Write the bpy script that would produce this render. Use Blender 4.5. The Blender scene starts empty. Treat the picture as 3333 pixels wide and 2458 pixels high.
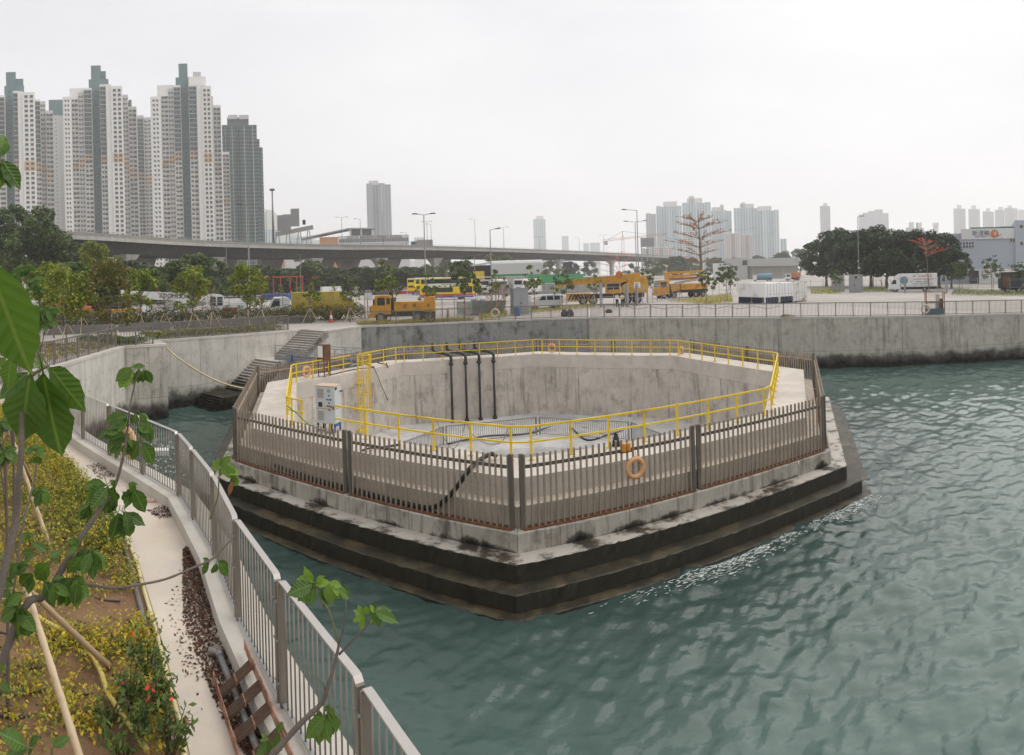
import bpy, bmesh, math, random
import numpy as np
from mathutils import Vector, Matrix
random.seed(7); RNG = np.random.default_rng(11)
sc = bpy.context.scene; COL = sc.collection
# ------------------------------------------------------------------ camera: the photograph is a stitched cylindrical panorama
W, H, F, Y0, RHO = 3333.0, 2458.0, 2038.2, 900.9, 0.02837
CZ = 9.1
cam = bpy.data.cameras.new('camera'); cam_ob = bpy.data.objects.new('camera', cam); COL.objects.link(cam_ob); sc.camera = cam_ob
cam_ob.matrix_world = Matrix.Translation((0, 0, CZ)) @ Matrix.Rotation(RHO, 4, 'Y') @ Matrix.Rotation(math.pi / 2, 4, 'X')
cam.type = 'PANO'; cam.panorama_type = 'CENTRAL_CYLINDRICAL'
cam.central_cylindrical_range_u_min = -W / 2 / F; cam.central_cylindrical_range_u_max = W / 2 / F
cam.central_cylindrical_range_v_min = -(H - Y0) / F; cam.central_cylindrical_range_v_max = Y0 / F
cam.central_cylindrical_radius = 1.0
cam.clip_start = 0.05; cam.clip_end = 20000
# ------------------------------------------------------------------ overcast sky, soft sun, exposure
SUN_EL, SUN_AZ = math.radians(48), math.radians(58)     # azimuth clockwise from +Y (view direction): to the right
world = bpy.data.worlds.new('World'); sc.world = world; world.use_nodes = True
wt = world.node_tree; wt.nodes.clear()
def wn(t): return wt.nodes.new(t)
wo = wn('ShaderNodeOutputWorld'); bg = wn('ShaderNodeBackground'); sky = wn('ShaderNodeTexSky')
sky.sky_type = 'NISHITA'; sky.sun_disc = False; sky.sun_elevation = SUN_EL; sky.sun_rotation = SUN_AZ
sky.dust_density = 4.0; sky.air_density = 1.2
hs = wn('ShaderNodeHueSaturation'); hs.inputs['Saturation'].default_value = 0.25
wt.links.new(sky.outputs[0], hs.inputs['Color'])
tc = wn('ShaderNodeTexCoord'); mp = wn('ShaderNodeMapping'); mp.inputs['Scale'].default_value = (1.0, 1.0, 2.6)
nz = wn('ShaderNodeTexNoise'); nz.inputs['Scale'].default_value = 1.6; nz.inputs['Detail'].default_value = 5; nz.inputs['Roughness'].default_value = 0.5
wt.links.new(tc.outputs['Generated'], mp.inputs['Vector']); wt.links.new(mp.outputs[0], nz.inputs['Vector'])
cr = wn('ShaderNodeValToRGB'); cr.color_ramp.elements[0].position = 0.3; cr.color_ramp.elements[1].position = 0.7
cr.color_ramp.elements[0].color = (6.1, 6.15, 6.5, 1); cr.color_ramp.elements[1].color = (7.9, 7.85, 7.95, 1)
wt.links.new(nz.outputs['Fac'], cr.inputs[0])
mx = wn('ShaderNodeMixRGB'); mx.inputs[0].default_value = 0.9
wt.links.new(hs.outputs[0], mx.inputs[1]); wt.links.new(cr.outputs[0], mx.inputs[2])
wt.links.new(mx.outputs[0], bg.inputs['Color']); bg.inputs['Strength'].default_value = 0.1
wt.links.new(bg.outputs[0], wo.inputs['Surface'])
sl = bpy.data.lights.new('sun', 'SUN'); sl.energy = 1.5; sl.angle = math.radians(62); sl.color = (1, 0.95, 0.88)
so = bpy.data.objects.new('sun', sl); COL.objects.link(so)
sdir = Vector((math.sin(SUN_AZ) * math.cos(SUN_EL), math.cos(SUN_AZ) * math.cos(SUN_EL), math.sin(SUN_EL)))
so.rotation_euler = sdir.to_track_quat('Z', 'Y').to_euler(); so.location = (60, 40, 120)
sc.view_settings.view_transform = 'Standard'; sc.view_settings.look = 'None'; sc.view_settings.gamma = 1.0
sc.view_settings.exposure = 0.37; sc.view_settings.use_curve_mapping = False
sc.cycles.use_denoising = True
sc.cycles.max_bounces = 7; sc.cycles.diffuse_bounces = 3; sc.cycles.glossy_bounces = 3; sc.cycles.transmission_bounces = 3
sc.cycles.volume_bounces = 4; sc.cycles.transparent_max_bounces = 6
sc.cycles.caustics_reflective = False; sc.cycles.caustics_refractive = False
# ------------------------------------------------------------------ pixels to places
def ray(px, py):
    th = (px - W / 2) / F; v = (Y0 - py) / F
    xc, yc = math.sin(th), math.cos(th); c, s = math.cos(RHO), math.sin(RHO)
    return (xc * c + v * s, yc, -xc * s + v * c)
def at_z(px, py, z):
    x, y, v = ray(px, py); t = (z - CZ) / v
    return Vector((x * t, y * t, z))
def at_d(px, py, d):
    x, y, v = ray(px, py); t = d / math.hypot(x, y)
    return Vector((x * t, y * t, CZ + v * t))
def gz(x, y=0):
    return CZ - float(np.interp(x, [-24, -15, 0, 7, 26.5, 43], [3.95, 4.05, 4.15, 4.2, 4.4, 4.7]))
def at_g(px, py, dz=0.0):
    z = 5.0
    for _ in range(6):
        p = at_z(px, py, z); z = gz(p.x) + dz
    return at_z(px, py, z)
def at_line(px, py, p, q):
    """point above the vertical plane through ground points p, q"""
    x, y, v = ray(px, py); ex, ey = q[0] - p[0], q[1] - p[1]
    det = x * (-ey) + ex * y
    t = (p[0] * (-ey) + ex * p[1]) / det
    return Vector((x * t, y * t, CZ + v * t))
def gxy(x, y, dz=0): return Vector((x, y, gz(x) + dz))
# ------------------------------------------------------------------ mesh builder
class MB:
    def __init__(s): s.v = []; s.f = []; s.m = []
    def add(s, vs, fs, m=0):
        b = len(s.v); s.v.extend([tuple(q) for q in vs]); s.f.extend([tuple(b + i for i in t) for t in fs]); s.m.extend([m] * len(fs)); return s
    def box(s, x0, x1, y0, y1, z0, z1, m=0):
        return s.add([(x0,y0,z0),(x1,y0,z0),(x1,y1,z0),(x0,y1,z0),(x0,y0,z1),(x1,y0,z1),(x1,y1,z1),(x0,y1,z1)],
                     [(0,3,2,1),(4,5,6,7),(0,1,5,4),(1,2,6,5),(2,3,7,6),(3,0,4,7)], m)
    def cbox(s, c, sx, sy, sz, rz=0.0, m=0):
        ca, sa = math.cos(rz), math.sin(rz); vs = []
        for dz in (-sz/2, sz/2):
            for dx, dy in ((-sx/2,-sy/2),(sx/2,-sy/2),(sx/2,sy/2),(-sx/2,sy/2)):
                vs.append((c[0]+dx*ca-dy*sa, c[1]+dx*sa+dy*ca, c[2]+dz))
        return s.add(vs, [(0,3,2,1),(4,5,6,7),(0,1,5,4),(1,2,6,5),(2,3,7,6),(3,0,4,7)], m)
    def beam(s, p, q, w, h=None, m=0, up=(0,0,1)):
        h = w if h is None else h; p, q = Vector(p), Vector(q); d = (q - p).normalized(); u = Vector(up)
        if abs(d.dot(u)) > 0.98: u = Vector((1, 0, 0))
        a = d.cross(u).normalized(); b = a.cross(d).normalized(); vs = []
        for c in (p, q):
            for i, j in ((-1,-1),(1,-1),(1,1),(-1,1)): vs.append(c + a*(i*w/2) + b*(j*h/2))
        return s.add(vs, [(0,3,2,1),(4,5,6,7),(0,1,5,4),(1,2,6,5),(2,3,7,6),(3,0,4,7)], m)
    def tube(s, pts, r, n=8, m=0, caps=True):
        pts = [Vector(p) for p in pts]; k = len(pts); rs = r if isinstance(r, (list, tuple)) else [r] * k
        vs = []; fs = []; ref = None
        for i, p in enumerate(pts):
            d = (pts[min(i+1,k-1)] - pts[max(i-1,0)]).normalized()
            if ref is None:
                ref = Vector((0,0,1)) if abs(d.z) < 0.9 else Vector((1,0,0))
            a = d.cross(ref)
            a = a.normalized() if a.length > 1e-5 else Vector((1,0,0)); b = d.cross(a).normalized(); ref = (a.cross(d)).normalized()
            for j in range(n):
                t = 2*math.pi*j/n; vs.append(p + a*(math.cos(t)*rs[i]) + b*(math.sin(t)*rs[i]))
        for i in range(k-1):
            for j in range(n): fs.append((i*n+j, i*n+(j+1)%n, (i+1)*n+(j+1)%n, (i+1)*n+j))
        if caps: fs.append(tuple(range(n-1,-1,-1))); fs.append(tuple((k-1)*n+j for j in range(n)))
        return s.add(vs, fs, m)
    def prism(s, poly, z0, z1, m=0):
        n = len(poly); zs0 = z0 if isinstance(z0, (list, tuple)) else [z0]*n; zs1 = z1 if isinstance(z1, (list, tuple)) else [z1]*n
        vs = [(p[0],p[1],zs0[i]) for i,p in enumerate(poly)] + [(p[0],p[1],zs1[i]) for i,p in enumerate(poly)]
        fs = [tuple(range(n-1,-1,-1)), tuple(range(n,2*n))] + [(i,(i+1)%n,n+(i+1)%n,n+i) for i in range(n)]
        return s.add(vs, fs, m)
    def yprism(s, prof, y0, y1, m=0):
        """profile in x,z extruded along y"""
        n = len(prof)
        vs = [(p[0],y0,p[1]) for p in prof] + [(p[0],y1,p[1]) for p in prof]
        fs = [tuple(range(n)), tuple(range(2*n-1,n-1,-1))] + [(i,n+i,n+(i+1)%n,(i+1)%n) for i in range(n)]
        return s.add(vs, fs, m)
    def lathe(s, prof, n=16, c=(0,0,0), m=0, axis='z'):
        vs = []; k = len(prof)
        for r, z in prof:
            for j in range(n):
                t = 2*math.pi*j/n; a, b = r*math.cos(t), r*math.sin(t)
                vs.append((c[0]+a, c[1]+b, c[2]+z) if axis=='z' else ((c[0]+a, c[1]+z, c[2]+b) if axis=='y' else (c[0]+z, c[1]+a, c[2]+b)))
        fs = [(i*n+j, i*n+(j+1)%n, (i+1)*n+(j+1)%n, (i+1)*n+j) for i in range(k-1) for j in range(n)]
        return s.add(vs, fs, m)
    def torus(s, c, R, r, n=28, k=10, ax=(0,1,0), m=0):
        ax = Vector(ax).normalized(); u = ax.orthogonal().normalized(); w = ax.cross(u); c = Vector(c); vs = []
        for i in range(n):
            t = 2*math.pi*i/n; d = u*math.cos(t) + w*math.sin(t)
            for j in range(k):
                q = 2*math.pi*j/k; vs.append(c + d*(R + r*math.cos(q)) + ax*(r*math.sin(q)))
        return s.add(vs, [(i*k+j, ((i+1)%n)*k+j, ((i+1)%n)*k+(j+1)%k, i*k+(j+1)%k) for i in range(n) for j in range(k)], m)
    def np(s, V, Fa, m=0):
        b = len(s.v); s.v.extend(map(tuple, V.tolist())); s.f.extend(map(tuple, (Fa + b).tolist())); s.m.extend([m]*len(Fa) if np.isscalar(m) else list(m)); return s
    def mesh(s, name, mats, smooth=False):
        me = bpy.data.meshes.new(name); me.from_pydata(s.v, [], s.f)
        for mm in (mats if isinstance(mats, (list, tuple)) else [mats]): me.materials.append(mm)
        if len(me.materials) > 1: me.polygons.foreach_set('material_index', s.m)
        if smooth: me.polygons.foreach_set('use_smooth', [True]*len(me.polygons))
        me.update(); return me
    def build(s, name, mats, parent=None, smooth=False, bevel=0):
        me = s.mesh(name, mats, smooth); o = bpy.data.objects.new(name, me); COL.objects.link(o)
        if parent is not None: o.parent = parent
        if bevel:
            b = o.modifiers.new('b', 'BEVEL'); b.width = bevel; b.segments = 2; b.limit_method = 'ANGLE'
        return o
def tag(o, label=None, cat=None, group=None, kind=None):
    if label: o['label'] = label
    if cat: o['category'] = cat
    if group: o['group'] = group
    if kind: o['kind'] = kind
    return o
def thing(name, label, cat, loc=(0,0,0), rz=0.0, group=None):
    o = bpy.data.objects.new(name, None); COL.objects.link(o); o.location = loc; o.rotation_euler = (0,0,rz); o.empty_display_size = 0.3
    return tag(o, label, cat, group)
def inst(name, mesh, parent=None, loc=(0,0,0), rot=(0,0,0), scale=(1,1,1)):
    o = bpy.data.objects.new(name, mesh); COL.objects.link(o); o.location = loc; o.rotation_euler = rot; o.scale = scale
    if parent is not None: o.parent = parent
    return o
def dup(root, loc=None, rz=None, label=None, scale=None):
    def cp(o, par):
        c = o.copy(); COL.objects.link(c); c.parent = par
        for ch in o.children: cp(ch, c)
        return c
    r = cp(root, None)
    if loc is not None: r.location = loc
    if rz is not None: r.rotation_euler = (0,0,rz)
    if scale is not None: r.scale = (scale,)*3
    if label: r['label'] = label
    return r
# ------------------------------------------------------------------ procedural materials
def newmat(name):
    m = bpy.data.materials.new(name); m.use_nodes = True; nt = m.node_tree; nt.nodes.clear()
    o = nt.nodes.new('ShaderNodeOutputMaterial'); b = nt.nodes.new('ShaderNodeBsdfPrincipled'); nt.links.new(b.outputs[0], o.inputs[0])
    return m, nt, b
def rgba(c, k=1.0): return (c[0]*k, c[1]*k, c[2]*k, 1)
def noise(nt, coord, scale, detail=4, rough=0.55, mapscale=None):
    n = nt.nodes.new('ShaderNodeTexNoise'); n.inputs['Scale'].default_value = scale; n.inputs['Detail'].default_value = detail; n.inputs['Roughness'].default_value = rough
    src = coord
    if mapscale:
        mp = nt.nodes.new('ShaderNodeMapping'); mp.inputs['Scale'].default_value = mapscale; nt.links.new(coord, mp.inputs['Vector']); src = mp.outputs[0]
    nt.links.new(src, n.inputs['Vector']); return n.outputs['Fac']
def ramp(nt, fac, stops):
    r = nt.nodes.new('ShaderNodeValToRGB'); e = r.color_ramp.elements
    while len(e) < len(stops): e.new(0.5)
    for i, (p, c) in enumerate(stops):
        e[i].position = p; e[i].color = c if len(c) == 4 else (*c, 1)
    nt.links.new(fac, r.inputs[0]); return r.outputs[0]
def mixc(nt, fac, a, b, mode='MIX'):
    m = nt.nodes.new('ShaderNodeMixRGB'); m.blend_type = mode
    for i, x in ((0, fac), (1, a), (2, b)):
        if hasattr(x, 'is_linked'): nt.links.new(x, m.inputs[i])
        else: m.inputs[i].default_value = x
    return m.outputs[0]
def mth(nt, op, a, b=None):
    m = nt.nodes.new('ShaderNodeMath'); m.operation = op
    for i, x in ((0, a), (1, b)):
        if x is None: continue
        if hasattr(x, 'is_linked'): nt.links.new(x, m.inputs[i])
        else: m.inputs[i].default_value = x
    return m.outputs[0]
def bump(nt, b, fac, strength, dist=0.02):
    n = nt.nodes.new('ShaderNodeBump'); n.inputs['Strength'].default_value = strength; n.inputs['Distance'].default_value = dist
    nt.links.new(fac, n.inputs['Height']); nt.links.new(n.outputs[0], b.inputs['Normal'])
def coords(nt, which='Object'):
    if which == 'World':
        g = nt.nodes.new('ShaderNodeNewGeometry'); return g.outputs['Position']
    t = nt.nodes.new('ShaderNodeTexCoord'); return t.outputs[which]
def pm(name, col, rough=0.6, metal=0.0, var=0.18, scale=3.0, bmp=0.0, dirt=None, dirtamt=0.5, spec=0.5, world=False):
    m, nt, b = newmat(name); co = coords(nt, 'World' if world else 'Object')
    n1 = noise(nt, co, scale, 5)
    c = mixc(nt, n1, rgba(col, 1-var), rgba(col, 1+var))
    if dirt:
        n2 = noise(nt, co, scale*0.7, 6, 0.65)
        c = mixc(nt, ramp(nt, n2, [(0.5-0.12*dirtamt, (0,0,0)), (0.72-0.12*dirtamt, (1,1,1))]), c, rgba(dirt))
    nt.links.new(c, b.inputs['Base Color']); b.inputs['Roughness'].default_value = rough; b.inputs['Metallic'].default_value = metal
    b.inputs['Specular IOR Level'].default_value = spec
    if bmp: bump(nt, b, noise(nt, co, scale*6, 4), bmp)
    return m
def concrete(name, col, dark, streak=0.5, tide=None, scale=0.6, blotch=0.5, warm=(0.36,0.27,0.19), bmp=0.25, green=False, lines=True, dens=1.0):
    """cast concrete: cloudy tone, run-off streaks, formwork grain; tide = (z0, z1): black algae band up to that height"""
    m, nt, b = newmat(name); P = coords(nt, 'World')
    n1 = noise(nt, P, scale, 8, 0.6); c = mixc(nt, ramp(nt, n1, [(0.3,(0,0,0)),(0.7,(1,1,1))]), rgba(col, 0.84), rgba(col, 1.12))
    n2 = noise(nt, P, scale*2.2, 7, 0.7, (1, 1, 0.8))
    c = mixc(nt, mth(nt, 'MULTIPLY', ramp(nt, n2, [(0.5,(0,0,0)),(0.68,(1,1,1))]), blotch), c, rgba(dark))
    n3 = noise(nt, P, 2.4, 6, 0.7, (1, 1, 0.07))
    c = mixc(nt, mth(nt, 'MULTIPLY', ramp(nt, n3, [(0.52,(0,0,0)),(0.7,(1,1,1))]), streak), c, rgba(dark, 0.9))
    n4 = noise(nt, P, 1.1, 4, 0.6)
    c = mixc(nt, mth(nt, 'MULTIPLY', ramp(nt, n4, [(0.55,(0,0,0)),(0.75,(1,1,1))]), 0.3), c, rgba(warm))
    n5 = noise(nt, P, 28, 3, 0.6); c = mixc(nt, mth(nt, 'MULTIPLY', n5, 0.16), c, rgba(dark, 0.7))
    if tide:
        sp = nt.nodes.new('ShaderNodeSeparateXYZ'); nt.links.new(P, sp.inputs[0])
        wob = mth(nt, 'MULTIPLY', mth(nt, 'SUBTRACT', noise(nt, P, 0.9, 7, 0.6, (1,1,0.9)), 0.5), tide[1]*1.1)
        z = mth(nt, 'ADD', sp.outputs[2], wob)
        t = ramp(nt, mth(nt, 'DIVIDE', mth(nt, 'SUBTRACT', z, tide[0]), tide[1]-tide[0]), [(0,(1,1,1)),(0.55,(0.8,0.8,0.8)),(1.0,(0,0,0))])
        alg = mixc(nt, ramp(nt, noise(nt, P, 2.6, 6, 0.65), [(0.38,(0,0,0)),(0.66,(1,1,1))]), (0.009,0.008,0.007,1), (0.05,0.042,0.020,1) if green else (0.04,0.033,0.025,1))
        c = mixc(nt, t, c, alg)
    nt.links.new(c, b.inputs['Base Color']); b.inputs['Roughness'].default_value = 0.85; b.inputs['Specular IOR Level'].default_value = 0.25
    bump(nt, b, mixc(nt, 0.5, noise(nt, P, 9, 6, 0.7), noise(nt, P, 45, 3)), bmp, 0.03)
    return m
def step_mat(name):
    m, nt, b = newmat(name); P = coords(nt,'World'); g = nt.nodes.new('ShaderNodeNewGeometry'); sn = nt.nodes.new('ShaderNodeSeparateXYZ'); nt.links.new(g.outputs['Normal'], sn.inputs[0])
    sz = nt.nodes.new('ShaderNodeSeparateXYZ'); nt.links.new(P, sz.inputs[0])
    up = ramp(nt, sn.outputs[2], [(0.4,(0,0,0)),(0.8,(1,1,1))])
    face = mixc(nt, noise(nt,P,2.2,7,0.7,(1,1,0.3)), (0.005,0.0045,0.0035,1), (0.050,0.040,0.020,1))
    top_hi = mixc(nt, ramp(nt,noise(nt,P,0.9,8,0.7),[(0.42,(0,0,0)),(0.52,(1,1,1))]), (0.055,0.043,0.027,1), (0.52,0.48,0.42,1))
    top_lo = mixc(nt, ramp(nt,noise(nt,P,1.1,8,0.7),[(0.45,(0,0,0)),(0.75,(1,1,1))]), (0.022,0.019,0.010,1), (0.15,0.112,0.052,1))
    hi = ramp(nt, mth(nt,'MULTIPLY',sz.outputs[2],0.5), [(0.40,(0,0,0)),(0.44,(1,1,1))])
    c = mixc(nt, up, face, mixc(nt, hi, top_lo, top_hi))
    nt.links.new(c, b.inputs['Base Color']); b.inputs['Roughness'].default_value = 0.45; bump(nt,b,mixc(nt,0.5,noise(nt,P,9,6,0.7),noise(nt,P,40,3)),0.8,0.05)
    return m
def glassmat(name, col=(0.02,0.03,0.035), rough=0.08):
    m, nt, b = newmat(name); c = mixc(nt, noise(nt, coords(nt), 1.2), rgba(col, 0.6), rgba(col, 1.5))
    nt.links.new(c, b.inputs['Base Color']); b.inputs['Roughness'].default_value = rough; b.inputs['Specular IOR Level'].default_value = 0.8
    return m
def leafmat(name, col, var=0.35, rough=0.5, trans=0.25):
    m, nt, b = newmat(name)
    g = nt.nodes.new('ShaderNodeNewGeometry'); oi = nt.nodes.new('ShaderNodeObjectInfo')
    r = mth(nt, 'FRACT', mth(nt, 'ADD', g.outputs['Random Per Island'], oi.outputs['Random']))
    c = mixc(nt, r, rgba(col, 1-var), (col[0]*(1+var)*1.15, col[1]*(1+var), col[2]*(1+var)*0.9, 1))
    nt.links.new(c, b.inputs['Base Color']); b.inputs['Roughness'].default_value = rough; b.inputs['Specular IOR Level'].default_value = 0.35
    if trans:
        t = nt.nodes.new('ShaderNodeBsdfTranslucent'); nt.links.new(mixc(nt, 1.0, c, (1.0,1.15,0.5,1), 'MULTIPLY'), t.inputs['Color'])
        a = nt.nodes.new('ShaderNodeMixShader'); a.inputs[0].default_value = trans
        o = nt.nodes['Material Output']; nt.links.new(b.outputs[0], a.inputs[1]); nt.links.new(t.outputs[0], a.inputs[2]); nt.links.new(a.outputs[0], o.inputs[0])
    return m
M = {}
M['conc_pit'] = concrete('conc_pit', (0.63,0.575,0.505), (0.18,0.16,0.14), streak=0.85, blotch=0.55)
M['conc_deck'] = concrete('conc_deck', (0.62,0.565,0.50), (0.40,0.35,0.30), streak=0.05, blotch=0.35, bmp=0.15)
M['conc_side'] = concrete('conc_side', (0.60,0.53,0.44), (0.23,0.195,0.155), streak=0.6, blotch=0.4)
M['conc_kerb'] = concrete('conc_kerb', (0.50,0.465,0.40), (0.065,0.055,0.045), streak=0.85, blotch=0.6, tide=(0.98,1.22))
M['conc_tide'] = step_mat('conc_tide')
M['conc_wall'] = concrete('conc_wall', (0.62,0.59,0.53), (0.27,0.265,0.25), streak=0.5, blotch=0.4, tide=(0.55,1.5))
M['conc_wall_grey'] = concrete('conc_wall_grey', (0.57,0.53,0.46), (0.22,0.20,0.175), streak=0.8, blotch=0.6, tide=(0.3,1.35))
M['conc_wall_dark'] = concrete('conc_wall_dark', (0.36,0.355,0.335), (0.075,0.075,0.075), streak=0.4, blotch=0.95, tide=(0.5,1.5), scale=0.38)
M['conc_cap'] = concrete('conc_cap', (0.60,0.565,0.51), (0.42,0.39,0.35), streak=0.0, blotch=0.4)
M['conc_path'] = concrete('conc_path', (0.67,0.585,0.485), (0.55,0.51,0.46), streak=0.0, blotch=0.8, warm=(0.66,0.42,0.23), bmp=0.12)
M['conc_curb'] = concrete('conc_curb', (0.56,0.53,0.475), (0.42,0.35,0.25), streak=0.1, blotch=0.35)
M['conc_road'] = concrete('conc_road', (0.44,0.405,0.37), (0.33,0.30,0.275), streak=0.0, blotch=0.5, scale=0.12, bmp=0.1)
M['conc_viaduct'] = concrete('conc_viaduct', (0.30,0.285,0.26), (0.13,0.125,0.115), streak=0.5, blotch=0.4, scale=0.15)
M['conc_vlight'] = concrete('conc_vlight', (0.44,0.43,0.41), (0.26,0.25,0.24), streak=0.4, blotch=0.3, scale=0.2)
M['yellow'] = pm('yellow_paint', (0.78,0.55,0.012), 0.45, 0, 0.10, 2.0, dirt=(0.35,0.22,0.03), dirtamt=-0.4)
M['fence'] = pm('bronze_steel', (0.37,0.305,0.24), 0.45, 0.15, 0.2, 2.5, dirt=(0.19,0.145,0.11), dirtamt=0.2)
M['fence_dark'] = pm('dark_bronze_steel', (0.165,0.14,0.115), 0.45, 0.25, 0.2, 3)
M['rust'] = pm('rust', (0.18,0.07,0.028), 0.9, 0, 0.45, 7, 0.3, dirt=(0.07,0.035,0.02), dirtamt=0.5)
M['steel'] = pm('stainless', (0.235,0.205,0.175), 0.42, 0.35, 0.18, 4); M['steel_top'] = pm('handrail_steel', (0.50,0.47,0.44), 0.38, 0.4, 0.1, 4)
M['steel_grey'] = pm('galvanised', (0.33,0.33,0.33), 0.5, 0.5, 0.15, 4)
M['black'] = pm('black_rubber', (0.018,0.018,0.019), 0.55, 0, 0.3, 5)
M['orange'] = pm('buoy_orange', (0.78,0.40,0.17), 0.6, 0, 0.12, 3, dirt=(0.55,0.30,0.16), dirtamt=0.2)
M['buoy_tape'] = pm('buoy_tape', (0.55,0.54,0.50), 0.5)
M['white'] = pm('white_paint', (0.74,0.74,0.71), 0.5, 0, 0.07, 1.2, dirt=(0.45,0.40,0.34), dirtamt=-0.3)
M['glass'] = glassmat('dark_glass')
# ------------------------------------------------------------------ lines of the basin edge
OC = Vector((0.983, 35.05)); PHI = 0.724181
def ov(k, R, z=0.0):
    a = PHI - k*math.pi/4
    return Vector((OC.x - R*math.cos(a), OC.y - R*math.sin(a), z))
def lerp(a, b, t): return a + (b - a)*t
SW = Vector((0.48, 0.877)); SN = Vector((0.877, -0.48)); S0 = Vector((-24.6, 38.8))      # stair wall: direction, outward normal, origin
def sp(s, o=0.0, z=0.0): p = S0 + SW*s + SN*o; return Vector((p.x, p.y, z))
def cg(p): return Vector((p[0], p[1], gz(p[0])))
right_c = [cg(p) for p in ((118,-14),(78,17.5),(43.3,40.9),(26.6,50.2),(7.4,61.3),(1.9,60.9),(-4.5,58.9),(-13.6,54.9))]
left_c = [sp(14.0,2.8), sp(14.0,0), sp(0.0,0)]
left_c = [cg(p) for p in left_c]
bast = [cg(p) for p in ((-22.6,36.6),(-24.4,34.1),(-21.6,24.3),(-20.6,18.4))]
ZC = 5.3; ZP = 5.08                                                          # near kerb top and path
near_px = [(270.5,1429),(357.6,1481.7),(465,1543),(583.5,1614),(630,1688.6),(699,1810),(775,2013),(918.6,2293.8)]
near_b = [at_z(x, y, ZC) for x, y in near_px]
near_b = [Vector((-5.72-1.43*3-1.42*k, 9.76+0.83*3+0.83*k, ZC)) for k in range(6,0,-1)] + near_b
near_b.append(Vector((-1.06,4.04,ZC))); near_b.append(Vector((-0.12,2.78,ZC))); near_b.append(Vector((0.8,1.5,ZC)))
edge = right_c + left_c + bast + [Vector((-20.2,18.3,ZC))] + [p.copy() for p in near_b[:6]]
def offs(pts, o):
    out = []
    for i, p in enumerate(pts):
        d = (pts[min(i+1,len(pts)-1)] - pts[max(i-1,0)]); n = Vector((-d.y, d.x, 0)).normalized(); out.append(p + n*o)
    return out
near_w = offs(near_b, 0.33)         # water-side face of the near kerb
near_i = offs(near_b, -0.22)        # path-side face
# ------------------------------------------------------------------ ground sheet round the basin
CEN = Vector((0, 30))
outer_edge = [p.copy() for p in right_c] + [p.copy() for p in left_c] + [p.copy() for p in bast] + [Vector((p.x,p.y,ZP)) for p in near_i] + [Vector((6,-6,ZP)), Vector((60,-70,4.4))]
mb = MB(); rings = []
for p in outer_edge:
    d = (Vector((p.x,p.y)) - CEN); L = d.length; d.normalize(); row = [(p.x,p.y,p.z-0.004)]
    for e in (14, 60, 240, 1000, 4300):
        q = CEN + d*(L+e); row.append((q.x,q.y,gz(q.x)-0.004 if p.y > 14 else p.z-0.004))
    rings.append(row)
n = len(rings[0])
for i in range(len(rings)-1):
    for j in range(n-1):
        a, b, c, d = rings[i][j], rings[i+1][j], rings[i+1][j+1], rings[i][j+1]
        mb.add([a,b,c,d], [(0,1,2,3)])
ground = tag(mb.build('ground', M['conc_road']), kind='structure')
# ------------------------------------------------------------------ sea
def inoct(x, y, R):
    ap = R*math.cos(math.pi/8); ok = np.ones_like(x, bool)
    for k in range(8):
        a = ov(k, 1.0); b = ov((k+1) % 8, 1.0); n_ = ((a+b)/2).xy - OC; n_.normalize()
        ok &= ((x-OC.x)*n_.x + (y-OC.y)*n_.y) < ap
    return ok
def wave(x, y):
    z = np.zeros_like(x); r = np.random.default_rng(3)
    for lam, amp, n_, spread in ((6.0,0.030,6,0.8),(2.4,0.024,16,1.3),(1.15,0.020,30,1.6),(0.62,0.0135,34,1.9),(0.36,0.0055,16,2.2)):
        for _ in range(n_):
            a = -0.95 + r.normal()*spread*0.5; l = lam*r.uniform(0.7,1.35); k = 2*math.pi/l; ph = r.uniform(0, 6.28)
            env = 0.6 + 0.5*np.sin(0.11*(x*math.cos(ph)+y*math.sin(ph))+ph*3)
            s = np.sin(k*(x*math.cos(a)+y*math.sin(a))+ph + 0.6*np.sin(0.35*x*math.sin(ph)+0.3*y+ph)); z += amp*env/math.sqrt(n_)*1.5*s
    # rings reflected from the octagon front, seen as arcs in the photograph
    d = np.hypot(x-OC.x, y-OC.y); z += 0.007*np.sin(2*math.pi*d/0.95)*np.exp(-((d-23)/5.0)**2)*(y < 24)*np.clip((6-x)/6+0.2,0,1)
    return z
def grid(x0, x1, y0, y1, nx, ny, warp=None):
    xs = np.linspace(x0, x1, nx); ys = np.linspace(0, 1, ny)**1.6*(y1-y0)+y0; X, Y = np.meshgrid(xs, ys)
    return X, Y
th_ = np.linspace(-1.02, 1.25, 820); rr_ = np.geomspace(1.6, 84, 620); TH, RR = np.meshgrid(th_, rr_); X, Y = RR*np.sin(TH), RR*np.cos(TH)   # finer near the viewer, coarser far away
Z = wave(X, Y); V = np.stack([X.ravel(), Y.ravel(), Z.ravel()], 1)
ny, nx = X.shape; idx = np.arange(nx*ny).reshape(ny, nx)
Fq = np.stack([idx[:-1,:-1], idx[:-1,1:], idx[1:,1:], idx[1:,:-1]], -1).reshape(-1, 4)
cx = V[Fq].mean(1); keep = ~inoct(cx[:,0], cx[:,1], 17.9)
Fq = Fq[keep]
m, nt, b = newmat('sea_water'); P = coords(nt, 'World')
b.inputs['Base Color'].default_value = (0.022,0.078,0.066,1); b.inputs['Roughness'].default_value = 0.06; b.inputs['IOR'].default_value = 1.33
c = mixc(nt, noise(nt, P, 0.10, 4), (0.054,0.098,0.085,1), (0.094,0.150,0.132,1))
vd = nt.nodes.new('ShaderNodeVectorMath'); vd.operation = 'DISTANCE'; nt.links.new(P, vd.inputs[0]); vd.inputs[1].default_value = (OC.x, OC.y, 0)
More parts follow.
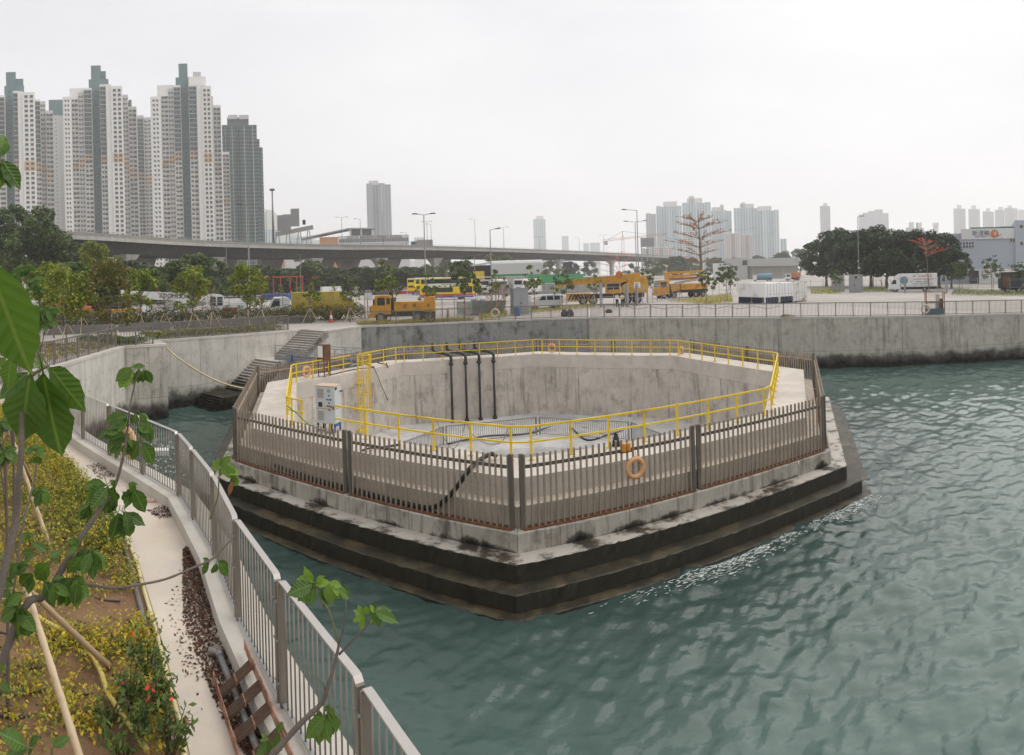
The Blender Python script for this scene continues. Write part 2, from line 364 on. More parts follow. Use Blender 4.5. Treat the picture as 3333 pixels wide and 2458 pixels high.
c = mixc(nt, ramp(nt, mth(nt,'DIVIDE',mth(nt,'ADD',vd.outputs['Value'],mth(nt,'MULTIPLY',noise(nt,P,0.3,4),5.0)),40.0), [(0.46,(0.85,0.85,0.85)),(0.70,(0,0,0))]), c, (0.016,0.032,0.028,1))   # water colour darkened round the shaft, standing in for its dark reflection
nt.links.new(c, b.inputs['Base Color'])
b.inputs['Roughness'].default_value = 0.03
bump(nt, b, mixc(nt, 0.4, noise(nt, P, 2.6, 5, 0.5, (1.0,1.5,1)), noise(nt, P, 6.0, 3, 0.5)), 0.55, 0.05)
M['sea'] = m
mb = MB(); mb.np(V, Fq[:, ::-1].copy())
def sect(t0, t1, r0, r1, n):
    vs = []
    for i in range(n+1):
        t = t0+(t1-t0)*i/n; vs += [(r0*math.sin(t), r0*math.cos(t), -0.12), (r1*math.sin(t), r1*math.cos(t), -0.12)]
    mb.add(vs, [(2*i, 2*i+2, 2*i+3, 2*i+1) for i in range(n)])
sect(-1.02, 1.25, 83.8, 4200, 24); sect(1.25, 2*math.pi-1.02, 0.0, 4200, 30)
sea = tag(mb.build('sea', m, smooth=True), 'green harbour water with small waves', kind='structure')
# foam where the swell washes over the lowest step on the right
fa, fb = ov(7,18.75), ov(6,18.75); fn = Vector((fb.y-fa.y, fa.x-fb.x, 0)).normalized()
if fn.dot(Vector((fa.x-OC.x, fa.y-OC.y, 0))) < 0: fn = -fn
fp = []
for _ in range(2100):
    t = random.random(); dens = math.exp(-((t-0.50)/0.16)**2) + 0.8*math.exp(-((t-0.90)/0.10)**2)
    if random.random() > dens: continue
    p = lerp(fa, fb, t) + fn*(abs(random.gauss(0.0,0.30)) + (0.10 if t < 0.75 else 0.0)); fp.append((p.x, p.y))
fp = np.array(fp); fz = wave(fp[:,0], fp[:,1]) + 0.02
ax_ = math.atan2((fb-fa).y,(fb-fa).x); ang = ax_ + RNG.normal(0, 0.35, len(fp)); ln_ = RNG.uniform(0.02, 0.13, len(fp)); wd_ = RNG.uniform(0.006, 0.020, len(fp)); ux, uy = np.cos(ang)*ln_, np.sin(ang)*ln_; vx, vy = -np.sin(ang)*wd_, np.cos(ang)*wd_
Vf = np.stack([np.stack([fp[:,0]-ux, fp[:,1]-uy, fz],1), np.stack([fp[:,0]+vx, fp[:,1]+vy, fz],1), np.stack([fp[:,0]+ux, fp[:,1]+uy, fz],1), np.stack([fp[:,0]-vx, fp[:,1]-vy, fz],1)],1).reshape(-1,3)
M['foam'] = pm('foam', (0.62,0.65,0.63), 0.6)
tag(MB().np(Vf, np.arange(len(Vf)).reshape(-1,4)).build('foam', M['foam']), 'white foam washing along the right side of the octagon', 'foam', kind='stuff')
# scum and floating litter in the corner behind the railing
lp_ = [at_z(random.uniform(455,600), random.uniform(1430,1560), 0.03) for _ in range(170)]
mbl = MB()
for p in lp_: mbl.cbox((p.x, p.y, 0.05), random.uniform(0.04,0.16), random.uniform(0.03,0.08), 0.04, random.uniform(0,3))
tag(mbl.build('floating_litter', M['foam']), 'small pale litter floating in the corner behind the railing', 'litter', kind='stuff')
# ------------------------------------------------------------------ sea walls in cast panels
M['joint'] = pm('joint_dark', (0.10,0.095,0.085), 0.9)
M['hole'] = pm('tie_hole', (0.03,0.03,0.03), 0.9)
def seawall(name, label, pts, mats, flip=1, step=3.6, zsplit=1.55, zbot=-2.0, thick=0.5, holes=True, cap=True, capmat='conc_cap'):
    root = thing(name, label, 'sea wall', (pts[0].x, pts[0].y, 0)); o = Vector((pts[0].x, pts[0].y, 0)); hb = MB(); bk = MB(); cp = MB()
    for i in range(len(pts)-1):
        p, q = pts[i], pts[i+1]; d = q-p; L = Vector((d.x,d.y)).length; u = Vector((d.x/L,d.y/L,0)); nn = Vector((-u.y,u.x,0))*flip
        k = max(1, round(L/step)); mi = mats[i] if isinstance(mats, list) else mats
        for j in range(k):
            t0, t1 = j/k, (j+1)/k; a, b_ = lerp(p,q,t0), lerp(p,q,t1); g = 0.012
            a2 = a + u*g - o; b2 = b_ - u*g - o
            for z0, zf in ((zbot, zsplit-0.01), (zsplit+0.01, None)):
                if zf is not None and zsplit > a.z: continue
                pr = random.uniform(-0.006, 0.006); poly = [a2+nn*pr, b2+nn*pr, b2-nn*thick, a2-nn*thick]
                if flip < 0: poly = poly[::-1]
                za, zb = a.z-0.16, b_.z-0.16
                top = [za,zb,zb,za] if flip > 0 else [za,zb,zb,za][::-1]
                MB().prism([(v.x,v.y) for v in poly], z0, zf if zf is not None else top).build('panel', M[mi], root)
            if holes:
                for hz_ in (2.35, 3.15, 3.95):
                    for ht in (0.18, 0.5, 0.82):
                        if random.random() < 0.25: continue
                        c_ = lerp(a,b_,ht) - o + nn*0.012; c_.z = hz_; hb.tube([c_, c_+nn*0.006], 0.035, 6)
        if cap:
            a, b_ = p - o, q - o; poly = [a+nn*0.03, b_+nn*0.03, b_-nn*0.45, a-nn*0.45]
            if flip < 0: poly = poly[::-1]
            zz = [p.z,q.z,q.z,p.z] if flip > 0 else [p.z,q.z,q.z,p.z][::-1]
            cp.prism([(v.x,v.y) for v in poly], [z-0.155 for z in zz], [z+0.012 for z in zz])
        bk.prism([(v.x,v.y) for v in ([p-o-nn*0.03, q-o-nn*0.03, q-o-nn*0.4, p-o-nn*0.4] if flip > 0 else [p-o-nn*0.4, q-o-nn*0.4, q-o-nn*0.03, p-o-nn*0.03])], zbot, min(p.z,q.z)-0.3)
    bk.build('backing', M['joint'], root)
    if hb.f: tag(hb.build('tie_hole', M['hole'], root), kind='stuff')
    if cap: cp.build('coping', M[capmat], root)
    return root
seawall('sea_wall', 'long grey concrete sea wall with tidal stain behind the octagon, running to the right edge', right_c[1:], ['conc_wall_grey','conc_wall_grey','conc_wall_grey','conc_wall_dark','conc_wall_dark','conc_wall_dark','conc_wall'][0:6], flip=1)
seawall('sea_wall', 'pale concrete wall beside the top of the stone steps', [right_c[-1], left_c[0]], 'conc_wall', flip=1)
seawall('sea_wall', 'pale concrete sea wall that the steps climb along', [left_c[1], left_c[2]], 'conc_wall', flip=1)
seawall('sea_wall', 'pale concrete bastion corner of the sea wall on the left', [bast[0], bast[1], bast[2], bast[3]], ['conc_wall_grey','conc_wall','conc_wall'], flip=1)
# ------------------------------------------------------------------ stone steps down to the water
st = thing('stone_steps', 'grey stone steps with two landings going down into the water', 'steps', (S0.x, S0.y, 0), math.atan2(SW.y, SW.x))
# local frame: x along the wall (up), y = -offset into the basin
M['stone_step'] = concrete('stone_step', (0.37,0.345,0.305), (0.20,0.18,0.155), streak=0.1, blotch=0.5, tide=(0.9,2.3), green=True)
M['stone_tread'] = concrete('stone_tread', (0.52,0.49,0.44), (0.38,0.35,0.31), streak=0.0, blotch=0.4, tide=(0.7,2.0), green=True)
WD = 2.8
def flight(s0, z0, s1, z1, n):
    for i in range(n):
        a = s0 + (s1-s0)*i/n; b_ = s0 + (s1-s0)*(i+1)/n; z = z0 + (z1-z0)*(i+1)/n
        k = MB().box(a, b_+0.4, -WD, -0.01, max(-2.0, z-0.6), z-0.035).build('step', M['stone_step'], st)
        MB().box(a-0.03, b_+0.001, -WD-0.015, -0.01, z-0.034, z).build('tread', M['stone_tread'], k)
flight(10.85, 3.05, 14.0, gz(-17)-0.02, 12)
flight(5.87, 0.93, 8.98, 3.05, 12)
flight(2.55, -0.25, 3.71, 0.93, 7)
MB().box(8.98, 10.87, -WD-0.4, -0.01, 2.6, 3.05).build('landing', M['stone_tread'], st)
MB().box(3.71, 5.89, -WD-0.1, -0.01, 0.4, 0.93).build('landing', M['stone_step'], st)
mb = MB()
mb.yprism([(10.6,-2),(14.0,-2),(14.0,4.3),(10.6,2.45)], -WD+0.02, -0.02); mb.yprism([(5.6,-2),(10.6,-2),(10.6,2.6),(8.9,2.6),(5.6,0.4)], -WD+0.02, -0.02); mb.yprism([(3.2,-2),(5.6,-2),(5.6,0.45),(3.75,0.45)], -WD+0.1, -0.02)
mb.build('side_wall', M['conc_wall'], st)
# ------------------------------------------------------------------ octagonal shaft in the basin
octo = thing('octagonal_shaft', 'octagonal concrete shaft with stepped dark base standing in the water', 'concrete shaft')
def ring(name, Ri, Ro, z0, z1, mat, parts=1, gap=0.0, ks=range(8), z1o=None):
    for k in ks:
        for j in range(parts):
            t0, t1 = j/parts, (j+1)/parts
            ai, bi = ov(k,Ri), ov((k+1)%8,Ri); ao, bo = ov(k,Ro), ov((k+1)%8,Ro); u = (bo-ao).normalized()*gap
            P4 = [lerp(ao,bo,t0)+u, lerp(ai,bi,t0)+u, lerp(ai,bi,t1)-u, lerp(ao,bo,t1)-u]
            zz = z1 if z1o is None else [z1o,z1,z1,z1o]
            if name in ('step','kerb'):
                n_ = 46 if name == 'step' else 12; ro, ri = lerp(P4[0],P4[3],0), lerp(P4[1],P4[2],0); vs = []; fs = []; nrm_ = (P4[0]-P4[1]).normalized()
                for q in range(n_+1):
                    o_ = lerp(P4[0],P4[3],q/n_); i_ = lerp(P4[1],P4[2],q/n_); e = 0.0 if q in (0,n_) else random.gauss(0,0.010); c = 0.02+abs(random.gauss(0,0.012)); f = 0.0 if q in (0,n_) else random.gauss(0,0.012)
                    for p_, z_ in ((i_,z1),(o_-nrm_*c,z1+e*0.3),(o_+nrm_*e,z1-c),(o_+nrm_*(f),z0+(z1-z0)*0.5),(o_+nrm_*f*0.5,z0)): vs.append((p_.x,p_.y,z_))
                for q in range(n_):
                    for w in range(4): fs.append((q*5+w,q*5+w+1,(q+1)*5+w+1,(q+1)*5+w))
                MB().add(vs,fs).build(name, mat, octo); continue
            MB().prism([(v.x,v.y) for v in P4][::-1], z0, zz if not isinstance(zz, list) else zz[::-1]).build(name, mat, octo)
ZD = 2.99
ring('deck', 14.05, 16.0, 2.0, ZD, M['conc_deck'], 1, 0, z1o=ZD-0.03)
ring('shaft_wall', 14.06, 15.0, -2.4, 1.99, M['conc_pit'], 3, 0.0)
ring('outer_wall', 15.0, 15.97, 1.5, 2.9, M['conc_side'], 1)
ring('ledge', 15.9, 16.55, 1.5, 2.28, M['conc_side'], 1)
ring('kerb', 15.9, 17.0, 1.04, 1.68, M['conc_kerb'], 7, 0.009)
ring('step', 15.9, 17.67, 0.50, 1.10, M['conc_tide'], 2, 0.004)
ring('step', 15.9, 18.3, -0.2, 0.55, M['conc_tide'], 2, 0.004)
ring('step', 15.9, 18.7, -1.2, 0.065, M['conc_tide'], 2, 0.003)
# pit floor with bell-mouth shaft
m_ = concrete('pit_floor', (0.60,0.585,0.56), (0.28,0.27,0.26), streak=0, blotch=0.8, scale=0.35); M['pit_floor'] = m_
mb = MB(); N = 48
fl = [ov(k,14.2,-2.0) for k in range(8)]
prof = [(9.6,-2.0),(7.4,-2.0),(6.7,-2.05),(6.25,-2.2),(5.95,-2.5),(5.8,-3.0),(5.8,-7.5)]
vs = []; fs = []
for r, z in prof:
    for j in range(N):
        t = 2*math.pi*j/N; vs.append((OC.x+r*math.cos(t), OC.y+r*math.sin(t), z))
for i in range(len(prof)-1):
    for j in range(N): fs.append((i*N+j, i*N+(j+1)%N, (i+1)*N+(j+1)%N, (i+1)*N+j))
b0 = len(vs)
for j in range(N):
    t = 2*math.pi*j/N; u = Vector((math.cos(t), math.sin(t))); rr = 99
    for k in range(8):
        a = ov(k,1.0).xy-OC; c_ = ov((k+1)%8,1.0).xy-OC; n_ = (a+c_).normalized(); q = u.dot(n_)
        if q > 0.05: rr = min(rr, 14.2*math.cos(math.pi/8)/q)
    vs.append((OC.x+u.x*rr, OC.y+u.y*rr, -1.6))
for j in range(N): fs.append((b0+j, b0+(j+1)%N, (j+1)%N, j))
fs.append(tuple((len(prof)-1)*N+j for j in range(N)))
mb.add(vs, fs); o = mb.build('pit_floor', m_, octo, smooth=False)
# ------------------------------------------------------------------ bronze security fence, panel by panel
sf = thing('security_fence', 'tall bronze steel paling fence round the octagonal shaft', 'fence')
pal = MB().box(-0.023,0.023,-0.034,0.034,0,2.16).mesh('paling', M['fence']); ZF = 1.70
RF = 16.78
for k in range(8):
    a, b_ = ov(k,RF,ZF), ov((k+1)%8,RF,ZF); L = (b_-a).length; u = (b_-a)/L; rz = math.atan2(u.y,u.x); n_ = Vector((u.y,-u.x,0))
    if (n_.xy.dot(((a+b_)/2).xy-OC)) < 0: n_ = -n_
    front = k in (7, 6, 0, 5)
    for h_ in range(2):
        s0 = 0.16 + h_*(L/2); s1 = s0 + L/2 - 0.32 + (0.0 if h_ else 0.1)
        pan = thing('panel', None, None, a+u*s0, rz); pan.parent = sf; ln = s1-s0
        for e in (0.0, ln): MB().box(e-0.06,e+0.06,-0.05,0.05,0,2.2).build('post', M['fence_dark'], pan)
        MB().box(0,ln,-0.16,0.14,-0.015,0.012).build('base_plate', M['rust'], pan)
        yy = 0.062 if (Vector((-u.y,u.x,0)).dot(n_) < 0) else -0.062
        MB().box(0,ln,yy-0.025,yy+0.025,1.74,1.84).build('rail', M['fence_dark'] if k in (7,6) else M['fence'], pan)
        n_p = 30; stuff = MB()
        for i in range(n_p):
            x = (i+0.5+0.15*random.uniform(-0.2,0.2))*ln/n_p
            if front: inst('paling', pal, pan, (x,0,0.01), (random.uniform(-0.004,0.004),random.uniform(-0.006,0.006),0))
            else: stuff.box(x-0.028,x+0.028,-0.036,0.036,0.01,2.17)
        if not front: tag(stuff.build('palings', M['fence'], pan), kind='stuff')
# ------------------------------------------------------------------ yellow guard rail round the pit
yr = thing('guard_rail', 'bright yellow tubular guard rail round the rim of the pit', 'guard rail')
RY, ZR = 14.36, 4.1
def ypt(k, t): return lerp(ov(k,RY), ov((k+1)%8,RY), t)
GAPS = {0: None}
for k in range(8):
    L = (ov(k,RY)-ov((k+1)%8,RY)).length; c0 = 0.33/L
    a, b_, c_ = ypt(k,c0), ypt(k,1-c0), ypt((k+1)%8,c0)
    for z, w in ((ZR,0.062),(ZR-0.52,0.055)):
        for p, q in ((a,b_),(b_,c_)):
            nm = 'top_rail' if z == ZR else 'mid_rail'
            if k == 1 and p is a:      # opening above the ladder
                for t0, t1 in ((c0,0.50),(0.585,1-c0)):
                    MB().beam((*ypt(k,t0).xy,z), (*ypt(k,t1).xy,z), w).build(nm, M['yellow'], yr)
            elif k == 7 and p is a:    # gap where the cabinet stands
                for t0, t1 in ((c0,0.775),(0.905,1-c0)):
                    MB().beam((*ypt(k,t0).xy,z), (*ypt(k,t1).xy,z), w).build(nm, M['yellow'], yr)
            else: MB().beam((*p.xy,z), (*q.xy,z), w).build(nm, M['yellow'], yr)
    for i in range(8):
        t = c0*1.2 + (1-2.4*c0)*i/7
        if k == 7: t = [0.03,0.17,0.31,0.45,0.595,0.765,0.915,0.97][i]
        p = ypt(k,t); ps = MB(); ps.cbox((p.x,p.y,(ZD+ZR)/2),0.062,0.062,ZR-ZD-0.05,math.atan2((ov(k+1,1)-ov(k,1)).y,(ov(k+1,1)-ov(k,1)).x)); ps.cbox((p.x,p.y,ZD+0.012),0.19,0.15,0.024)
        ps.build('post', M['yellow'], yr)
# ------------------------------------------------------------------ near walk: kerb, path, bed
def poly_sheet(name, pts, mat, z=None):
    from mathutils.geometry import tessellate_polygon
    ps = [Vector((p[0],p[1],p[2] if z is None else z)) for p in pts]
    t = tessellate_polygon([ps]); mb = MB()
    nrm = lambda a,b,c: (b-a).cross(c-a).z
    mb.add(ps, [f if nrm(ps[f[0]],ps[f[1]],ps[f[2]]) > 0 else (f[0],f[2],f[1]) for f in t]); return mb.build(name, mat)
kerb = thing('kerb', 'raised concrete kerb carrying the steel railing beside the path', 'kerb')
for i in range(len(near_b)-1):
    poly = [near_i[i], near_w[i], near_w[i+1], near_i[i+1]]
    MB().prism([(p.x,p.y) for p in poly][::-1], ZP-0.3, ZC).build('kerb_block', M['conc_curb'], kerb)
sw = thing('sea_wall', 'concrete sea wall below the near railing', 'sea wall')
mb = MB()
for i in range(len(near_w)-1):
    a, b_ = near_w[i], near_w[i+1]; c_, d_ = lerp(near_w[i],near_i[i],0.5), lerp(near_w[i+1],near_i[i+1],0.5)
    mb.prism([(p.x,p.y) for p in (a,c_,d_,b_)], -2, ZP-0.3)
mb.build('wall_face', M['conc_wall'], sw)
bed_px = [(167,1462),(265,1556),(335,1640),(403,1737.7),(450,1825),(475,1911),(501,1995.5),(528.6,2093),(557,2200),(585.7,2310.7),(618,2457)]
bed_e = [at_z(x,y,ZP) for x,y in bed_px]
bed_e = [bed_e[0]+Vector((-9.5,5.2,0)), bed_e[0]+Vector((-4.5,2.6,0))] + bed_e + [bed_e[-1]+Vector((1.0,-1.6,0)), bed_e[-1]+Vector((2.4,-4.2,0))]
path_poly = [(p.x,p.y,ZP+0.004) for p in near_i] + [(p.x,p.y,ZP+0.004) for p in reversed(bed_e)]
tag(poly_sheet('path', path_poly, M['conc_path']), kind='structure')
m, nt, b = newmat('soil'); P = coords(nt,'World')
c = mixc(nt, noise(nt,P,1.6,7,0.65), (0.13,0.068,0.030,1), (0.36,0.215,0.115,1)); c = mixc(nt, mth(nt,'MULTIPLY',ramp(nt,noise(nt,P,9,5,0.7),[(0.55,(0,0,0)),(0.7,(1,1,1))]),0.6), c, (0.07,0.045,0.028,1))
nt.links.new(c,b.inputs['Base Color']); b.inputs['Roughness'].default_value = 0.95; bump(nt,b,mixc(nt,0.5,noise(nt,P,14,6,0.7),noise(nt,P,50,3)),0.9,0.05); M['soil'] = m
# soil as a lumpy sheet west of the bed edge
mb = MB(); rows = []
be = []
for i in range(len(bed_e)-1):
    k = max(2, int((bed_e[i+1]-bed_e[i]).length/0.18))
    be += [lerp(bed_e[i],bed_e[i+1],j/k) for j in range(k)]
for p in be:
    row = []
    for j in range(46):
        o_ = 0.03 + 10.5*(j/45)**1.4; q = p + Vector((-0.92,-0.40,0))*o_
        z = ZP + 0.012 + 0.07*min(1,o_*1.4) + 0.035*math.sin(q.x*3.1+q.y*1.7)*math.sin(q.y*2.6-q.x) + random.uniform(-0.014,0.014)
        row.append((q.x,q.y,z))
    rows.append(row)
n_ = len(rows); vs = [v for r in rows for v in r]
mb.add(vs, [(i*46+j, i*46+j+1, (i+1)*46+j+1, (i+1)*46+j) for i in range(n_-1) for j in range(45)])
soil = tag(mb.build('planting_bed', M['soil'], smooth=True), kind='structure')
# ------------------------------------------------------------------ stainless railing, panel by panel
rl = thing('promenade_railing', 'stainless steel railing with upright bars on the kerb beside the path', 'railing')
bar = MB().tube([(0,0,0),(0,0,1.08)], 0.0078, 7).mesh('baluster', M['steel'], True)
ZT = ZC + 1.15
for i in range(len(near_b)-1):
    a, b_ = near_b[i], near_b[i+1]; L = (b_-a).length; u = (b_-a)/L; rz = math.atan2(u.y,u.x)
    pan = thing('panel', None, None, a, rz); pan.parent = rl
    n2 = max(4, round((L-0.16)/0.105))
    for j in range(n2):
        inst('baluster', bar, pan, (0.10+(L-0.20)*(j+0.5)/n2, 0, 0.02), (0,random.uniform(-0.008,0.008),0))
    for e in (0.02, L-0.06):
        p_ = MB().box(e,e+0.036,-0.032,0.032,0,1.10).build('post', M['steel'], pan, bevel=0.004)
        for z in (0.22,0.6,0.95): MB().tube([(e+0.02,-0.039,z),(e+0.02,-0.052,z)],0.012,8).build('bolt', M['steel_grey'], p_)
    prof = [(0.03,1.06),(0.04,1.11),(0.075,1.145),(0.12,1.15),(L-0.12,1.15),(L-0.075,1.145),(L-0.04,1.11),(L-0.03,1.06)]
    vs = []; fs = []
    for x,z in prof:
        for dy, dz in ((-0.032,0),(0.032,0),(0.032,-0.014),(-0.032,-0.014)): vs.append((x,dy,z+dz))
    k = len(prof)
    for q in range(k-1):
        for w in range(4): fs.append((q*4+w, q*4+(w+1)%4, (q+1)*4+(w+1)%4, (q+1)*4+w))
    fs += [(0,1,2,3),((k-1)*4+3,(k-1)*4+2,(k-1)*4+1,(k-1)*4)]
    MB().add(vs,fs).build('handrail', M['steel_top'], pan)
    MB().box(0.05,L-0.05,-0.02,0.02,0.035,0.045).build('bottom_bar', M['steel_grey'], pan)
# ------------------------------------------------------------------ hoses, pipes and drip lines
M['hose_y'] = pm('yellow_hose', (0.62,0.50,0.13), 0.5, 0, 0.12, 6); M['hose_pale'] = pm('pale_hose', (0.66,0.57,0.30), 0.5, 0, 0.1, 6)
M['pipe_grey'] = pm('grey_pipe', (0.17,0.17,0.165), 0.7, 0, 0.3, 9, 0.3); M['drip'] = pm('drip_line', (0.055,0.038,0.035), 0.6)
def smooth_pts(pts, n=6):
    pts = [Vector(p) for p in pts]; out = []
    for i in range(len(pts)-1):
        p0, p1, p2, p3 = pts[max(i-1,0)], pts[i], pts[i+1], pts[min(i+2,len(pts)-1)]
        for j in range(n):
            t = j/n; out.append(0.5*((2*p1)+(p2-p0)*t+(2*p0-5*p1+4*p2-p3)*t*t+(3*p1-p0-3*p2+p3)*t**3))
    out.append(pts[-1]); return out
def tube_thing(name, label, cat, pts, r, mat, n=8, sm=5, group=None):
    pts = smooth_pts(pts, sm) if sm else pts
    o = Vector(pts[0]); ob = MB().tube([Vector(p)-o for p in pts], r, n).build(name, mat, smooth=True); ob.location = o
    return tag(ob, label, cat, group)
def side(pts, o_, z): return [Vector((p.x,p.y,z)) + (Vector((-0.92,-0.40,0))*o_) for p in pts]
tube_thing('hose', 'pale yellow hose lying along the edge of the path', 'hose', side(bed_e[1:-1],0.05,ZP+0.035), 0.028, M['hose_pale'], sm=4)
tube_thing('pipe', 'dark grey pipe running beside the pale yellow hose', 'pipe', side(bed_e[2:-1],0.16,ZP+0.045), 0.032, M['pipe_grey'], sm=4)
ZB = ZP + 0.09
tube_thing('hose', 'bright yellow striped hose looping across the planting bed', 'hose', [at_z(-40,1930,ZB+0.1), at_z(60,1962,ZB+0.12), at_z(150,2025,ZB+0.06), at_z(232,2066,ZB+0.05), at_z(285,2115,ZB+0.05), at_z(325,2180,ZB+0.05), at_z(352,2255,ZB+0.05), at_z(400,2330,ZB+0.05), at_z(440,2385,ZB+0.05), at_z(480,2445,ZB+0.04)], 0.026, M['hose_y'])
dl = [((-20,2052),(70,2065)),((140,2073),(230,2085)),((270,1937),(392,1957)),((420,2024),(500,2022)),((400,2100),(505,2094)),((-10,2258),(150,2245)),((230,2250),(300,2258)),((-10,2328),(120,2328)),((250,1800),(330,1810)),((60,1700),(240,1715)),((40,2165),(145,2172)),((150,1560),(215,1545)),((380,2275),(470,2277)),((160,1655),(250,1662)),((200,1750),(260,1755))]
dw = ['left edge below the brown bamboo','crossing under the brown bamboo','below the bare branch','short, by the path edge above the shrubs','reaching the grey pipe above the shrubs','left edge above the frame bottom','right of the thick bamboo near the bottom','lowest at the left edge','mid bed above the branch','upper bed left of the trunk sapling','left of the thick bamboo, middle','far end of the bed','among the low shrubs','upper bed right of the sapling','centre of the bed above the bare branch']
for i, (p, q) in enumerate(dl):
    tube_thing('drip_line', 'half-buried dark drip line in the near bed, '+dw[i], 'drip line', [at_z(*p,ZB), at_z((p[0]+q[0])/2,(p[1]+q[1])/2+6,ZB+0.02), at_z(*q,ZB)], 0.013, M['drip'], 6, 3, 'drip lines across the planting bed')
# loose steel pipe with elbow on the path
gp = thing('steel_pipe', 'loose grey steel pipe with a tee fitting lying on the path by the kerb', 'pipe')
M['pipe_steel'] = pm('pipe_steel', (0.26,0.27,0.27), 0.5, 0.5, 0.25, 8, dirt=(0.20,0.10,0.05), dirtamt=0.0)
a, b_ = at_z(708,2115,ZP+0.05), at_z(838,2440,ZP+0.05)
MB().tube([a, b_], 0.035, 10).build('tube', M['pipe_steel'], gp, True)
e = lerp(a,b_,0.05); MB().tube([e, e+Vector((-0.11,-0.03,0.02))], 0.045, 10).build('tee', M['pipe_steel'], gp, True)
MB().tube([a-(b_-a)*0.02, a+(b_-a)*0.09], 0.046, 10).build('collar', M['pipe_steel'], gp, True)
# rusty steel steps leaning on the kerb
lad = thing('rusty_ladder', 'rusty steel ladder with grating treads leaning on the kerb', 'ladder')
M['rust_pink'] = pm('rusty_primer', (0.42,0.23,0.16), 0.85, 0, 0.3, 9, 0.3, dirt=(0.16,0.07,0.035), dirtamt=0.5)
M['rust_bar'] = pm('rusty_bar', (0.16,0.10,0.07), 0.85, 0, 0.4, 12, 0.2)
def c6(x,y): return (600+x*.3982, 1800+y*.3982)
lz0, lz1 = ZP+0.06, ZC+0.11
Ls = [at_z(*c6(238,1010),lz0), at_z(*c6(450,1690),lz0)]; Rs = [at_z(*c6(492,745),lz1), at_z(*c6(885,1690),lz1)]
Ls[1] = Ls[0] + (Ls[1]-Ls[0])*1.25; Rs[1] = Rs[0] + (Rs[1]-Rs[0])*1.2
for s_ in (Ls, Rs): MB().beam(s_[0], s_[1], 0.012, 0.10).build('stringer', M['rust_pink'], lad)
for (l, r) in (((275,1135),(540,880)),((333,1305),(622,1040)),((398,1488),(702,1212)),((560,1645),(800,1400))):
    p, q = at_z(*c6(*l),lz0), at_z(*c6(*r),lz1); ax = (Ls[1]-Ls[0]).normalized(); td = thing('tread', None, None); td.parent = lad
    for w in range(5):
        o_ = ax*(0.025*w); MB().beam(p+o_, q+o_, 0.008, 0.035).build('bar', M['rust_bar'], td)
    for t in (0.02,0.5,0.98):
        c_ = lerp(p,q,t); MB().beam(c_-ax*0.01, c_+ax*0.115, 0.012, 0.045).build('cross_bar', M['rust_pink'], td)
# lifebuoy builder
def buoy(label, c, axis, R=0.29, r=0.075, mat='orange', rope=True):
    c = Vector(c); t = thing('lifebuoy', label, 'lifebuoy', c)
    MB().torus((0,0,0), R, r, 32, 12, axis).build('ring', M[mat], t, True)
    ax = Vector(axis).normalized(); u = ax.orthogonal().normalized(); w = ax.cross(u)
    for k in range(4):
        a = math.pi/4+k*math.pi/2; d = u*math.cos(a)+w*math.sin(a); tn = -u*math.sin(a)+w*math.cos(a)
        MB().torus(d*R, r*1.03, 0.006, 14, 4, tn).build('band', M['buoy_tape'], t)
    if rope:
        MB().tube(smooth_pts([Vector((0,0,R)), Vector((0.03,0.02,R+0.16)), Vector((0.0,0.0,R+0.3))],4), 0.008, 5).build('rope', M['hose_pale'], t)
    return t
p = lerp(near_b[7],near_b[8],0.35)
p = at_line(418,1445,near_w[7],near_w[8])
dn = (near_b[8]-near_b[7]); buoy('orange lifebuoy hung on the near steel railing behind the leafy branch', (p.x,p.y,p.z), Vector((-dn.y,dn.x,0)), 0.30, 0.075, 'orange_deep' if 'orange_deep' in M else 'orange')
# pink sandal on the path
sd = thing('sandal', 'lost pink sandal lying on the path near the kerb', 'sandal', at_z(494,1634,ZP+0.005), 0.6)
M['pink'] = pm('pink_foam', (0.62,0.30,0.25), 0.7)
MB().prism([(-0.12,-0.035),(-0.06,-0.045),(0.05,-0.04),(0.11,-0.035),(0.13,0.0),(0.11,0.04),(0.03,0.05),(-0.07,0.042),(-0.12,0.03)],0,0.022).build('sole', M['pink'], sd)
MB().tube([(0.0,-0.04,0.02),(0.02,-0.02,0.05),(0.07,0,0.03),(0.02,0.02,0.05),(0.0,0.045,0.02)],0.007,6).build('strap', M['white'], sd)
# dry leaf litter along the kerb
def scatter_quads(centers, size, flat=0.5, aspect=2.2):
    n = len(centers); c = np.asarray(centers); a = RNG.uniform(0,6.283,n); tl = RNG.normal(0,flat,(n,2)); s = size*RNG.uniform(0.6,1.4,n)
    u = np.stack([np.cos(a),np.sin(a),tl[:,0]],1); w = np.stack([-np.sin(a),np.cos(a),tl[:,1]],1)
    u /= np.linalg.norm(u,axis=1)[:,None]; w /= np.linalg.norm(w,axis=1)[:,None]
    u *= (s)[:,None]; w *= (s/aspect)[:,None]
    V = np.stack([c-u, c-0.1*u-w, c+u, c-0.1*u+w],1).reshape(-1,3); Fq = np.arange(4*n).reshape(-1,4)
    return V, Fq
pts = []
def litter(a, b_, wa, wb, n):
    for _ in range(n):
        t = random.random(); w = lerp(wa,wb,t); p = lerp(a,b_,t); v = random.random()**1.3*w
        d = (b_-a).normalized(); nn = Vector((d.y,-d.x,0)); q = p + nn*v*(1 if nn.x < 0 else -1); pts.append((q.x,q.y,ZP+0.012+random.random()*0.045*(1-v/max(w,1e-3))))
kb = [at_z(*p,ZP) for p in ((617,1785),(664,1883),(706,1995.5),(775,2160),(845,2330),(905,2480))]
for i in range(5): litter(kb[i],kb[i+1],(0.10,0.30,0.42,0.40,0.34)[i],(0.30,0.42,0.40,0.34,0.2)[i],900)
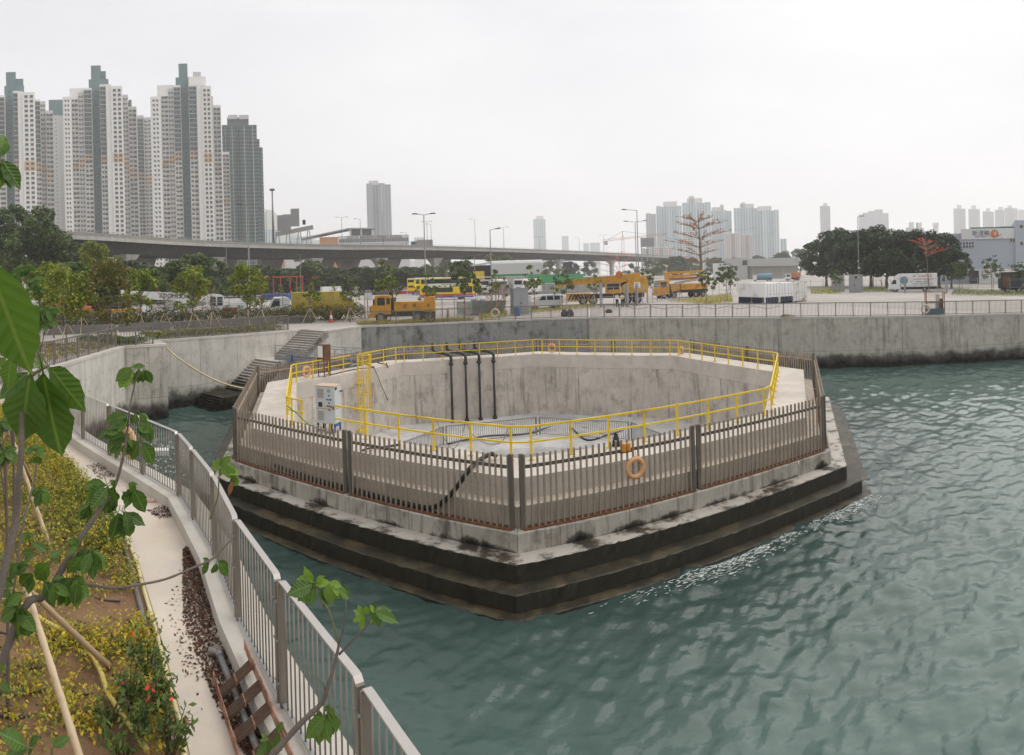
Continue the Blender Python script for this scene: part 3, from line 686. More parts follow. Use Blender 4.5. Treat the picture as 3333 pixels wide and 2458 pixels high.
litter(at_z(533,1652,ZP),at_z(571,1682,ZP),0.35,0.3,260); litter(at_z(322,1512,ZP),at_z(376,1555,ZP),0.3,0.35,260)
for _ in range(500):
    t = random.random(); j = random.randrange(4); p = lerp(lerp(kb[j],kb[j+1],t), lerp(bed_e[8],bed_e[11],random.random()), random.random()**2*0.8); pts.append((p.x,p.y,ZP+0.012))
V, Fq = scatter_quads(pts, 0.024, 0.5); M['litter'] = leafmat('dry_leaf', (0.085,0.046,0.030), 0.6, 0.9, 0.0)
tag(MB().np(V,Fq).build('leaf_litter', M['litter']), 'drift of dry brown leaves along the kerb', 'leaf litter', kind='stuff')
# ------------------------------------------------------------------ yellow-green ground cover in the bed
M['gc_y'] = leafmat('cover_yellow', (0.50,0.39,0.032), 0.3); M['gc_g'] = leafmat('cover_lime', (0.28,0.31,0.035), 0.35); M['gc_d'] = leafmat('cover_green', (0.085,0.13,0.028), 0.4)
ctr = []; st_pts = []
def bedpt(i, o_): p = be[i]; return p + Vector((-0.92,-0.40,0))*o_
tries = 0
while len(st_pts) < 5300 and tries < 90000:
    tries += 1
    i = random.randrange(len(be)); o_ = 0.22 + random.random()**1.75*9.0; p = bedpt(i,o_)
    f = math.sin(p.x*1.9+1.3)*math.sin(p.y*1.6+p.x*0.5) + 0.6*math.sin(p.x*4.3-p.y*3.1) + random.uniform(-0.7,0.7)
    if f < (-0.9 if p.y > 7.5 else -0.35): continue
    d = math.hypot(p.x,p.y)
    if d < 2.5: continue
    st_pts.append((p.x,p.y,random.uniform(0.10,0.26) + (0.12 if d > 9 else 0)))
for x,y,h_ in st_pts:
    k = random.randint(34,58)
    for _ in range(k):
        a = random.uniform(0,6.28); r_ = random.random()**0.6*0.17; z = random.random()*h_
        ctr.append((x+math.cos(a)*r_, y+math.sin(a)*r_, ZP+0.07+z))
V, Fq = scatter_quads(ctr, 0.0235, 0.85, 1.8)
q = RNG.random(len(Fq)); cl = np.sin(np.asarray(ctr)[:,0]*1.1+2)+np.sin(np.asarray(ctr)[:,1]*0.9); q = q + 0.12*cl
mi = np.where(q < 0.30, 0, np.where(q < 0.76, 1, 2)).tolist()
mb = MB().np(V,Fq,mi); mb.build('ground_cover', [M['gc_y'],M['gc_g'],M['gc_d']]); o = bpy.data.objects['ground_cover']
tag(o, 'low yellow-green ground cover plants across the near bed', 'ground cover', kind='stuff')
# stones in the bed
sb = []
for i in range(40):
    p = bedpt(random.randrange(len(be)), random.uniform(0.2,4)); sb.append(p)
mb = MB()
for p in sb:
    r_ = random.uniform(0.015,0.05); mb.lathe([(0.001,r_*0.6),(r_*0.7,r_*0.45),(r_,0),(r_*0.6,-r_*0.4)],6,(p.x,p.y,ZP+0.09))
M['stone'] = pm('pale_stone', (0.50,0.43,0.36), 0.9, 0, 0.25, 9)
tag(mb.build('pebbles', M['stone']), 'small pale pebbles scattered on the soil', 'pebbles', kind='stuff')
# low green shrubs at the front of the bed
M['sh_g'] = leafmat('shrub_green', (0.075,0.135,0.028), 0.4); M['sh_r'] = leafmat('shrub_red', (0.55,0.06,0.035), 0.3); M['stem'] = pm('brown_stem', (0.10,0.065,0.035), 0.9)
def shrub(label, base, h_, w_, n, red=0.0, L=0.034):
    t = thing('shrub', label, 'shrub', base); st_ = MB(); cs = []
    for k in range(9):
        a = random.uniform(0,6.28); e = Vector((math.cos(a)*w_*random.uniform(0.3,1),math.sin(a)*w_*random.uniform(0.3,1),h_*random.uniform(0.6,1)))
        st_.tube([(0,0,0), e*0.55+Vector((0,0,0.05)), e], [0.008,0.006,0.003], 5)
        for j in range(n//9):
            q_ = e*random.uniform(0.35,1.05); cs.append((q_.x+random.gauss(0,0.03),q_.y+random.gauss(0,0.03),q_.z+random.gauss(0,0.02)))
    st_.build('stems', M['stem'], t); V,Fq = scatter_quads(cs, L, 0.8, 2.4)
    z = np.asarray(cs)[:,2]; mi = np.where((z > h_*0.8) & (RNG.random(len(z)) < red), 1, 0).tolist()
    tag(MB().np(V,Fq,mi).build('foliage', [M['sh_g'],M['sh_r']], t), kind='stuff'); return t
def c5(x,y): return (x*.3571, 1900+y*.3571)
shrub('red-tipped green shrub by the bent yellow hose', at_z(*c5(1290,1470),ZB), 0.5, 0.20, 170, 0.45)
shrub('bushy green shrub at the path edge, tallest of the bed shrubs', at_z(*c5(1390,1240),ZB), 0.55, 0.28, 330)
shrub('dark green shrub with a small red tip beside the grey pipe', at_z(*c5(1350,900),ZB), 0.50, 0.24, 220, 0.15)
shrub('thin dark green shrub left of the bushy shrub', at_z(*c5(1180,1180),ZB), 0.48, 0.20, 150)
shrub('sparse green shrub right at the bottom edge of the bed', at_z(*c5(1560,1640),ZB), 0.52, 0.24, 230, 0.1)
shrub('low green shrub behind the crossing of hose and bamboo', at_z(*c5(1000,1340),ZB), 0.32, 0.22, 110)
shrub('small leafy shrub at the frame bottom between bamboo and hose', at_z(*c5(1130,1640),ZB), 0.36, 0.25, 150)
# ------------------------------------------------------------------ bamboo stakes and young trunks in the bed
M['bamboo'] = pm('bamboo', (0.58,0.45,0.29), 0.55, 0, 0.14, 5, dirt=(0.36,0.26,0.15), dirtamt=0.0); M['bamboo_d'] = pm('bamboo_aged', (0.40,0.285,0.175), 0.6, 0, 0.2, 5)
M['bark'] = pm('young_bark', (0.20,0.155,0.115), 0.9, 0, 0.3, 8, 0.5); M['blue_tie'] = pm('blue_tie', (0.02,0.04,0.22), 0.6)
def bamboo(label, a, b_, r=0.028, mat='bamboo', nodes=7):
    a, b_ = Vector(a), Vector(b_); t = thing('bamboo_stake', label, 'bamboo stake', a)
    pts = []; rs = []
    for k in range(nodes*3+1):
        u = k/(nodes*3); pts.append((b_-a)*u); rs.append(r*(1.12 if k % 3 == 0 else 1.0)*(1-0.15*u))
    MB().tube(pts, rs, 10).build('pole', M[mat], t, True); return t
bamboo('thick pale bamboo stake leaning over the near bed to the bottom edge', at_z(303,2600,ZP), at_d(82,1900,5.9), 0.034)
bamboo('brown bamboo stake slanting down to the right in the near bed', at_z(357,2171,ZB), at_d(80,1905,5.95), 0.032, 'bamboo_d')
bamboo('thin pale bamboo stake behind the leaning branches', at_z(166,1790,ZB), at_d(30,1400,10.0), 0.034)
bamboo('short brown bamboo stake crossing behind a young trunk', at_z(112,1585,ZB), at_d(25,1400,10.0), 0.034, 'bamboo_d')
bamboo('bamboo stake at the left edge lashed with a blue tie', at_z(-60,1560,ZB), at_d(28,1405,10.0), 0.036)
MB_t = MB().tube([at_d(12,1375,10.0),at_d(18,1402,10.0)],0.07,10); o = MB_t.build('tree_tie', M['blue_tie']); tag(o,'blue tie round stakes and trunk at the left edge','tree tie')
# ------------------------------------------------------------------ things on the octagon
pa, pb = ov(7,RF+0.12), ov(6,RF+0.12)
p = at_line(2068,1523,pa,pb); dn = pb-pa
buoy('orange lifebuoy hung on the front of the bronze fence', p, Vector((-dn.y,dn.x,0)), 0.285, 0.078)
p = at_line(2038,1456,pa,pb); lb = thing('marker_light', 'small orange marker lights above the front lifebuoy', 'light', p, math.atan2(dn.y,dn.x))
M['amber'] = pm('amber_plastic', (0.65,0.26,0.02), 0.4)
for x in (-0.085,0.085):
    l_ = MB().lathe([(0.0,0.13),(0.06,0.13),(0.07,0.10),(0.07,-0.10),(0.08,-0.13),(0,-0.13)],12,(x,0,0)).build('lamp', M['amber'], lb, True)
    for z in (-0.05,0.0,0.05): MB().torus((x,0,z),0.07,0.008,12,5,(0,0,1)).build('rib', M['amber'], l_)
MB().box(-0.19,0.19,-0.06,0.06,-0.16,-0.135).build('bracket', M['rust'], lb)
def on_rail(px, py, k): return at_line(px, py, ov(k,RY+0.1), ov((k+1)%8,RY+0.1))
def raxis(k): d = ov((k+1)%8,1)-ov(k,1); return Vector((-d.y,d.x,0))
buoy('faded orange lifebuoy hung on the yellow rail at the far left of the pit', on_rail(998,1210,1), raxis(1), 0.30, 0.08)
buoy('orange lifebuoy on the far yellow rail straight behind the pit', on_rail(1796,1133,3), raxis(3), 0.29, 0.075)
buoy('orange lifebuoy behind the far right corner of the yellow rail', at_line(2217,1140,ov(4,15.2),ov(5,15.2)), raxis(4), 0.25, 0.07)
# control cabinet
cb = at_z(1072,1402,ZD); ca = math.atan2((ov(0,1)-ov(7,1)).y,(ov(0,1)-ov(7,1)).x)
cab = thing('control_cabinet', 'tall pale grey control cabinet standing on the rim of the pit', 'cabinet', cb, ca+math.pi+0.30)
M['cab'] = pm('cabinet_grey', (0.57,0.60,0.60), 0.4, 0, 0.04, 1.5, dirt=(0.45,0.44,0.42), dirtamt=-0.3); M['cab_top'] = pm('rusty_top', (0.55,0.40,0.30), 0.8, 0, 0.2, 6)
M['vent'] = pm('vent_mesh', (0.36,0.34,0.29), 0.7, 0, 0.2, 40); M['blue_p'] = pm('blue_paint', (0.04,0.12,0.32), 0.5)
cw, cd_, z0, z1 = 0.86, 0.62, 0.36, 1.86
bd = MB().box(-cw/2,cw/2,-cd_/2,cd_/2,z0,z1).build('body', M['cab'], cab, bevel=0.012)
MB().box(-cw/2-0.015,cw/2+0.015,-cd_/2-0.02,cd_/2+0.015,z1,z1+0.03).build('top', M['cab_top'], cab)
yf = -cd_/2
dr = MB().box(-cw/2+0.02,cw/2-0.02,yf-0.018,yf-0.001,z0+0.02,z1-0.02).build('door', M['cab'], cab, bevel=0.006)
for (x0,x1,a0,a1) in ((-0.36,-0.03,1.36,1.80),(-0.36,-0.03,0.46,0.90)):
    v_ = MB().box(x0,x1,yf-0.03,yf-0.018,a0,a1).build('vent_frame', M['cab'], dr)
    MB().box(x0+0.03,x1-0.03,yf-0.034,yf-0.03,a0+0.03,a1-0.03).build('vent_mesh', M['vent'], v_)
MB().box(-0.31,-0.13,yf-0.026,yf-0.018,1.03,1.22).build('meter_window', M['glass'], dr)
MB().box(0.10,0.25,yf-0.022,yf-0.018,1.63,1.76).build('name_plate', M['vent'], dr)
for x,z,mm in ((0.18,1.50,'black'),(0.10,1.34,'black'),(0.18,1.34,'blue_p'),(0.26,1.34,'black'),(0.18,1.20,'black'),(0.11,1.08,'black'),(0.19,1.07,'black'),(0.27,1.06,'black')):
    MB().box(x-0.025,x+0.025,yf-0.03,yf-0.018,z-0.03,z+0.03).build('switch', M[mm], dr)
MB().add([(-0.08,yf-0.021,1.04),(0.02,yf-0.021,1.04),(-0.03,yf-0.021,1.15),(-0.08,yf-0.018,1.04),(0.02,yf-0.018,1.04),(-0.03,yf-0.018,1.15)],[(0,1,2),(5,4,3),(0,3,4,1),(1,4,5,2),(2,5,3,0)]).build('warning_sign', M['yellow'], dr)
M['red'] = pm('red_paint', (0.45,0.03,0.02), 0.5)
MB().lathe([(0,-0.05),(0.03,-0.05),(0.03,0)],10,(0.19,yf-0.018,0.93),axis='y').build('stop_button', M['red'], dr)
MB().lathe([(0.03,-0.012),(0.055,-0.012),(0.055,0)],12,(0.19,yf-0.018,0.93),axis='y').build('stop_plate', M['yellow'], dr)
MB().box(0.34,0.38,yf-0.04,yf-0.018,0.95,1.08).build('handle', M['black'], dr)
MB().tube([(-cw/2-0.006,yf-0.03,0.97),(cw/2+0.006,yf-0.03,0.97),(cw/2+0.012,cd_/2,0.97)],0.007,5).build('strap', M['red'], cab)
MB().box(cw/2-0.003,cw/2+0.006,-0.28,-0.1,1.72,1.83).build('plate', M['black'], cab)
MB().tube([(cw/2,0.18,1.62),(cw/2+0.12,0.18,1.62)],0.03,8).build('conduit', M['rust'], cab)
for x in (-cw/2+0.05,cw/2-0.05):
    for y in (-cd_/2+0.05,cd_/2-0.05): MB().box(x-0.03,x+0.03,y-0.03,y+0.03,0,z0).build('leg', M['blue_p'] if x > 0 else M['black'], cab)
MB().box(cw/2-0.09,cw/2-0.01,-cd_/2+0.08,cd_/2-0.08,z0-0.12,z0-0.005).build('base_beam', M['blue_p'], cab)
for x in (-0.1,0.08,0.2): MB().tube(smooth_pts([(x,-0.1,z0),(x+0.02,-0.2,0.22),(x+0.1,-0.35,0.06),(x+0.25,-0.5,0.03)],4),0.022,6).build('cable', M['black'], cab)
# rusty box on legs
rb = thing('rusty_box', 'rusted steel equipment box on thin legs behind the far left rail', 'equipment box', at_z(1056,1225,ZD), 1.15)
MB().box(-0.33,0.33,-0.30,0.30,1.05,2.05).build('body', M['rust'], rb)
MB().box(-0.36,-0.335,-0.2,0.22,1.25,2.0).build('torn_panel', M['white'], rb)
for x in (-0.28,0.28):
    for y in (-0.25,0.25): MB().box(x-0.025,x+0.025,y-0.025,y+0.025,0,1.05).build('leg', M['rust'], rb)
MB().box(-0.3,0.3,-0.27,0.27,0.28,0.32).build('brace', M['rust'], rb)
# caged ladder into the pit
lk, lt = 1, 0.542
lp = lerp(ov(1,14.02),ov(2,14.02),lt); lu = (ov(2,1)-ov(1,1)).normalized(); ln_ = Vector((OC.x-lp.x,OC.y-lp.y,0)); ln_ = (ln_-lu*ln_.dot(lu)).normalized()
ld = thing('caged_ladder', 'yellow caged ladder fixed to the inside wall of the pit', 'ladder', (lp.x,lp.y,0), math.atan2(lu.y,lu.x))
sg = 1.0 if Vector((-lu.y,lu.x,0)).dot(ln_) > 0 else -1.0
for x in (-0.26,0.26): MB().beam((x,sg*0.2,-1.9),(x,sg*0.2,4.2),0.05,0.07).build('stringer', M['yellow'], ld)
z = -1.7
while z < ZD: MB().tube([(-0.26,sg*0.2,z),(0.26,sg*0.2,z)],0.016,6).build('rung', M['yellow'], ld); z += 0.3
for z in (0.55,1.55,2.55,3.55,4.15):
    pr = [(0.42*math.cos(a)*1.0, sg*(0.2+0.75*math.sin(a)), z) for a in [math.pi*i/10 for i in range(11)]]
    MB().tube(pr,0.03,6).build('hoop', M['yellow'], ld)
for a in (0.5,1.05,1.57,2.1,2.65): MB().beam((0.42*math.cos(a),sg*(0.2+0.75*math.sin(a)),0.55),(0.42*math.cos(a),sg*(0.2+0.75*math.sin(a)),4.15),0.05,0.012).build('cage_bar', M['yellow'], ld)
for z in (-1.0,0.6,2.2): MB().box(-0.34,0.34,min(0,sg*0.2),max(0,sg*0.2),z-0.04,z+0.04).build('bracket', M['yellow'], ld)
# four black pipes down the far wall
M['blackpipe'] = pm('black_pipe', (0.022,0.021,0.021), 0.45, 0, 0.3, 5)
for i, px in enumerate((1468,1515,1559,1606)):
    w = at_line(px,1250,ov(2,13.95),ov(3,13.95)); u = (ov(3,1)-ov(2,1)).normalized(); inn = Vector((OC.x-w.x,OC.y-w.y,0)); inn = (inn-u*inn.dot(u)).normalized()
    t = thing('drain_pipe', ('first','second','third','last')[i]+' from the left of four black pipes down the far pit wall', 'pipe', (w.x,w.y,0), math.atan2(u.y,u.x), 'black pipes down the pit wall')
    s_ = 1.0 if Vector((-u.y,u.x,0)).dot(inn) > 0 else -1.0
    MB().tube(smooth_pts([(-1.15,-s_*0.9,3.72),(-0.9,-s_*0.8,3.55),(-0.25,-s_*0.1,3.42),(0,s_*0.16,3.25),(0,s_*0.18,2.7)],3),0.11,10).build('elbow', M['blackpipe'], t, True)
    MB().tube([(0,s_*0.18,2.75),(0,s_*0.18,-1.7)],0.085,10).build('pipe', M['blackpipe'], t, True)
    MB().lathe([(0,0.28),(0.10,0.28),(0.10,0.16),(0.17,0.15),(0.17,0.05),(0.1,0.04),(0.1,-0.15),(0.15,-0.16),(0.15,-0.24),(0,-0.24)],10,(-1.15,-s_*0.9,3.95)).build('valve', M['blackpipe'], t, True)
    for z in (2.72,-1.55): MB().lathe([(0.085,-0.09),(0.17,-0.09),(0.17,0.09),(0.085,0.09)],10,(0,s_*0.18,z)).build('flange', M['blackpipe'], t, True)
    MB().tube([(0.05,s_*0.12,3.3),(0.05,s_*0.12,-1.6)],0.03,6).build('cable', M['pipe_grey'], t)
# grey ring railing on the pit floor
rr = thing('pit_railing', 'low grey steel railing in a ring on the floor of the pit', 'railing')
for k in range(8):
    a, b_ = ov(k,8.75,-2.0), ov((k+1)%8,8.75,-2.0); L = (b_-a).length; u = (b_-a)/L; rz = math.atan2(u.y,u.x)
    pan = thing('panel', None, None, a+u*0.12, rz); pan.parent = rr; ln = L-0.24
    for e in (0,ln): MB().box(e-0.04,e+0.04,-0.04,0.04,0,1.25).build('post', M['steel_grey'], pan)
    MB().box(0,ln,-0.04,0.04,1.2,1.27).build('top_rail', M['steel_grey'], pan); MB().box(0,ln,-0.02,0.02,0.08,0.12).build('bottom_rail', M['steel_grey'], pan)
    s_ = MB(); nb = 42
    for i in range(nb): s_.box((i+0.5)*ln/nb-0.016,(i+0.5)*ln/nb+0.016,-0.016,0.016,0.1,1.2)
    tag(s_.build('bars', M['steel_grey'], pan), kind='stuff')
# hoses and cables
def c1(x,y): return (600+x*.4911, 1400+y*.4911)
def hf(x,y,z=None):
    p = at_line(*c1(x,y), ov(7,16.66), ov(0,16.66)); p.z = p.z if z is None else z; return p
tube_thing('hose', 'thick black hose dropping from the deck behind the front fence', 'hose', [at_z(1617,1488,ZD+0.10), at_z(1600,1478,ZD+0.2), at_z(1565,1495,ZD+0.12), at_z(1535,1520,ZD+0.10), hf(1890,260), hf(1800,385), hf(1720,470), hf(1620,515), hf(1400,470), hf(1130,395), hf(880,330), hf(600,235)], 0.075, M['black'], 10)
tube_thing('cable', 'black cable hanging in a loop behind the left part of the front fence', 'cable', [at_z(*c1(985,60),ZD+0.04), at_z(*c1(995,110),2.8), at_z(*c1(1030,190),2.35), at_z(*c1(1085,225),2.32), at_z(*c1(1130,195),2.5), at_z(*c1(1190,130),ZD+0.03), at_z(*c1(1300,115),ZD+0.03), at_z(*c1(1430,95),ZD+0.03)], 0.035, M['black'])
M['green_hose'] = pm('green_hose', (0.03,0.20,0.13), 0.5)
tube_thing('hose', 'thin green hose draped from the left rail to the cabinet', 'hose', [on_rail(935,1322,7), on_rail(965,1345,7)+Vector((0,0,0)), at_z(1000,1378,ZD+0.25), at_z(1035,1396,ZD+0.04), at_z(1062,1402,ZD+0.03)], 0.022, M['green_hose'], 6)
def pitw(px,py,k=1): return at_line(px,py,ov(k,13.98),ov((k+1)%8,13.98))
tube_thing('cable', 'thin black cable slanting down the far left pit wall, left of two', 'cable', [at_z(1195,1185,ZD+0.02), at_z(1217,1196,ZD+0.02), pitw(1219,1200), pitw(1262,1300), at_z(1300,1352,-1.55), at_z(1378,1405,-1.9)], 0.022, M['black'], 5, 3)
tube_thing('cable', 'thicker black cable slanting down the far left pit wall, right of two', 'cable', [at_z(1228,1180,ZD+0.02), at_z(1258,1187,ZD+0.02), pitw(1261,1192), at_z(1310,1310,-0.6), at_z(1345,1360,-1.4), at_z(1395,1398,-1.9)], 0.035, M['black'], 6, 3)
tube_thing('cable', 'long black cable along the deck past the ladder', 'cable', [at_z(1060,1220,ZD+0.03), at_z(1085,1218,ZD+0.03), at_z(1120,1209,ZD+0.03), at_z(1170,1200,ZD+0.03), at_z(1215,1196,ZD+0.03), at_z(1190,1186,ZD+0.03)], 0.03, M['black'], 6, 4)
def pf(x,y): return at_z(1350+x*.4018, 1300+y*.4018, -1.94)
tube_thing('cable', 'black cable winding over the pit floor inside the ring railing', 'cable', [pf(270,360), pf(400,330), pf(600,295), pf(900,280), pf(1100,225), pf(1250,205), pf(1400,235), pf(1500,180)], 0.06, M['black'], 6)
tube_thing('cable', 'black cable lying outside the right part of the ring railing', 'cable', [pf(1130,40), pf(1190,150), pf(1290,250), pf(1400,330), pf(1560,290), pf(1700,250)], 0.055, M['black'], 6)
M['rope'] = pm('rope_tan', (0.34,0.25,0.15), 0.9)
def cr(x,y,k=7): p = at_line(1350+x*.4018, 1300+y*.4018, ov(k,RY-0.05), ov((k+1)%8,RY-0.05)); return p
tube_thing('rope', 'frayed tan rope sagging between the front left yellow posts', 'rope', [cr(180,160), cr(210,260), cr(300,400), cr(380,310), cr(410,180), cr(455,270), cr(560,350), cr(700,350), cr(760,220)], 0.014, M['rope'], 5)
tube_thing('rope', 'thin tan rope sagging on the front right yellow rail', 'rope', [cr(1490,270,6), cr(1530,285,6), cr(1580,280,6), cr(1640,260,6)], 0.014, M['rope'], 5)
bag = thing('tarpaulin_bundle', 'black bundle hanging on the front right yellow rail post', 'bundle', cr(1630,340,6))
MB().lathe([(0,0.30),(0.07,0.27),(0.10,0.1),(0.16,-0.15),(0.13,-0.30),(0,-0.34)],9).build('bag', M['black'], bag, True)
# yellow rope from the bastion to the steps
a = at_z(529,1119,5.0); tube_thing('rope', 'pale yellow mooring rope sagging from the bastion to the steps', 'rope', [a, at_d(570,1158,43.2), at_d(620,1193,43.8), at_d(680,1228,44.4), at_d(740,1252,44.8), at_d(795,1265,45.0), at_d(815,1268,45.0)], 0.055, M['hose_pale'], 6)
# floating foam block
fb = MB().cbox((0,0,0.09),1.0,0.62,0.36,0.5).build('foam_block', M['white'], bevel=0.03); fb.location = at_z(520,1478,0.0); tag(fb, 'white foam block floating behind the near railing', 'foam block')
# gangway from the landing
g0 = sp(10.0, 2.0, 3.05); g1 = Vector((-11.2,43.6,3.0)); gu = (g1-g0).normalized(); gl = (g1-g0).length
gw = thing('gangway', 'grey steel gangway with handrails from the steps to the octagon', 'gangway', g0, math.atan2(gu.y,gu.x))
MB().box(-0.3,gl,-0.55,0.55,0.02,0.07).build('walkway', M['steel_grey'], gw)
M['grey_paint'] = pm('blue_grey_paint', (0.27,0.285,0.31), 0.5, 0.2, 0.1, 2)
for y in (-0.6,0.6):
    MB().box(-0.3,gl,y-0.04,y+0.04,-0.18,0.26).build('side_beam', M['grey_paint'], gw)
    for z in (0.62,1.15): MB().tube([(-0.2,y,z),(gl,y,z)],0.028,6).build('rail', M['steel_grey'], gw)
    for k in range(6):
        x = -0.2+(gl+0.2)*k/5; MB().tube([(x,y,0.2),(x,y,1.15)],0.03,6).build('post', M['steel_grey'], gw)
MB().box(1.6,1.72,-0.7,-0.62,-0.3,0.5).build('hook', M['blue_p'], gw)
jb = thing('junction_box', 'pale grey metal box at the end of the gangway by the ladder', 'box', at_z(1152,1193,ZD-0.5), 0.9)
MB().box(-0.45,0.45,-0.35,0.35,0.0,0.85).build('body', M['cab'], jb); MB().box(-0.5,0.5,-0.4,0.4,0.85,0.9).build('lid', M['steel_grey'], jb)
# ------------------------------------------------------------------ far promenade railing
M['rail_far'] = pm('railing_brown_grey', (0.21,0.185,0.16), 0.5, 0.35, 0.15, 3)
def far_railing(label, pts, o_=0.28, h_=1.28, step=1.62, gap=0.115):
    t = thing('promenade_railing', label, 'railing', (pts[0].x,pts[0].y,0)); oo = Vector((pts[0].x,pts[0].y,0))
    post = MB().box(-0.045,0.045,-0.04,0.04,0,h_).mesh('post', M['rail_far'])
    for i in range(len(pts)-1):
        p, q = pts[i], pts[i+1]; d = q-p; L = d.xy.length; u = Vector((d.x/L,d.y/L,0)); nn = Vector((u.y,-u.x,0))*o_; k = max(1,round(L/step)); rz = math.atan2(u.y,u.x)
        for j in range(k):
            a, b_ = lerp(p,q,j/k)+nn-oo, lerp(p,q,(j+1)/k)+nn-oo
            inst('post', post, t, a, (0,0,rz))
            s = MB(); w = (b_-a).xy.length; nb = max(3,int(w/gap))
            for c in range(1,nb):
                x = lerp(a,b_,c/nb); s.cbox((x.x,x.y,x.z+h_/2),0.030,0.030,h_-0.08,rz)
            tag(s.build('balusters', M['rail_far'], t), kind='stuff')
            MB().beam(a+Vector((0,0,h_-0.03)), b_+Vector((0,0,h_-0.03)), 0.07, 0.07).build('top_rail', M['rail_far'], t)
            MB().beam(a+Vector((0,0,0.08)), b_+Vector((0,0,0.08)), 0.05, 0.05).build('bottom_rail', M['rail_far'], t)
    return t
far_railing('brown steel railing along the sea wall to the right of the octagon', right_c[1:5])
far_railing('brown steel railing on the dark stained wall behind the octagon', right_c[4:])
far_railing('brown steel railing above the stone steps and pale wall', [sp(12.6,0,gz(-18)), sp(0.3,0,gz(-24))])
far_railing('brown steel railing following the bastion on the left', [bast[0]+Vector((-0.6,-0.6,0)), bast[1]+Vector((0,-0.5,0)), bast[2], bast[3]], gap=0.21)
# ------------------------------------------------------------------ foliage tools
def leaf_cloud(n, blobs, size, flat=0.9, aspect=1.7, hollow=0.45):
    """leaf quads spread through a set of ellipsoid clumps (cx,cy,cz,rx,ry,rz)"""
    B = np.asarray(blobs, float); vol = (B[:,3]*B[:,4]*B[:,5])**0.8; pick = RNG.choice(len(B), n, p=vol/vol.sum()); d = RNG.normal(size=(n,3)); d /= np.linalg.norm(d,axis=1)[:,None]
    r = hollow + (1-hollow)*RNG.random(n)**0.6; c = B[pick,:3] + d*r[:,None]*B[pick,3:6]
    u = RNG.normal(size=(n,3)); u -= d*(u*d).sum(1)[:,None]*0.5; u /= np.linalg.norm(u,axis=1)[:,None]
    w = np.cross(u, d + RNG.normal(size=(n,3))*flat); w /= np.linalg.norm(w,axis=1)[:,None]+1e-9
    s = size*RNG.uniform(0.6,1.35,n); u *= s[:,None]; w *= (s/aspect)[:,None]
    V = np.stack([c-u, c-0.15*u-w, c+u, c-0.15*u+w],1).reshape(-1,3)
    return V, np.arange(4*n).reshape(-1,4)
def blobs_in(rx, ry, z0, z1, k, br, low=0.0, shape=0.5):
    out = []
    for _ in range(k):
        a = random.uniform(0,6.28); t = random.random()**0.8; z = z0 + (z1-z0)*t; env = math.sqrt(max(0.06,1-((t-0.40)/0.66)**2)); r = env*random.random()**0.55
        q = br*random.choice((0.4,0.6,0.85,1.1,1.3)); r *= 1.12 if q < br*0.7 else 1.0; out.append((rx*r*math.cos(a), ry*r*math.sin(a), z, q, q, q*random.uniform(0.6,0.9)))
    return out
def tree_mesh(h_, trunk_h, rx, k, br, n, size, r0, limbs=7, z0=None, shape=0.55, seed=0, lean=0.0, low=0.1):
    random.seed(seed); z0 = trunk_h*0.85 if z0 is None else z0
    bl = blobs_in(rx, rx, z0, h_-br*0.6, k, br, low, shape)
    V, Fq = leaf_cloud(n, bl, size); tr = MB()
    top = Vector((lean,0,trunk_h)); tr.tube([(0,0,-0.1),(lean*0.3+0.02*h_*random.uniform(-1,1),0.01*h_,trunk_h*0.5),top,(lean,0,h_*0.8)], [r0,r0*0.8,r0*0.65,r0*0.2], 7)
    for b in random.sample(bl, min(limbs,len(bl))):
        s_ = Vector((lean*0.8,0,trunk_h*random.uniform(0.7,1.15))); e = Vector(b[:3]); m_ = (s_+e)/2+Vector((0,0,0.08*h_*random.random()))
        tr.tube([s_,m_,e],[r0*0.45,r0*0.3,r0*0.08],5)
    return V, Fq, tr
TREES = {}
def proto(key, mats, split=(0.6,), **kw):
    V, Fq, tr = tree_mesh(**kw); q = RNG.random(len(Fq)); mi = np.digitize(q, split).tolist()
    TREES[key] = (MB().np(V,Fq,mi).mesh('crown', mats), tr.mesh('trunk', M['bark'], True))
def tree(key, label, loc, rz=0.0, s=1.0, group=None, name='tree', sz=None):
    t = thing(name, label, 'tree', loc, rz, group); t.scale = (s,s,s if sz is None else sz)
    o = inst('crown', TREES[key][0], t); o['kind'] = 'stuff'; inst('trunk', TREES[key][1], t); return t
L_ = leafmat
M['lf_lime'] = L_('leaf_lime', (0.25,0.32,0.035), 0.4); M['lf_olive'] = L_('leaf_olive', (0.125,0.16,0.030), 0.4); M['lf_mid'] = L_('leaf_mid', (0.08,0.14,0.028), 0.4)
M['lf_dark'] = L_('leaf_dark', (0.046,0.078,0.022), 0.45, 0.5, 0.12); M['lf_deep'] = L_('leaf_deep', (0.026,0.050,0.016), 0.5, 0.5, 0.08); M['lf_grey'] = L_('leaf_greygreen', (0.065,0.095,0.033), 0.4, 0.6, 0.12)
M['lf_red'] = L_('flower_red', (0.62,0.06,0.03), 0.3); M['lf_orange'] = L_('flower_orange', (0.50,0.15,0.05), 0.35); M['lf_brown'] = L_('leaf_brown', (0.16,0.11,0.045), 0.4)
proto('young_a', [M['lf_lime'],M['lf_olive']], (0.55,), h_=5.6, trunk_h=2.0, rx=1.6, k=46, br=0.45, n=2600, size=0.12, r0=0.055, seed=1)
proto('young_b', [M['lf_lime'],M['lf_mid']], (0.6,), h_=5.8, trunk_h=2.2, rx=1.7, k=42, br=0.42, n=2200, size=0.12, r0=0.055, seed=2)
proto('young_c', [M['lf_olive'],M['lf_brown']], (0.6,), h_=6.0, trunk_h=2.0, rx=1.9, k=46, br=0.45, n=2400, size=0.12, r0=0.06, seed=3)
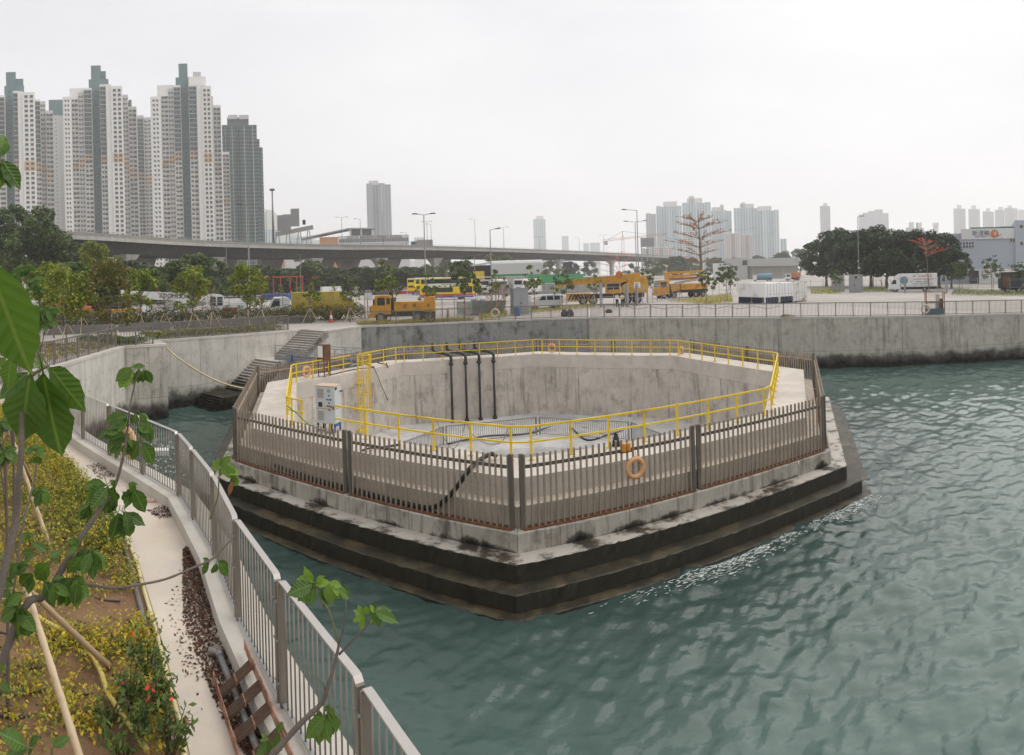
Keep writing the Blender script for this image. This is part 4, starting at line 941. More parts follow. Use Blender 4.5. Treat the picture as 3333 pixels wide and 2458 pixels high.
proto('sparse_a', [M['lf_mid'],M['lf_lime']], (0.7,), h_=5.0, trunk_h=2.4, rx=1.25, k=30, br=0.26, n=560, size=0.12, r0=0.045, seed=4)
proto('sparse_b', [M['lf_mid'],M['lf_grey']], (0.6,), h_=5.2, trunk_h=2.4, rx=1.5, k=32, br=0.30, n=800, size=0.13, r0=0.05, seed=5)
proto('round_a', [M['lf_mid'],M['lf_grey']], (0.5,), h_=4.6, trunk_h=2.0, rx=1.5, k=22, br=0.5, n=1100, size=0.13, r0=0.06, seed=6)
proto('belt_a', [M['lf_dark'],M['lf_grey']], (0.5,), h_=9, trunk_h=2.5, rx=4.8, k=110, br=0.9, n=6500, size=0.30, r0=0.2, z0=1.2, seed=7, low=0.25)
proto('belt_b', [M['lf_grey'],M['lf_dark']], (0.6,), h_=9, trunk_h=2.5, rx=4.5, k=95, br=0.9, n=6000, size=0.30, r0=0.2, z0=1.2, seed=8, low=0.25)
proto('belt_c', [M['lf_mid'],M['lf_grey']], (0.55,), h_=9, trunk_h=2.5, rx=4.0, k=85, br=0.85, n=5400, size=0.30, r0=0.2, z0=1.6, seed=9, low=0.2)
proto('banyan_a', [M['lf_deep'],M['lf_dark']], (0.6,), h_=13, trunk_h=3.0, rx=6.2, k=170, br=0.95, n=12000, size=0.24, r0=0.4, z0=2.9, seed=10, low=0.25, shape=0.5)
proto('banyan_b', [M['lf_deep'],M['lf_dark']], (0.7,), h_=13, trunk_h=3.0, rx=5.6, k=150, br=0.95, n=10500, size=0.24, r0=0.4, z0=2.9, seed=11, low=0.22, shape=0.5)
proto('big_dark', [M['lf_dark'],M['lf_mid']], (0.65,), h_=15, trunk_h=5.0, rx=7.5, k=130, br=1.25, n=11000, size=0.30, r0=0.35, z0=4.0, seed=12, low=0.2)
proto('tall_lime', [M['lf_olive'],M['lf_lime']], (0.6,), h_=12, trunk_h=5, rx=3.0, k=46, br=0.95, n=4200, size=0.2, r0=0.16, z0=3.6, seed=13, low=0.15)
proto('wispy', [M['lf_grey'],M['lf_olive']], (0.55,), h_=8, trunk_h=2.6, rx=4.0, k=44, br=0.9, n=2600, size=0.22, r0=0.14, z0=2.0, seed=14)
random.seed(5)
def bare_mesh(h_, seed):
    random.seed(seed); tr = MB(); tr.tube([(0,0,0),(0.04,0,h_*0.4),(0,0.03,h_*0.75)],[0.05,0.04,0.02],6)
    for _ in range(22):
        z = h_*random.uniform(0.35,0.75); a = random.uniform(0,6.28); l = h_*random.uniform(0.12,0.32)
        p = Vector((0,0,z)); m_ = p+Vector((math.cos(a)*l*0.5,math.sin(a)*l*0.5,l*0.45)); e = m_+Vector((math.cos(a+0.4)*l*0.4,math.sin(a+0.4)*l*0.4,l*0.5)); tr.tube([p,m_,e],[0.022,0.014,0.006],4)
    return tr.mesh('trunk', M['bark'])
BARE = [bare_mesh(4.2,21), bare_mesh(4.6,22)]
# three bamboo stakes round a young tree
stk = MB().tube([(0,0,0),(0,0,1)],0.026,6).mesh('stake', M['bamboo'])
def tripod(loc, label, r=0.95, h_=1.75, a0=0.4):
    t = thing('tree_stakes', label, 'tree stakes', loc)
    for k in range(3):
        a = a0 + k*2.094; p = Vector((r*math.cos(a),r*math.sin(a),0)); q = Vector((-0.12*math.cos(a),-0.12*math.sin(a),h_)); d = q-p
        o = inst('stake', stk, t, p, d.to_track_quat('Z','Y').to_euler(), (1,1,d.length))
    MB().tube([(0,0,h_*0.86),(0,0,h_*0.94)],0.09,8).build('tie', M['blue_tie'] if a0 > 0.5 else M['drip'], t); return t
yt = [(176,1100,'young_a',1.12,'leftmost'),(219,1123,'young_a',1.0,'second from left'),(268,1085,'young_b',0.95,'third from left'),(362,1120,'young_c',1.0,'fourth from left, brownish'),(457,1074,'young_b',1.0,'in front of the white crane jib'),(537,1072,'bare0',1,'bare, left of the white crane cab'),(629,1070,'young_a',1.05,'bushy yellow-green, next to the white crane cab'),(691,1067,'bare1',1.0,'bare, before the white crane cab'),(807,1058,'young_a',1.1,'yellow-green, right of the white crane'),(852,1057,'bare0',1.05,'bare, left of the white lorry cab'),(1010,1054,'sparse_a',0.9,'thin, before the yellow refuse body'),(1140,1052,'sparse_a',0.85,'thin, by the round road signs'),(1273,1044,'sparse_a',1.25,'tall thin, behind the orange lorry cab'),(1391,1040,'sparse_a',0.95,'thin, behind the orange lorry body'),(1512,1034,'sparse_b',1.25,'leafy, before the yellow bus front'),(1625,1028,'sparse_a',1.0,'small, by the scaffold frames'),(1741,1016,'sparse_a',1.1,'small-leaved, above the silver car'),(1831,1007,'sparse_b',0.95,'before the green hoarding'),(1934,998,'sparse_a',0.85,'before the yellow crane'),(2106,983,'sparse_b',1.0,'left of the yellow pump truck'),(2212,980,'bare1',0.5,'stub, before the pump truck'),(2299,988,'sparse_b',0.95,'right of the tall kapok trunk'),(2365,980,'sparse_b',1.1,'left of the navy and white container'),(2378,962,'sparse_b',1.2,'behind the navy and white container'),(2719,956,'round_a',0.95,'round-headed, by the left metal cabinet'),(2870,950,'bare0',0.8,'bare, left of the white box van'),(3125,948,'round_a',1.15,'round-headed, right of the white box van'),(3154,945,'bare1',0.8,'bare, before the ferry office door'),(3228,950,'sparse_b',1.25,'open-crowned, before the ferry office'),(3330,955,'sparse_b',1.0,'at the right edge by the dark lorry')]
for i, (x,y,key,s,w) in enumerate(yt):
    p = at_g(x,y); nm = f'young staked tree, {w}'
    if key.startswith('bare'):
        t = thing('young_tree', nm, 'tree', p, i*1.3, 'young staked trees'); t.scale = (s,s,s); inst('trunk', BARE[int(key[4])], t)
    else: tree(key, nm, p, i*1.7, s, 'young staked trees', 'young_tree')
    tp = tripod(p, f'bamboo stakes round the young tree, {w}', a0=0.3+0.37*i); tp['group'] = 'bamboo tree stakes'
# ------------------------------------------------------------------ hedges and planted strips
def hedge(name, label, quad, h_, n, mats, size=0.07, split=(0.5,0.85)):
    Q = [Vector(q) for q in quad]; c = []
    per = np.array([[ (1-s)*(1-t), s*(1-t), s*t, (1-s)*t ] for s,t in RNG.random((n,2))]); pts = per @ np.array([[q.x,q.y,q.z] for q in Q])
    bumpy = 0.75+0.25*np.sin(pts[:,0]*2.3+pts[:,1]*1.1)*np.sin(pts[:,1]*1.9); pts[:,2] += h_*bumpy*np.sqrt(RNG.random(n))
    V, Fq = scatter_quads(pts, size, 0.9, 1.6); mi = np.digitize(RNG.random(n), split).tolist()
    return tag(MB().np(V,Fq,mi).build(name, mats), label, 'hedge' if 'hedge' in name else 'ground cover', kind='stuff')
def mats3(a,b,c): return [M[a],M[b],M[c]]
def strip(p, q, o0, o1):
    d = q-p; nn = Vector((d.y,-d.x,0)).normalized(); return [cg(p+nn*o0), cg(q+nn*o0), cg(q+nn*o1), cg(p+nn*o1)]
hedge('ground_cover', 'green planted strip behind the railing above the pale wall', strip(sp(12.4),sp(0),0.5,3.6), 0.55, 9000, mats3('lf_mid','lf_olive','gc_y'))
hedge('ground_cover', 'green planted strip behind the bastion railing', strip(bast[0]+Vector((-1,0,0)),bast[1],0.5,6), 0.5, 4500, mats3('lf_mid','lf_olive','lf_dark'))
hedge('ground_cover', 'brownish planted strip behind the left railing', strip(bast[1],bast[3],0.6,6.5), 0.3, 6500, mats3('lf_brown','lf_olive','gc_y'))
hedge('ground_cover', 'yellow-green planted strip behind the dark stained wall', strip(Vector((-3.5,59.2,0)),Vector((-13.9,55.4,0)),0.6,2.6), 0.35, 5500, mats3('gc_g','gc_y','lf_olive'))
hedge('ground_cover', 'small yellow-green plants by the grey utility cabinet', [at_g(1560,1046),at_g(1650,1034),at_g(1650,1020),at_g(1560,1026)], 0.5, 1500, mats3('gc_g','gc_y','lf_mid'))
hedge('ground_cover', 'small yellow plants under the silver car', [at_g(1730,1022),at_g(1940,1000),at_g(1930,992),at_g(1730,1008)], 0.35, 2400, mats3('gc_y','gc_g','lf_olive'))
hedge('ground_cover', 'triangular yellow-green bed under the tall kapok', [at_g(2170,982),at_g(2300,992),at_g(2386,984),at_g(2380,958)], 0.4, 6500, mats3('gc_g','gc_y','lf_brown'))
hedge('hedge', 'low green hedge to the right of the white container', [at_g(2640,962),at_g(2738,960),at_g(2745,944),at_g(2640,944)], 0.7, 4000, mats3('gc_g','lf_mid','gc_y'))
hedge('hedge', 'low green hedge between the metal cabinets and the box van', [at_g(2810,955),at_g(2912,952),at_g(2905,942),at_g(2800,942)], 0.6, 3200, mats3('lf_mid','gc_g','lf_brown'))
hedge('hedge', 'low green hedge before the ferry office', [at_g(3095,963),at_g(3360,968),at_g(3360,950),at_g(3105,948)], 0.6, 7000, mats3('lf_mid','lf_olive','gc_g'))
hedge('hedge', 'dark brownish hedge behind the mesh fence on the left', [at_g(100,1084),at_g(620,1064),at_g(640,1054),at_g(100,1070)], 1.9, 11000, mats3('lf_grey','lf_brown','lf_dark'), 0.09)
hedge('hedge', 'dark brownish hedge before the white lorry cab', [at_g(620,1064),at_g(1190,1046),at_g(1180,1036),at_g(640,1050)], 1.9, 11000, mats3('lf_grey','lf_brown','lf_dark'), 0.09)
# kerbed paving in front of the right-hand beds
M['pavers'] = pm('pavers', (0.47,0.43,0.40), 0.85, 0, 0.16, 1.4, world=True)
m, nt, b = newmat('paver_field'); P = coords(nt,'World'); br = nt.nodes.new('ShaderNodeTexBrick'); br.inputs['Scale'].default_value = 1.0; br.inputs['Brick Width'].default_value = 1.2; br.inputs['Row Height'].default_value = 0.6; br.inputs['Mortar Size'].default_value = 0.012
br.inputs['Color1'].default_value = (0.50,0.455,0.425,1); br.inputs['Color2'].default_value = (0.40,0.365,0.345,1); br.inputs['Mortar'].default_value = (0.30,0.27,0.25,1); nt.links.new(P,br.inputs['Vector'])
nt.links.new(mixc(nt,mth(nt,'MULTIPLY',noise(nt,P,0.5,6),0.5),br.outputs['Color'],(0.52,0.48,0.45,1)),b.inputs['Base Color']); b.inputs['Roughness'].default_value = 0.85
q0 = [right_c[1], right_c[2], right_c[3], right_c[4]]
back = [at_g(2120,985), at_g(2380,990), at_g(2640,975), at_g(2940,958), at_g(3340,965)]
poly = [(p.x,p.y,p.z+0.006) for p in q0] + [(p.x,p.y,p.z+0.006) for p in back] + [(88,30,gz(88)+0.006)]
tag(poly_sheet('paved_promenade', poly, m), kind='structure')
pw = MB(); a, b_ = at_g(3070,980), at_g(3420,1010); pw.add([a+Vector((0,0,0.012)), b_+Vector((0,0,0.012)), b_+Vector((0.1,0.35,0.012)), a+Vector((0.1,0.35,0.012))],[(0,1,2,3)])
tag(pw.build('painted_line', M['white']), kind='structure')
# ------------------------------------------------------------------ mesh fence with angled tops
def mesh_fence(label, px, h_=2.2, step=3.0, cat='fence'):
    pts = [at_g(*p) for p in px]; t = thing('mesh_fence', label, cat, pts[0]); o = pts[0].copy()
    po = MB(); po.tube([(0,0,0),(0,0,h_)],0.045,6); po.tube([(0,0,h_),(0,-0.28,h_+0.36)],0.035,5); pm_ = po.mesh('post', M['steel_grey'])
    for i in range(len(pts)-1):
        p, q = pts[i], pts[i+1]; L = (q-p).length; k = max(1,round(L/step)); rz = math.atan2((q-p).y,(q-p).x)
        for j in range(k + (1 if i == len(pts)-2 else 0)): inst('post', pm_, t, lerp(p,q,j/k)-o, (0,0,rz))
        for z in (0.15,0.95,h_-0.05): MB().tube([p-o+Vector((0,0,z)), q-o+Vector((0,0,z))],0.022,5).build('rail', M['steel_grey'], t)
        w = MB()
        for z in (h_+0.14,h_+0.27): w.tube([p-o+Vector((0,0,z)), q-o+Vector((0,0,z))],0.01,4)
        s = 0.0
        while s < L:                                   # chain-link strands
            a = lerp(p,q,s/L)-o; e = lerp(p,q,min(1,(s+h_*0.6)/L))-o; None; e2 = lerp(p,q,max(0,(s-h_*0.6)/L))-o; w.tube([a+Vector((0,0,0.1)), e2+Vector((0,0,h_-0.05))],0.003,3) if a.y+o.y < 75 else None; s += 0.5
        tag(w.build('wire', M['steel_grey'], t), kind='stuff')
    return t
mesh_fence('grey mesh fence with angled tops along the left planted strip', [(120,1082),(388,1070),(568,1062),(747,1052),(922,1046),(1086,1043),(1290,1038),(1440,1032)])
mesh_fence('grey mesh fence behind the skip and the utility cabinet', [(1480,1030),(1640,1018),(1787,1005),(1902,1000),(1955,999)])
mesh_fence('grey mesh fence between the gate and the pump truck', [(2074,996),(2191,972),(2341,960),(2400,956)])
mesh_fence('grey mesh fence behind the two metal cabinets', [(2560,952),(2680,951),(2945,950)])
mesh_fence('grey mesh fence before the ferry office', [(3085,953),(3400,956)])
# gates
def gate(label, a, b_, h_=2.6):
    a, b_ = at_g(*a), at_g(*b_); u = (b_-a); L = u.length; t = thing('gate', label, 'gate', a, math.atan2(u.y,u.x))
    for x in (0,L): MB().box(x-0.12,x+0.12,-0.12,0.12,0,h_+0.35).build('gate_post', M['steel_grey'], t)
    for x in (0.2,L-0.2,L*0.5): MB().box(x-0.035,x+0.035,-0.03,0.03,0.1,h_).build('upright', M['steel_grey'], t)
    for z in (0.15,h_*0.5,h_-0.05): MB().box(0.2,L-0.2,-0.03,0.03,z-0.03,z+0.03).build('bar', M['steel_grey'], t)
    return t
gate('grey tube gate before the yellow crane where two men stand', (1956,1000), (2040,998))
gate('wide grey gate before the white box van', (2946,954), (3080,956))
gate('narrow grey gate right of the two men', (2042,998), (2074,996))
# low stone wall along the left strip, block by block
wl = thing('stone_wall', 'low dark block wall behind the left planted strip', 'wall'); bm_ = MB().box(0.006,0.594,-0.12,0.12,0.005,0.235).mesh('block', pm('dark_block',(0.16,0.15,0.14),0.9,0,0.35,5,0.4))
wp = [at_g(140,1092),at_g(388,1080),at_g(568,1071),at_g(747,1061),at_g(922,1054),at_g(1030,1050)]
for i in range(len(wp)-1):
    p, q = wp[i], wp[i+1]; u = (q-p); L = u.length; rz = math.atan2(u.y,u.x); k = int(L/0.6)
    for c in range(3):
        for j in range(k): inst('block', bm_, wl, lerp(p,q,(j+0.5*(c%2))*0.6/L)+Vector((0,0,c*0.24)), (0,0,rz))
# ------------------------------------------------------------------ lamp posts
M['lamp'] = pm('lamp_grey', (0.20,0.195,0.185), 0.5, 0.4, 0.12, 2); M['lamp_head'] = pm('lamp_head', (0.10,0.10,0.10), 0.4)
def lamp(label, base, top, arms, d=None, al=1.9, r=0.10, group='street lamps', z0=None, rot=0.0):
    b = at_g(*base) if d is None else at_d(base[0],base[1],d); hd = math.hypot(b.x,b.y); tp = at_d(top[0],top[1],hd); h_ = tp.z-b.z
    th = math.atan2(b.x,b.y); t = thing('street_lamp', label, 'street lamp', b, -th+rot, group)
    MB().tube([(0,0,0),(0,0,1.2),(0,0,1.25),(0,0,h_)],[r*1.25,r*1.25,r,r*0.6],10).build('pole', M['lamp'], t, True)
    for s in arms:
        MB().tube([(0,0,h_-0.05),(s*al*0.5,0,h_+0.04),(s*al,0,h_+0.10)],0.04,6).build('arm', M['lamp'], t)
        MB().add([(s*al,-0.12,h_+0.05),(s*(al+0.85),-0.16,h_+0.10),(s*(al+0.85),0.16,h_+0.10),(s*al,0.12,h_+0.05),(s*al,-0.1,h_+0.18),(s*(al+0.6),-0.13,h_+0.24),(s*(al+0.6),0.13,h_+0.24),(s*al,0.1,h_+0.18)],[(0,3,2,1),(4,5,6,7),(0,1,5,4),(1,2,6,5),(2,3,7,6),(3,0,4,7)]).build('lamp_head', M['lamp_head'], t)
    return t
lamp('twin-armed street lamp rising beside the yellow buses', (1388,1008), (1376,699), (-1,1), al=0.8)
lamp('tall single-armed street lamp right of the white crane cab', (815,1042), (806,668), (-1,), al=0.6)
lamp('single-armed street lamp before the viaduct left of the red frames', (740,970), (735,735), (1,), al=1.2)
lamp('single-armed street lamp by the scaffold frames', (1602,1000), (1590,748), (1,), al=0.7)
lamp('tallest street lamp of the pair by the yellow crane, arm to the left', (2081,980), (2075,684), (-1,), al=1.6)
lamp('twin-armed street lamp of the pair by the yellow crane', (2074,968), (2068,722), (-1,1), al=1.3)
lamp('small street lamp behind the red-flowering tree', (1977,915), (1973,806), (1,), al=1.4)
lamp('twin-armed street lamp left of the grey ramp building', (2415,905), (2411,748), (-1,1), al=2.6)
lamp('single-armed street lamp, arm to the left, by the grey ramp building', (2472,907), (2468,743), (-1,), al=4.0)
lamp('twin-armed street lamp furthest right by the grey ramp building', (2504,905), (2501,758), (-1,1), al=2.6)
lamp('slim twin-armed street lamp between the two by the ramp', (2450,898), (2447,768), (-1,1), al=2.6)
lamp('street lamp rising out of the dark trees on the right', (2797,946), (2791,706), (1,), al=0.6)
lamp('small street lamp at the left edge of the dark trees', (2682,905), (2676,800), (-1,), al=2.0)
lamp('floodlight mast with two heads before the belt of trees', (980,968), (977,830), (-1,1), al=0.5)
lamp('pole lamp in front of the white shed', (1548,985), (1546,832), (-1,1), al=0.4, r=0.08)
lamp('thin floodlight mast left of the white shed', (1458,950), (1456,850), (-1,1), al=0.4, r=0.08)
lamp('floodlight mast behind the green hoarding', (1836,905), (1834,822), (-1,1), al=0.9, r=0.09)
lamp('second floodlight mast behind the green hoarding', (1895,902), (1893,838), (-1,1), al=0.9, r=0.09)
# ------------------------------------------------------------------ vehicles and yard things
def ordf(i): return ('first','second','third','fourth','fifth','sixth','seventh','eighth','ninth','tenth','eleventh','twelfth','thirteenth','fourteenth')[i]
def facing(p): return -math.atan2(p.x, p.y)          # rotation that makes local x run left to right across the view
tyre = MB().lathe([(0.30,-0.12),(0.46,-0.13),(0.5,-0.08),(0.5,0.08),(0.46,0.13),(0.30,0.12)],18,axis='y').mesh('tyre', M['black'], True)
M['rim'] = pm('rim_grey',(0.30,0.29,0.28),0.6,0.3); rim = MB().lathe([(0.0,-0.10),(0.12,-0.12),(0.24,-0.06),(0.31,-0.10),(0.31,0.10),(0.24,0.06),(0.12,0.12),(0,0.10)],14,axis='y').mesh('rim', M['rim'], True)
def wheel(par, x, y, r=0.5):
    w = thing('wheel', None, None, (x,y,r)); w.parent = par; w.scale = (r/0.5,)*3
    inst('tyre', tyre, w); inst('rim', rim, w); return w
P_ = lambda n, c, r=0.45, **k: M.setdefault(n, pm(n, c, r, 0, 0.08, 1.5, **k))
P_('cat_yellow',(0.58,0.30,0.022),dirt=(0.25,0.13,0.03),dirtamt=0.0); P_('truck_orange',(0.58,0.285,0.028),dirt=(0.30,0.15,0.03),dirtamt=-0.2); P_('tip_orange',(0.55,0.17,0.035),dirt=(0.25,0.09,0.03),dirtamt=0.1); P_('refuse_yellow',(0.48,0.36,0.03),dirt=(0.28,0.20,0.03),dirtamt=0.1)
P_('veh_white',(0.72,0.72,0.71),dirt=(0.40,0.38,0.35),dirtamt=-0.3); P_('bus_yellow',(0.80,0.58,0.0)); P_('bus_red',(0.55,0.05,0.03)); P_('bus_blue',(0.03,0.10,0.36)); P_('silver',(0.50,0.51,0.50),0.35); P_('navy',(0.010,0.018,0.055)); P_('dark_green',(0.012,0.030,0.026)); P_('skip_blue',(0.17,0.30,0.31),dirt=(0.22,0.15,0.10),dirtamt=0.3); P_('chassis',(0.03,0.03,0.03),0.7); P_('crane_red',(0.52,0.06,0.03)); P_('car_red',(0.40,0.02,0.02)); P_('drum_blue',(0.02,0.10,0.30)); P_('tank_blue',(0.10,0.26,0.36)); P_('pale_conc',(0.52,0.49,0.45),0.85); P_('hoard_green',(0.01,0.22,0.07),0.6); P_('hoard_grey',(0.32,0.31,0.295),0.7); P_('lamp_red',(0.4,0.02,0.02)); P_('lamp_white',(0.7,0.7,0.65)); P_('gantry_red',(0.42,0.07,0.03)); P_('skin',(0.42,0.26,0.18)); P_('cloth_white',(0.62,0.62,0.62),0.9); P_('cloth_dark',(0.03,0.033,0.045),0.9); P_('vest',(0.70,0.62,0.04),0.8); P_('hair',(0.012,0.010,0.009),0.6); P_('cone_red',(0.55,0.10,0.06),0.6); P_('cone_pink',(0.55,0.36,0.32),0.7)
def text(body, name, mat, parent, loc, rot, size, ext=0.01, align='CENTER', sx=1.0):
    cu = bpy.data.curves.new(name,'FONT'); cu.body = body; cu.size = size; cu.extrude = ext; cu.align_x = align; cu.align_y = 'CENTER'
    o = bpy.data.objects.new(name, cu); COL.objects.link(o); bpy.context.view_layer.update()
    me = bpy.data.meshes.new_from_object(o.evaluated_get(bpy.context.evaluated_depsgraph_get())); bpy.data.objects.remove(o); bpy.data.curves.remove(cu)
    me.materials.clear(); me.materials.append(mat); q = inst(name, me, parent, loc, rot, (sx,1,1)); return q
FR = (math.pi/2,0,0)       # text on a face looking to -y
# orange lorry with the long low body (facing left), local +x = right
p = at_g(1312,1046); t = thing('orange_lorry','orange-yellow lorry with a flat body parked behind the planted strip','lorry',p,facing(p)-0.10)
MB().yprism([(-3.0,0.75),(-1.0,0.75),(-1.0,2.55),(-1.2,2.62),(-2.55,2.62),(-2.8,1.75),(-3.05,1.55)],-1.1,1.1).build('cab',M['truck_orange'],t,bevel=0.04)
MB().add([(-2.83,-0.95,1.70),(-2.83,0.95,1.70),(-2.60,0.95,2.45),(-2.60,-0.95,2.45)],[(0,1,2,3)]).build('windscreen',M['glass'],t)
MB().box(-2.35,-1.62,-1.125,-1.105,1.65,2.40).build('side_window',M['glass'],t); MB().box(-1.45,-1.12,-1.125,-1.105,1.75,2.35).build('rear_window',M['glass'],t)
MB().box(-3.12,-3.03,-1.0,1.0,0.95,1.50).build('grille',M['chassis'],t); MB().box(-3.25,-2.6,-1.15,1.15,0.45,0.8).build('bumper',M['truck_orange'],t)
MB().box(-0.72,2.75,-1.15,1.15,1.05,1.95).build('body',M['truck_orange'],t); MB().box(-0.95,-0.75,-1.15,1.15,0.9,2.35).build('headboard',M['chassis'],t); MB().box(2.2,3.2,-1.1,1.1,0.95,2.35).build('tail_unit',M['truck_orange'],t)
MB().box(-2.9,3.2,-0.5,0.5,0.5,0.95).build('chassis',M['chassis'],t)
for x in (-2.1,1.5,2.55):
    for y in (-1.0,1.0): wheel(t,x,y,0.48)
for k,(ch,x) in enumerate((('合',0.35),('成',1.25),('8',2.6))): text(ch,'lettering',M['chassis'],t,(x,-1.16 if k<2 else -1.16,1.55),FR,0.42)
M['hose_coil'] = M['rust']; MB().torus((2.4,0,2.5),0.3,0.06,16,6,(1,0.3,0.1)).build('hose_coil',M['rust'],t)
for y in (-1.28,1.28): MB().box(-2.75,-2.6,y-0.1,y+0.1,1.75,2.25).build('mirror',M['chassis'],t)
for y in (-0.8,0.8): MB().box(-3.13,-3.05,y-0.18,y+0.18,0.85,1.0).build('headlight',M['lamp_white'],t)
for x in (-0.3,0.6,1.5,2.1): MB().box(x-0.04,x+0.04,-1.17,-1.15,1.05,1.95).build('body_rib',M['truck_orange'],t)
MB().box(-3.26,-3.25,-0.25,0.25,0.55,0.68).build('number_plate',M['yellow'],t); MB().box(-1.25,-0.95,-0.3,0.3,2.3,2.9).build('exhaust_stack',M['chassis'],t); MB().box(-2.3,-1.5,-1.13,-1.11,0.95,1.62).build('cab_door',M['truck_orange'],t)
# white mobile crane
p = at_g(600,1049); t = thing('mobile_crane','white mobile crane with long white jib and red stripe, behind the hedge','crane',p,facing(p)+0.02)
MB().box(-9,5.8,-1.2,1.2,0.75,1.15).build('carrier',M['veh_white'],t); MB().box(-6.4,-2.0,-1.25,1.25,0.7,1.3).build('deck',M['veh_white'],t)
MB().add([( -6.4,-0.45,2.75),(3.6,-0.45,2.05),(3.6,0.45,2.05),(-6.4,0.45,2.75),(-6.4,-0.45,3.55),(3.6,-0.45,2.95),(3.6,0.45,2.95),(-6.4,0.45,3.55)],[(0,3,2,1),(4,5,6,7),(0,1,5,4),(1,2,6,5),(2,3,7,6),(3,0,4,7)]).build('jib',M['veh_white'],t)
MB().box(-6.75,-6.35,-0.42,0.42,2.7,3.65).build('jib_head',M['white'],t)
for k in range(4): MB().add([(-6.77,-0.42,2.8+k*0.22),(-6.77,0.42,2.95+k*0.22),(-6.77,0.42,3.05+k*0.22),(-6.77,-0.42,2.9+k*0.22)],[(0,3,2,1)]).build('warning_stripe',M['crane_red'],t)
MB().yprism([(2.2,0.9),(4.2,0.9),(4.2,2.75),(3.9,2.9),(2.9,2.85),(2.45,2.1),(2.25,1.5)],-1.5,-0.35).build('cab',M['veh_white'],t,bevel=0.05)
MB().box(2.75,3.35,-1.52,-1.50,1.75,2.65).build('cab_window',M['glass'],t); MB().box(3.5,4.05,-1.52,-1.50,1.75,2.65).build('cab_window',M['glass'],t)
MB().add([(2.6,-1.525,0.85),(3.8,-1.525,0.85),(4.15,-1.525,1.5),(5.6,-1.525,1.5),(5.6,-1.525,0.85+0.05),(5.2,-1.525,0.7),(2.6,-1.525,0.7)],[(0,6,5,4,3,2,1)]).build('red_stripe',M['crane_red'],t)
MB().box(4.2,6.6,-1.5,1.2,0.9,1.85).build('engine_cover',M['veh_white'],t); MB().box(4.6,7.4,-0.8,0.8,1.9,2.25).build('counterweight',M['veh_white'],t)
MB().tube([(-2.6,-0.2,1.2),(2.4,-0.2,2.0)],0.16,8).build('jack',M['steel_grey'],t)
for x in (-5.2,-4.0,-0.6,0.8,4.6): 
    for y in (-1.05,1.05): wheel(t,x,y,0.5)
text('ZOOMLION','lettering',M['chassis'],t,(-1.0,-0.47,2.83),(math.pi/2,0.065,0),0.62)
text('91855282','phone_number',M['crane_red'],t,(-2.9,-1.27,1.0),FR,0.42)
for x,z in ((1.7,2.65),(-4.7,2.98)): MB().lathe([(0,-0.02),(0.2,-0.02),(0.2,0)],12,(x,-0.46,z),axis='y').build('jib_roundel',M['bus_red'],t)
# orange tipper body and yellow flatbed behind the young trees on the left
p = at_g(240,1056); t = thing('tipper_lorry','orange tipper lorry body with rolled top edge behind the left young trees','lorry',p,facing(p)-0.1)
MB().add([(-2.9,-1.2,0.95),(2.55,-1.2,0.95),(2.3,-1.3,2.75),(-2.9,-1.3,2.75),(-2.9,1.2,0.95),(2.55,1.2,0.95),(2.3,1.3,2.75),(-2.9,1.3,2.75)],[(0,1,2,3),(5,4,7,6),(1,5,6,2),(4,0,3,7),(0,4,5,1)]).build('tipper_body',M['tip_orange'],t)
for y in (-1.3,1.3): MB().tube([(-2.9,y,2.75),(2.3,y,2.75)],0.13,8).build('top_edge',M['tip_orange'],t)
MB().box(-3,2.3,-0.5,0.5,0.5,0.95).build('chassis',M['chassis'],t)
for x in (-2,-0.7,1.6):
    for y in (-1,1): wheel(t,x,y,0.5)
text('KING SUNG','lettering',M['veh_white'],t,(-0.3,-1.262,1.75),(math.pi/2-0.055,0,0),0.3)
p = at_g(392,1053); t = thing('flatbed_lorry','low yellow flatbed lorry right of the orange tipper','lorry',p,facing(p))
MB().box(-2.4,2.4,-1.1,1.1,0.95,1.55).build('bed_side',M['truck_orange'],t); MB().box(-2.5,-2.4,-1.1,1.1,0.9,1.7).build('tailboard',M['truck_orange'],t); MB().box(2.2,3.0,-1.0,1.0,0.7,2.3).build('cab',M['veh_white'],t)
for x in (-1.4,1.6):
    for y in (-1,1): wheel(t,x,y,0.45)
# white lorry with yellow refuse body
p = at_g(1020,1040); t = thing('refuse_lorry','yellow refuse lorry with white cab behind the hedge','lorry',p,facing(p)+0.05)
MB().add([(-2.2,-1.25,1.0),(4.4,-1.25,1.0),(4.7,-1.25,1.4),(3.0,-1.25,2.95),(-2.2,-1.25,2.95),(-2.2,1.25,1.0),(4.4,1.25,1.0),(4.7,1.25,1.4),(3.0,1.25,2.95),(-2.2,1.25,2.95)],[(0,1,2,3,4),(9,8,7,6,5),(0,5,6,1),(1,6,7,2),(2,7,8,3),(3,8,9,4),(4,9,5,0)]).build('refuse_body',M['refuse_yellow'],t)
for x in (-2.0,0.1,1.0): MB().box(x,x+0.16,-1.31,-1.25,1.05,2.9).build('rib',M['refuse_yellow'],t)
MB().box(-2.3,-2.2,-1.25,1.25,1.0,3.05).build('bulkhead',M['refuse_yellow'],t)
MB().yprism([(-5.0,0.7),(-2.5,0.7),(-2.5,2.3),(-2.9,2.5),(-4.2,2.5),(-4.75,1.7),(-5.0,1.3)],-1.2,1.2).build('cab',M['veh_white'],t,bevel=0.06)
MB().add([(-4.78,-1.05,1.66),(-4.78,1.05,1.66),(-4.28,1.05,2.38),(-4.28,-1.05,2.38)],[(0,1,2,3)]).build('windscreen',M['glass'],t)
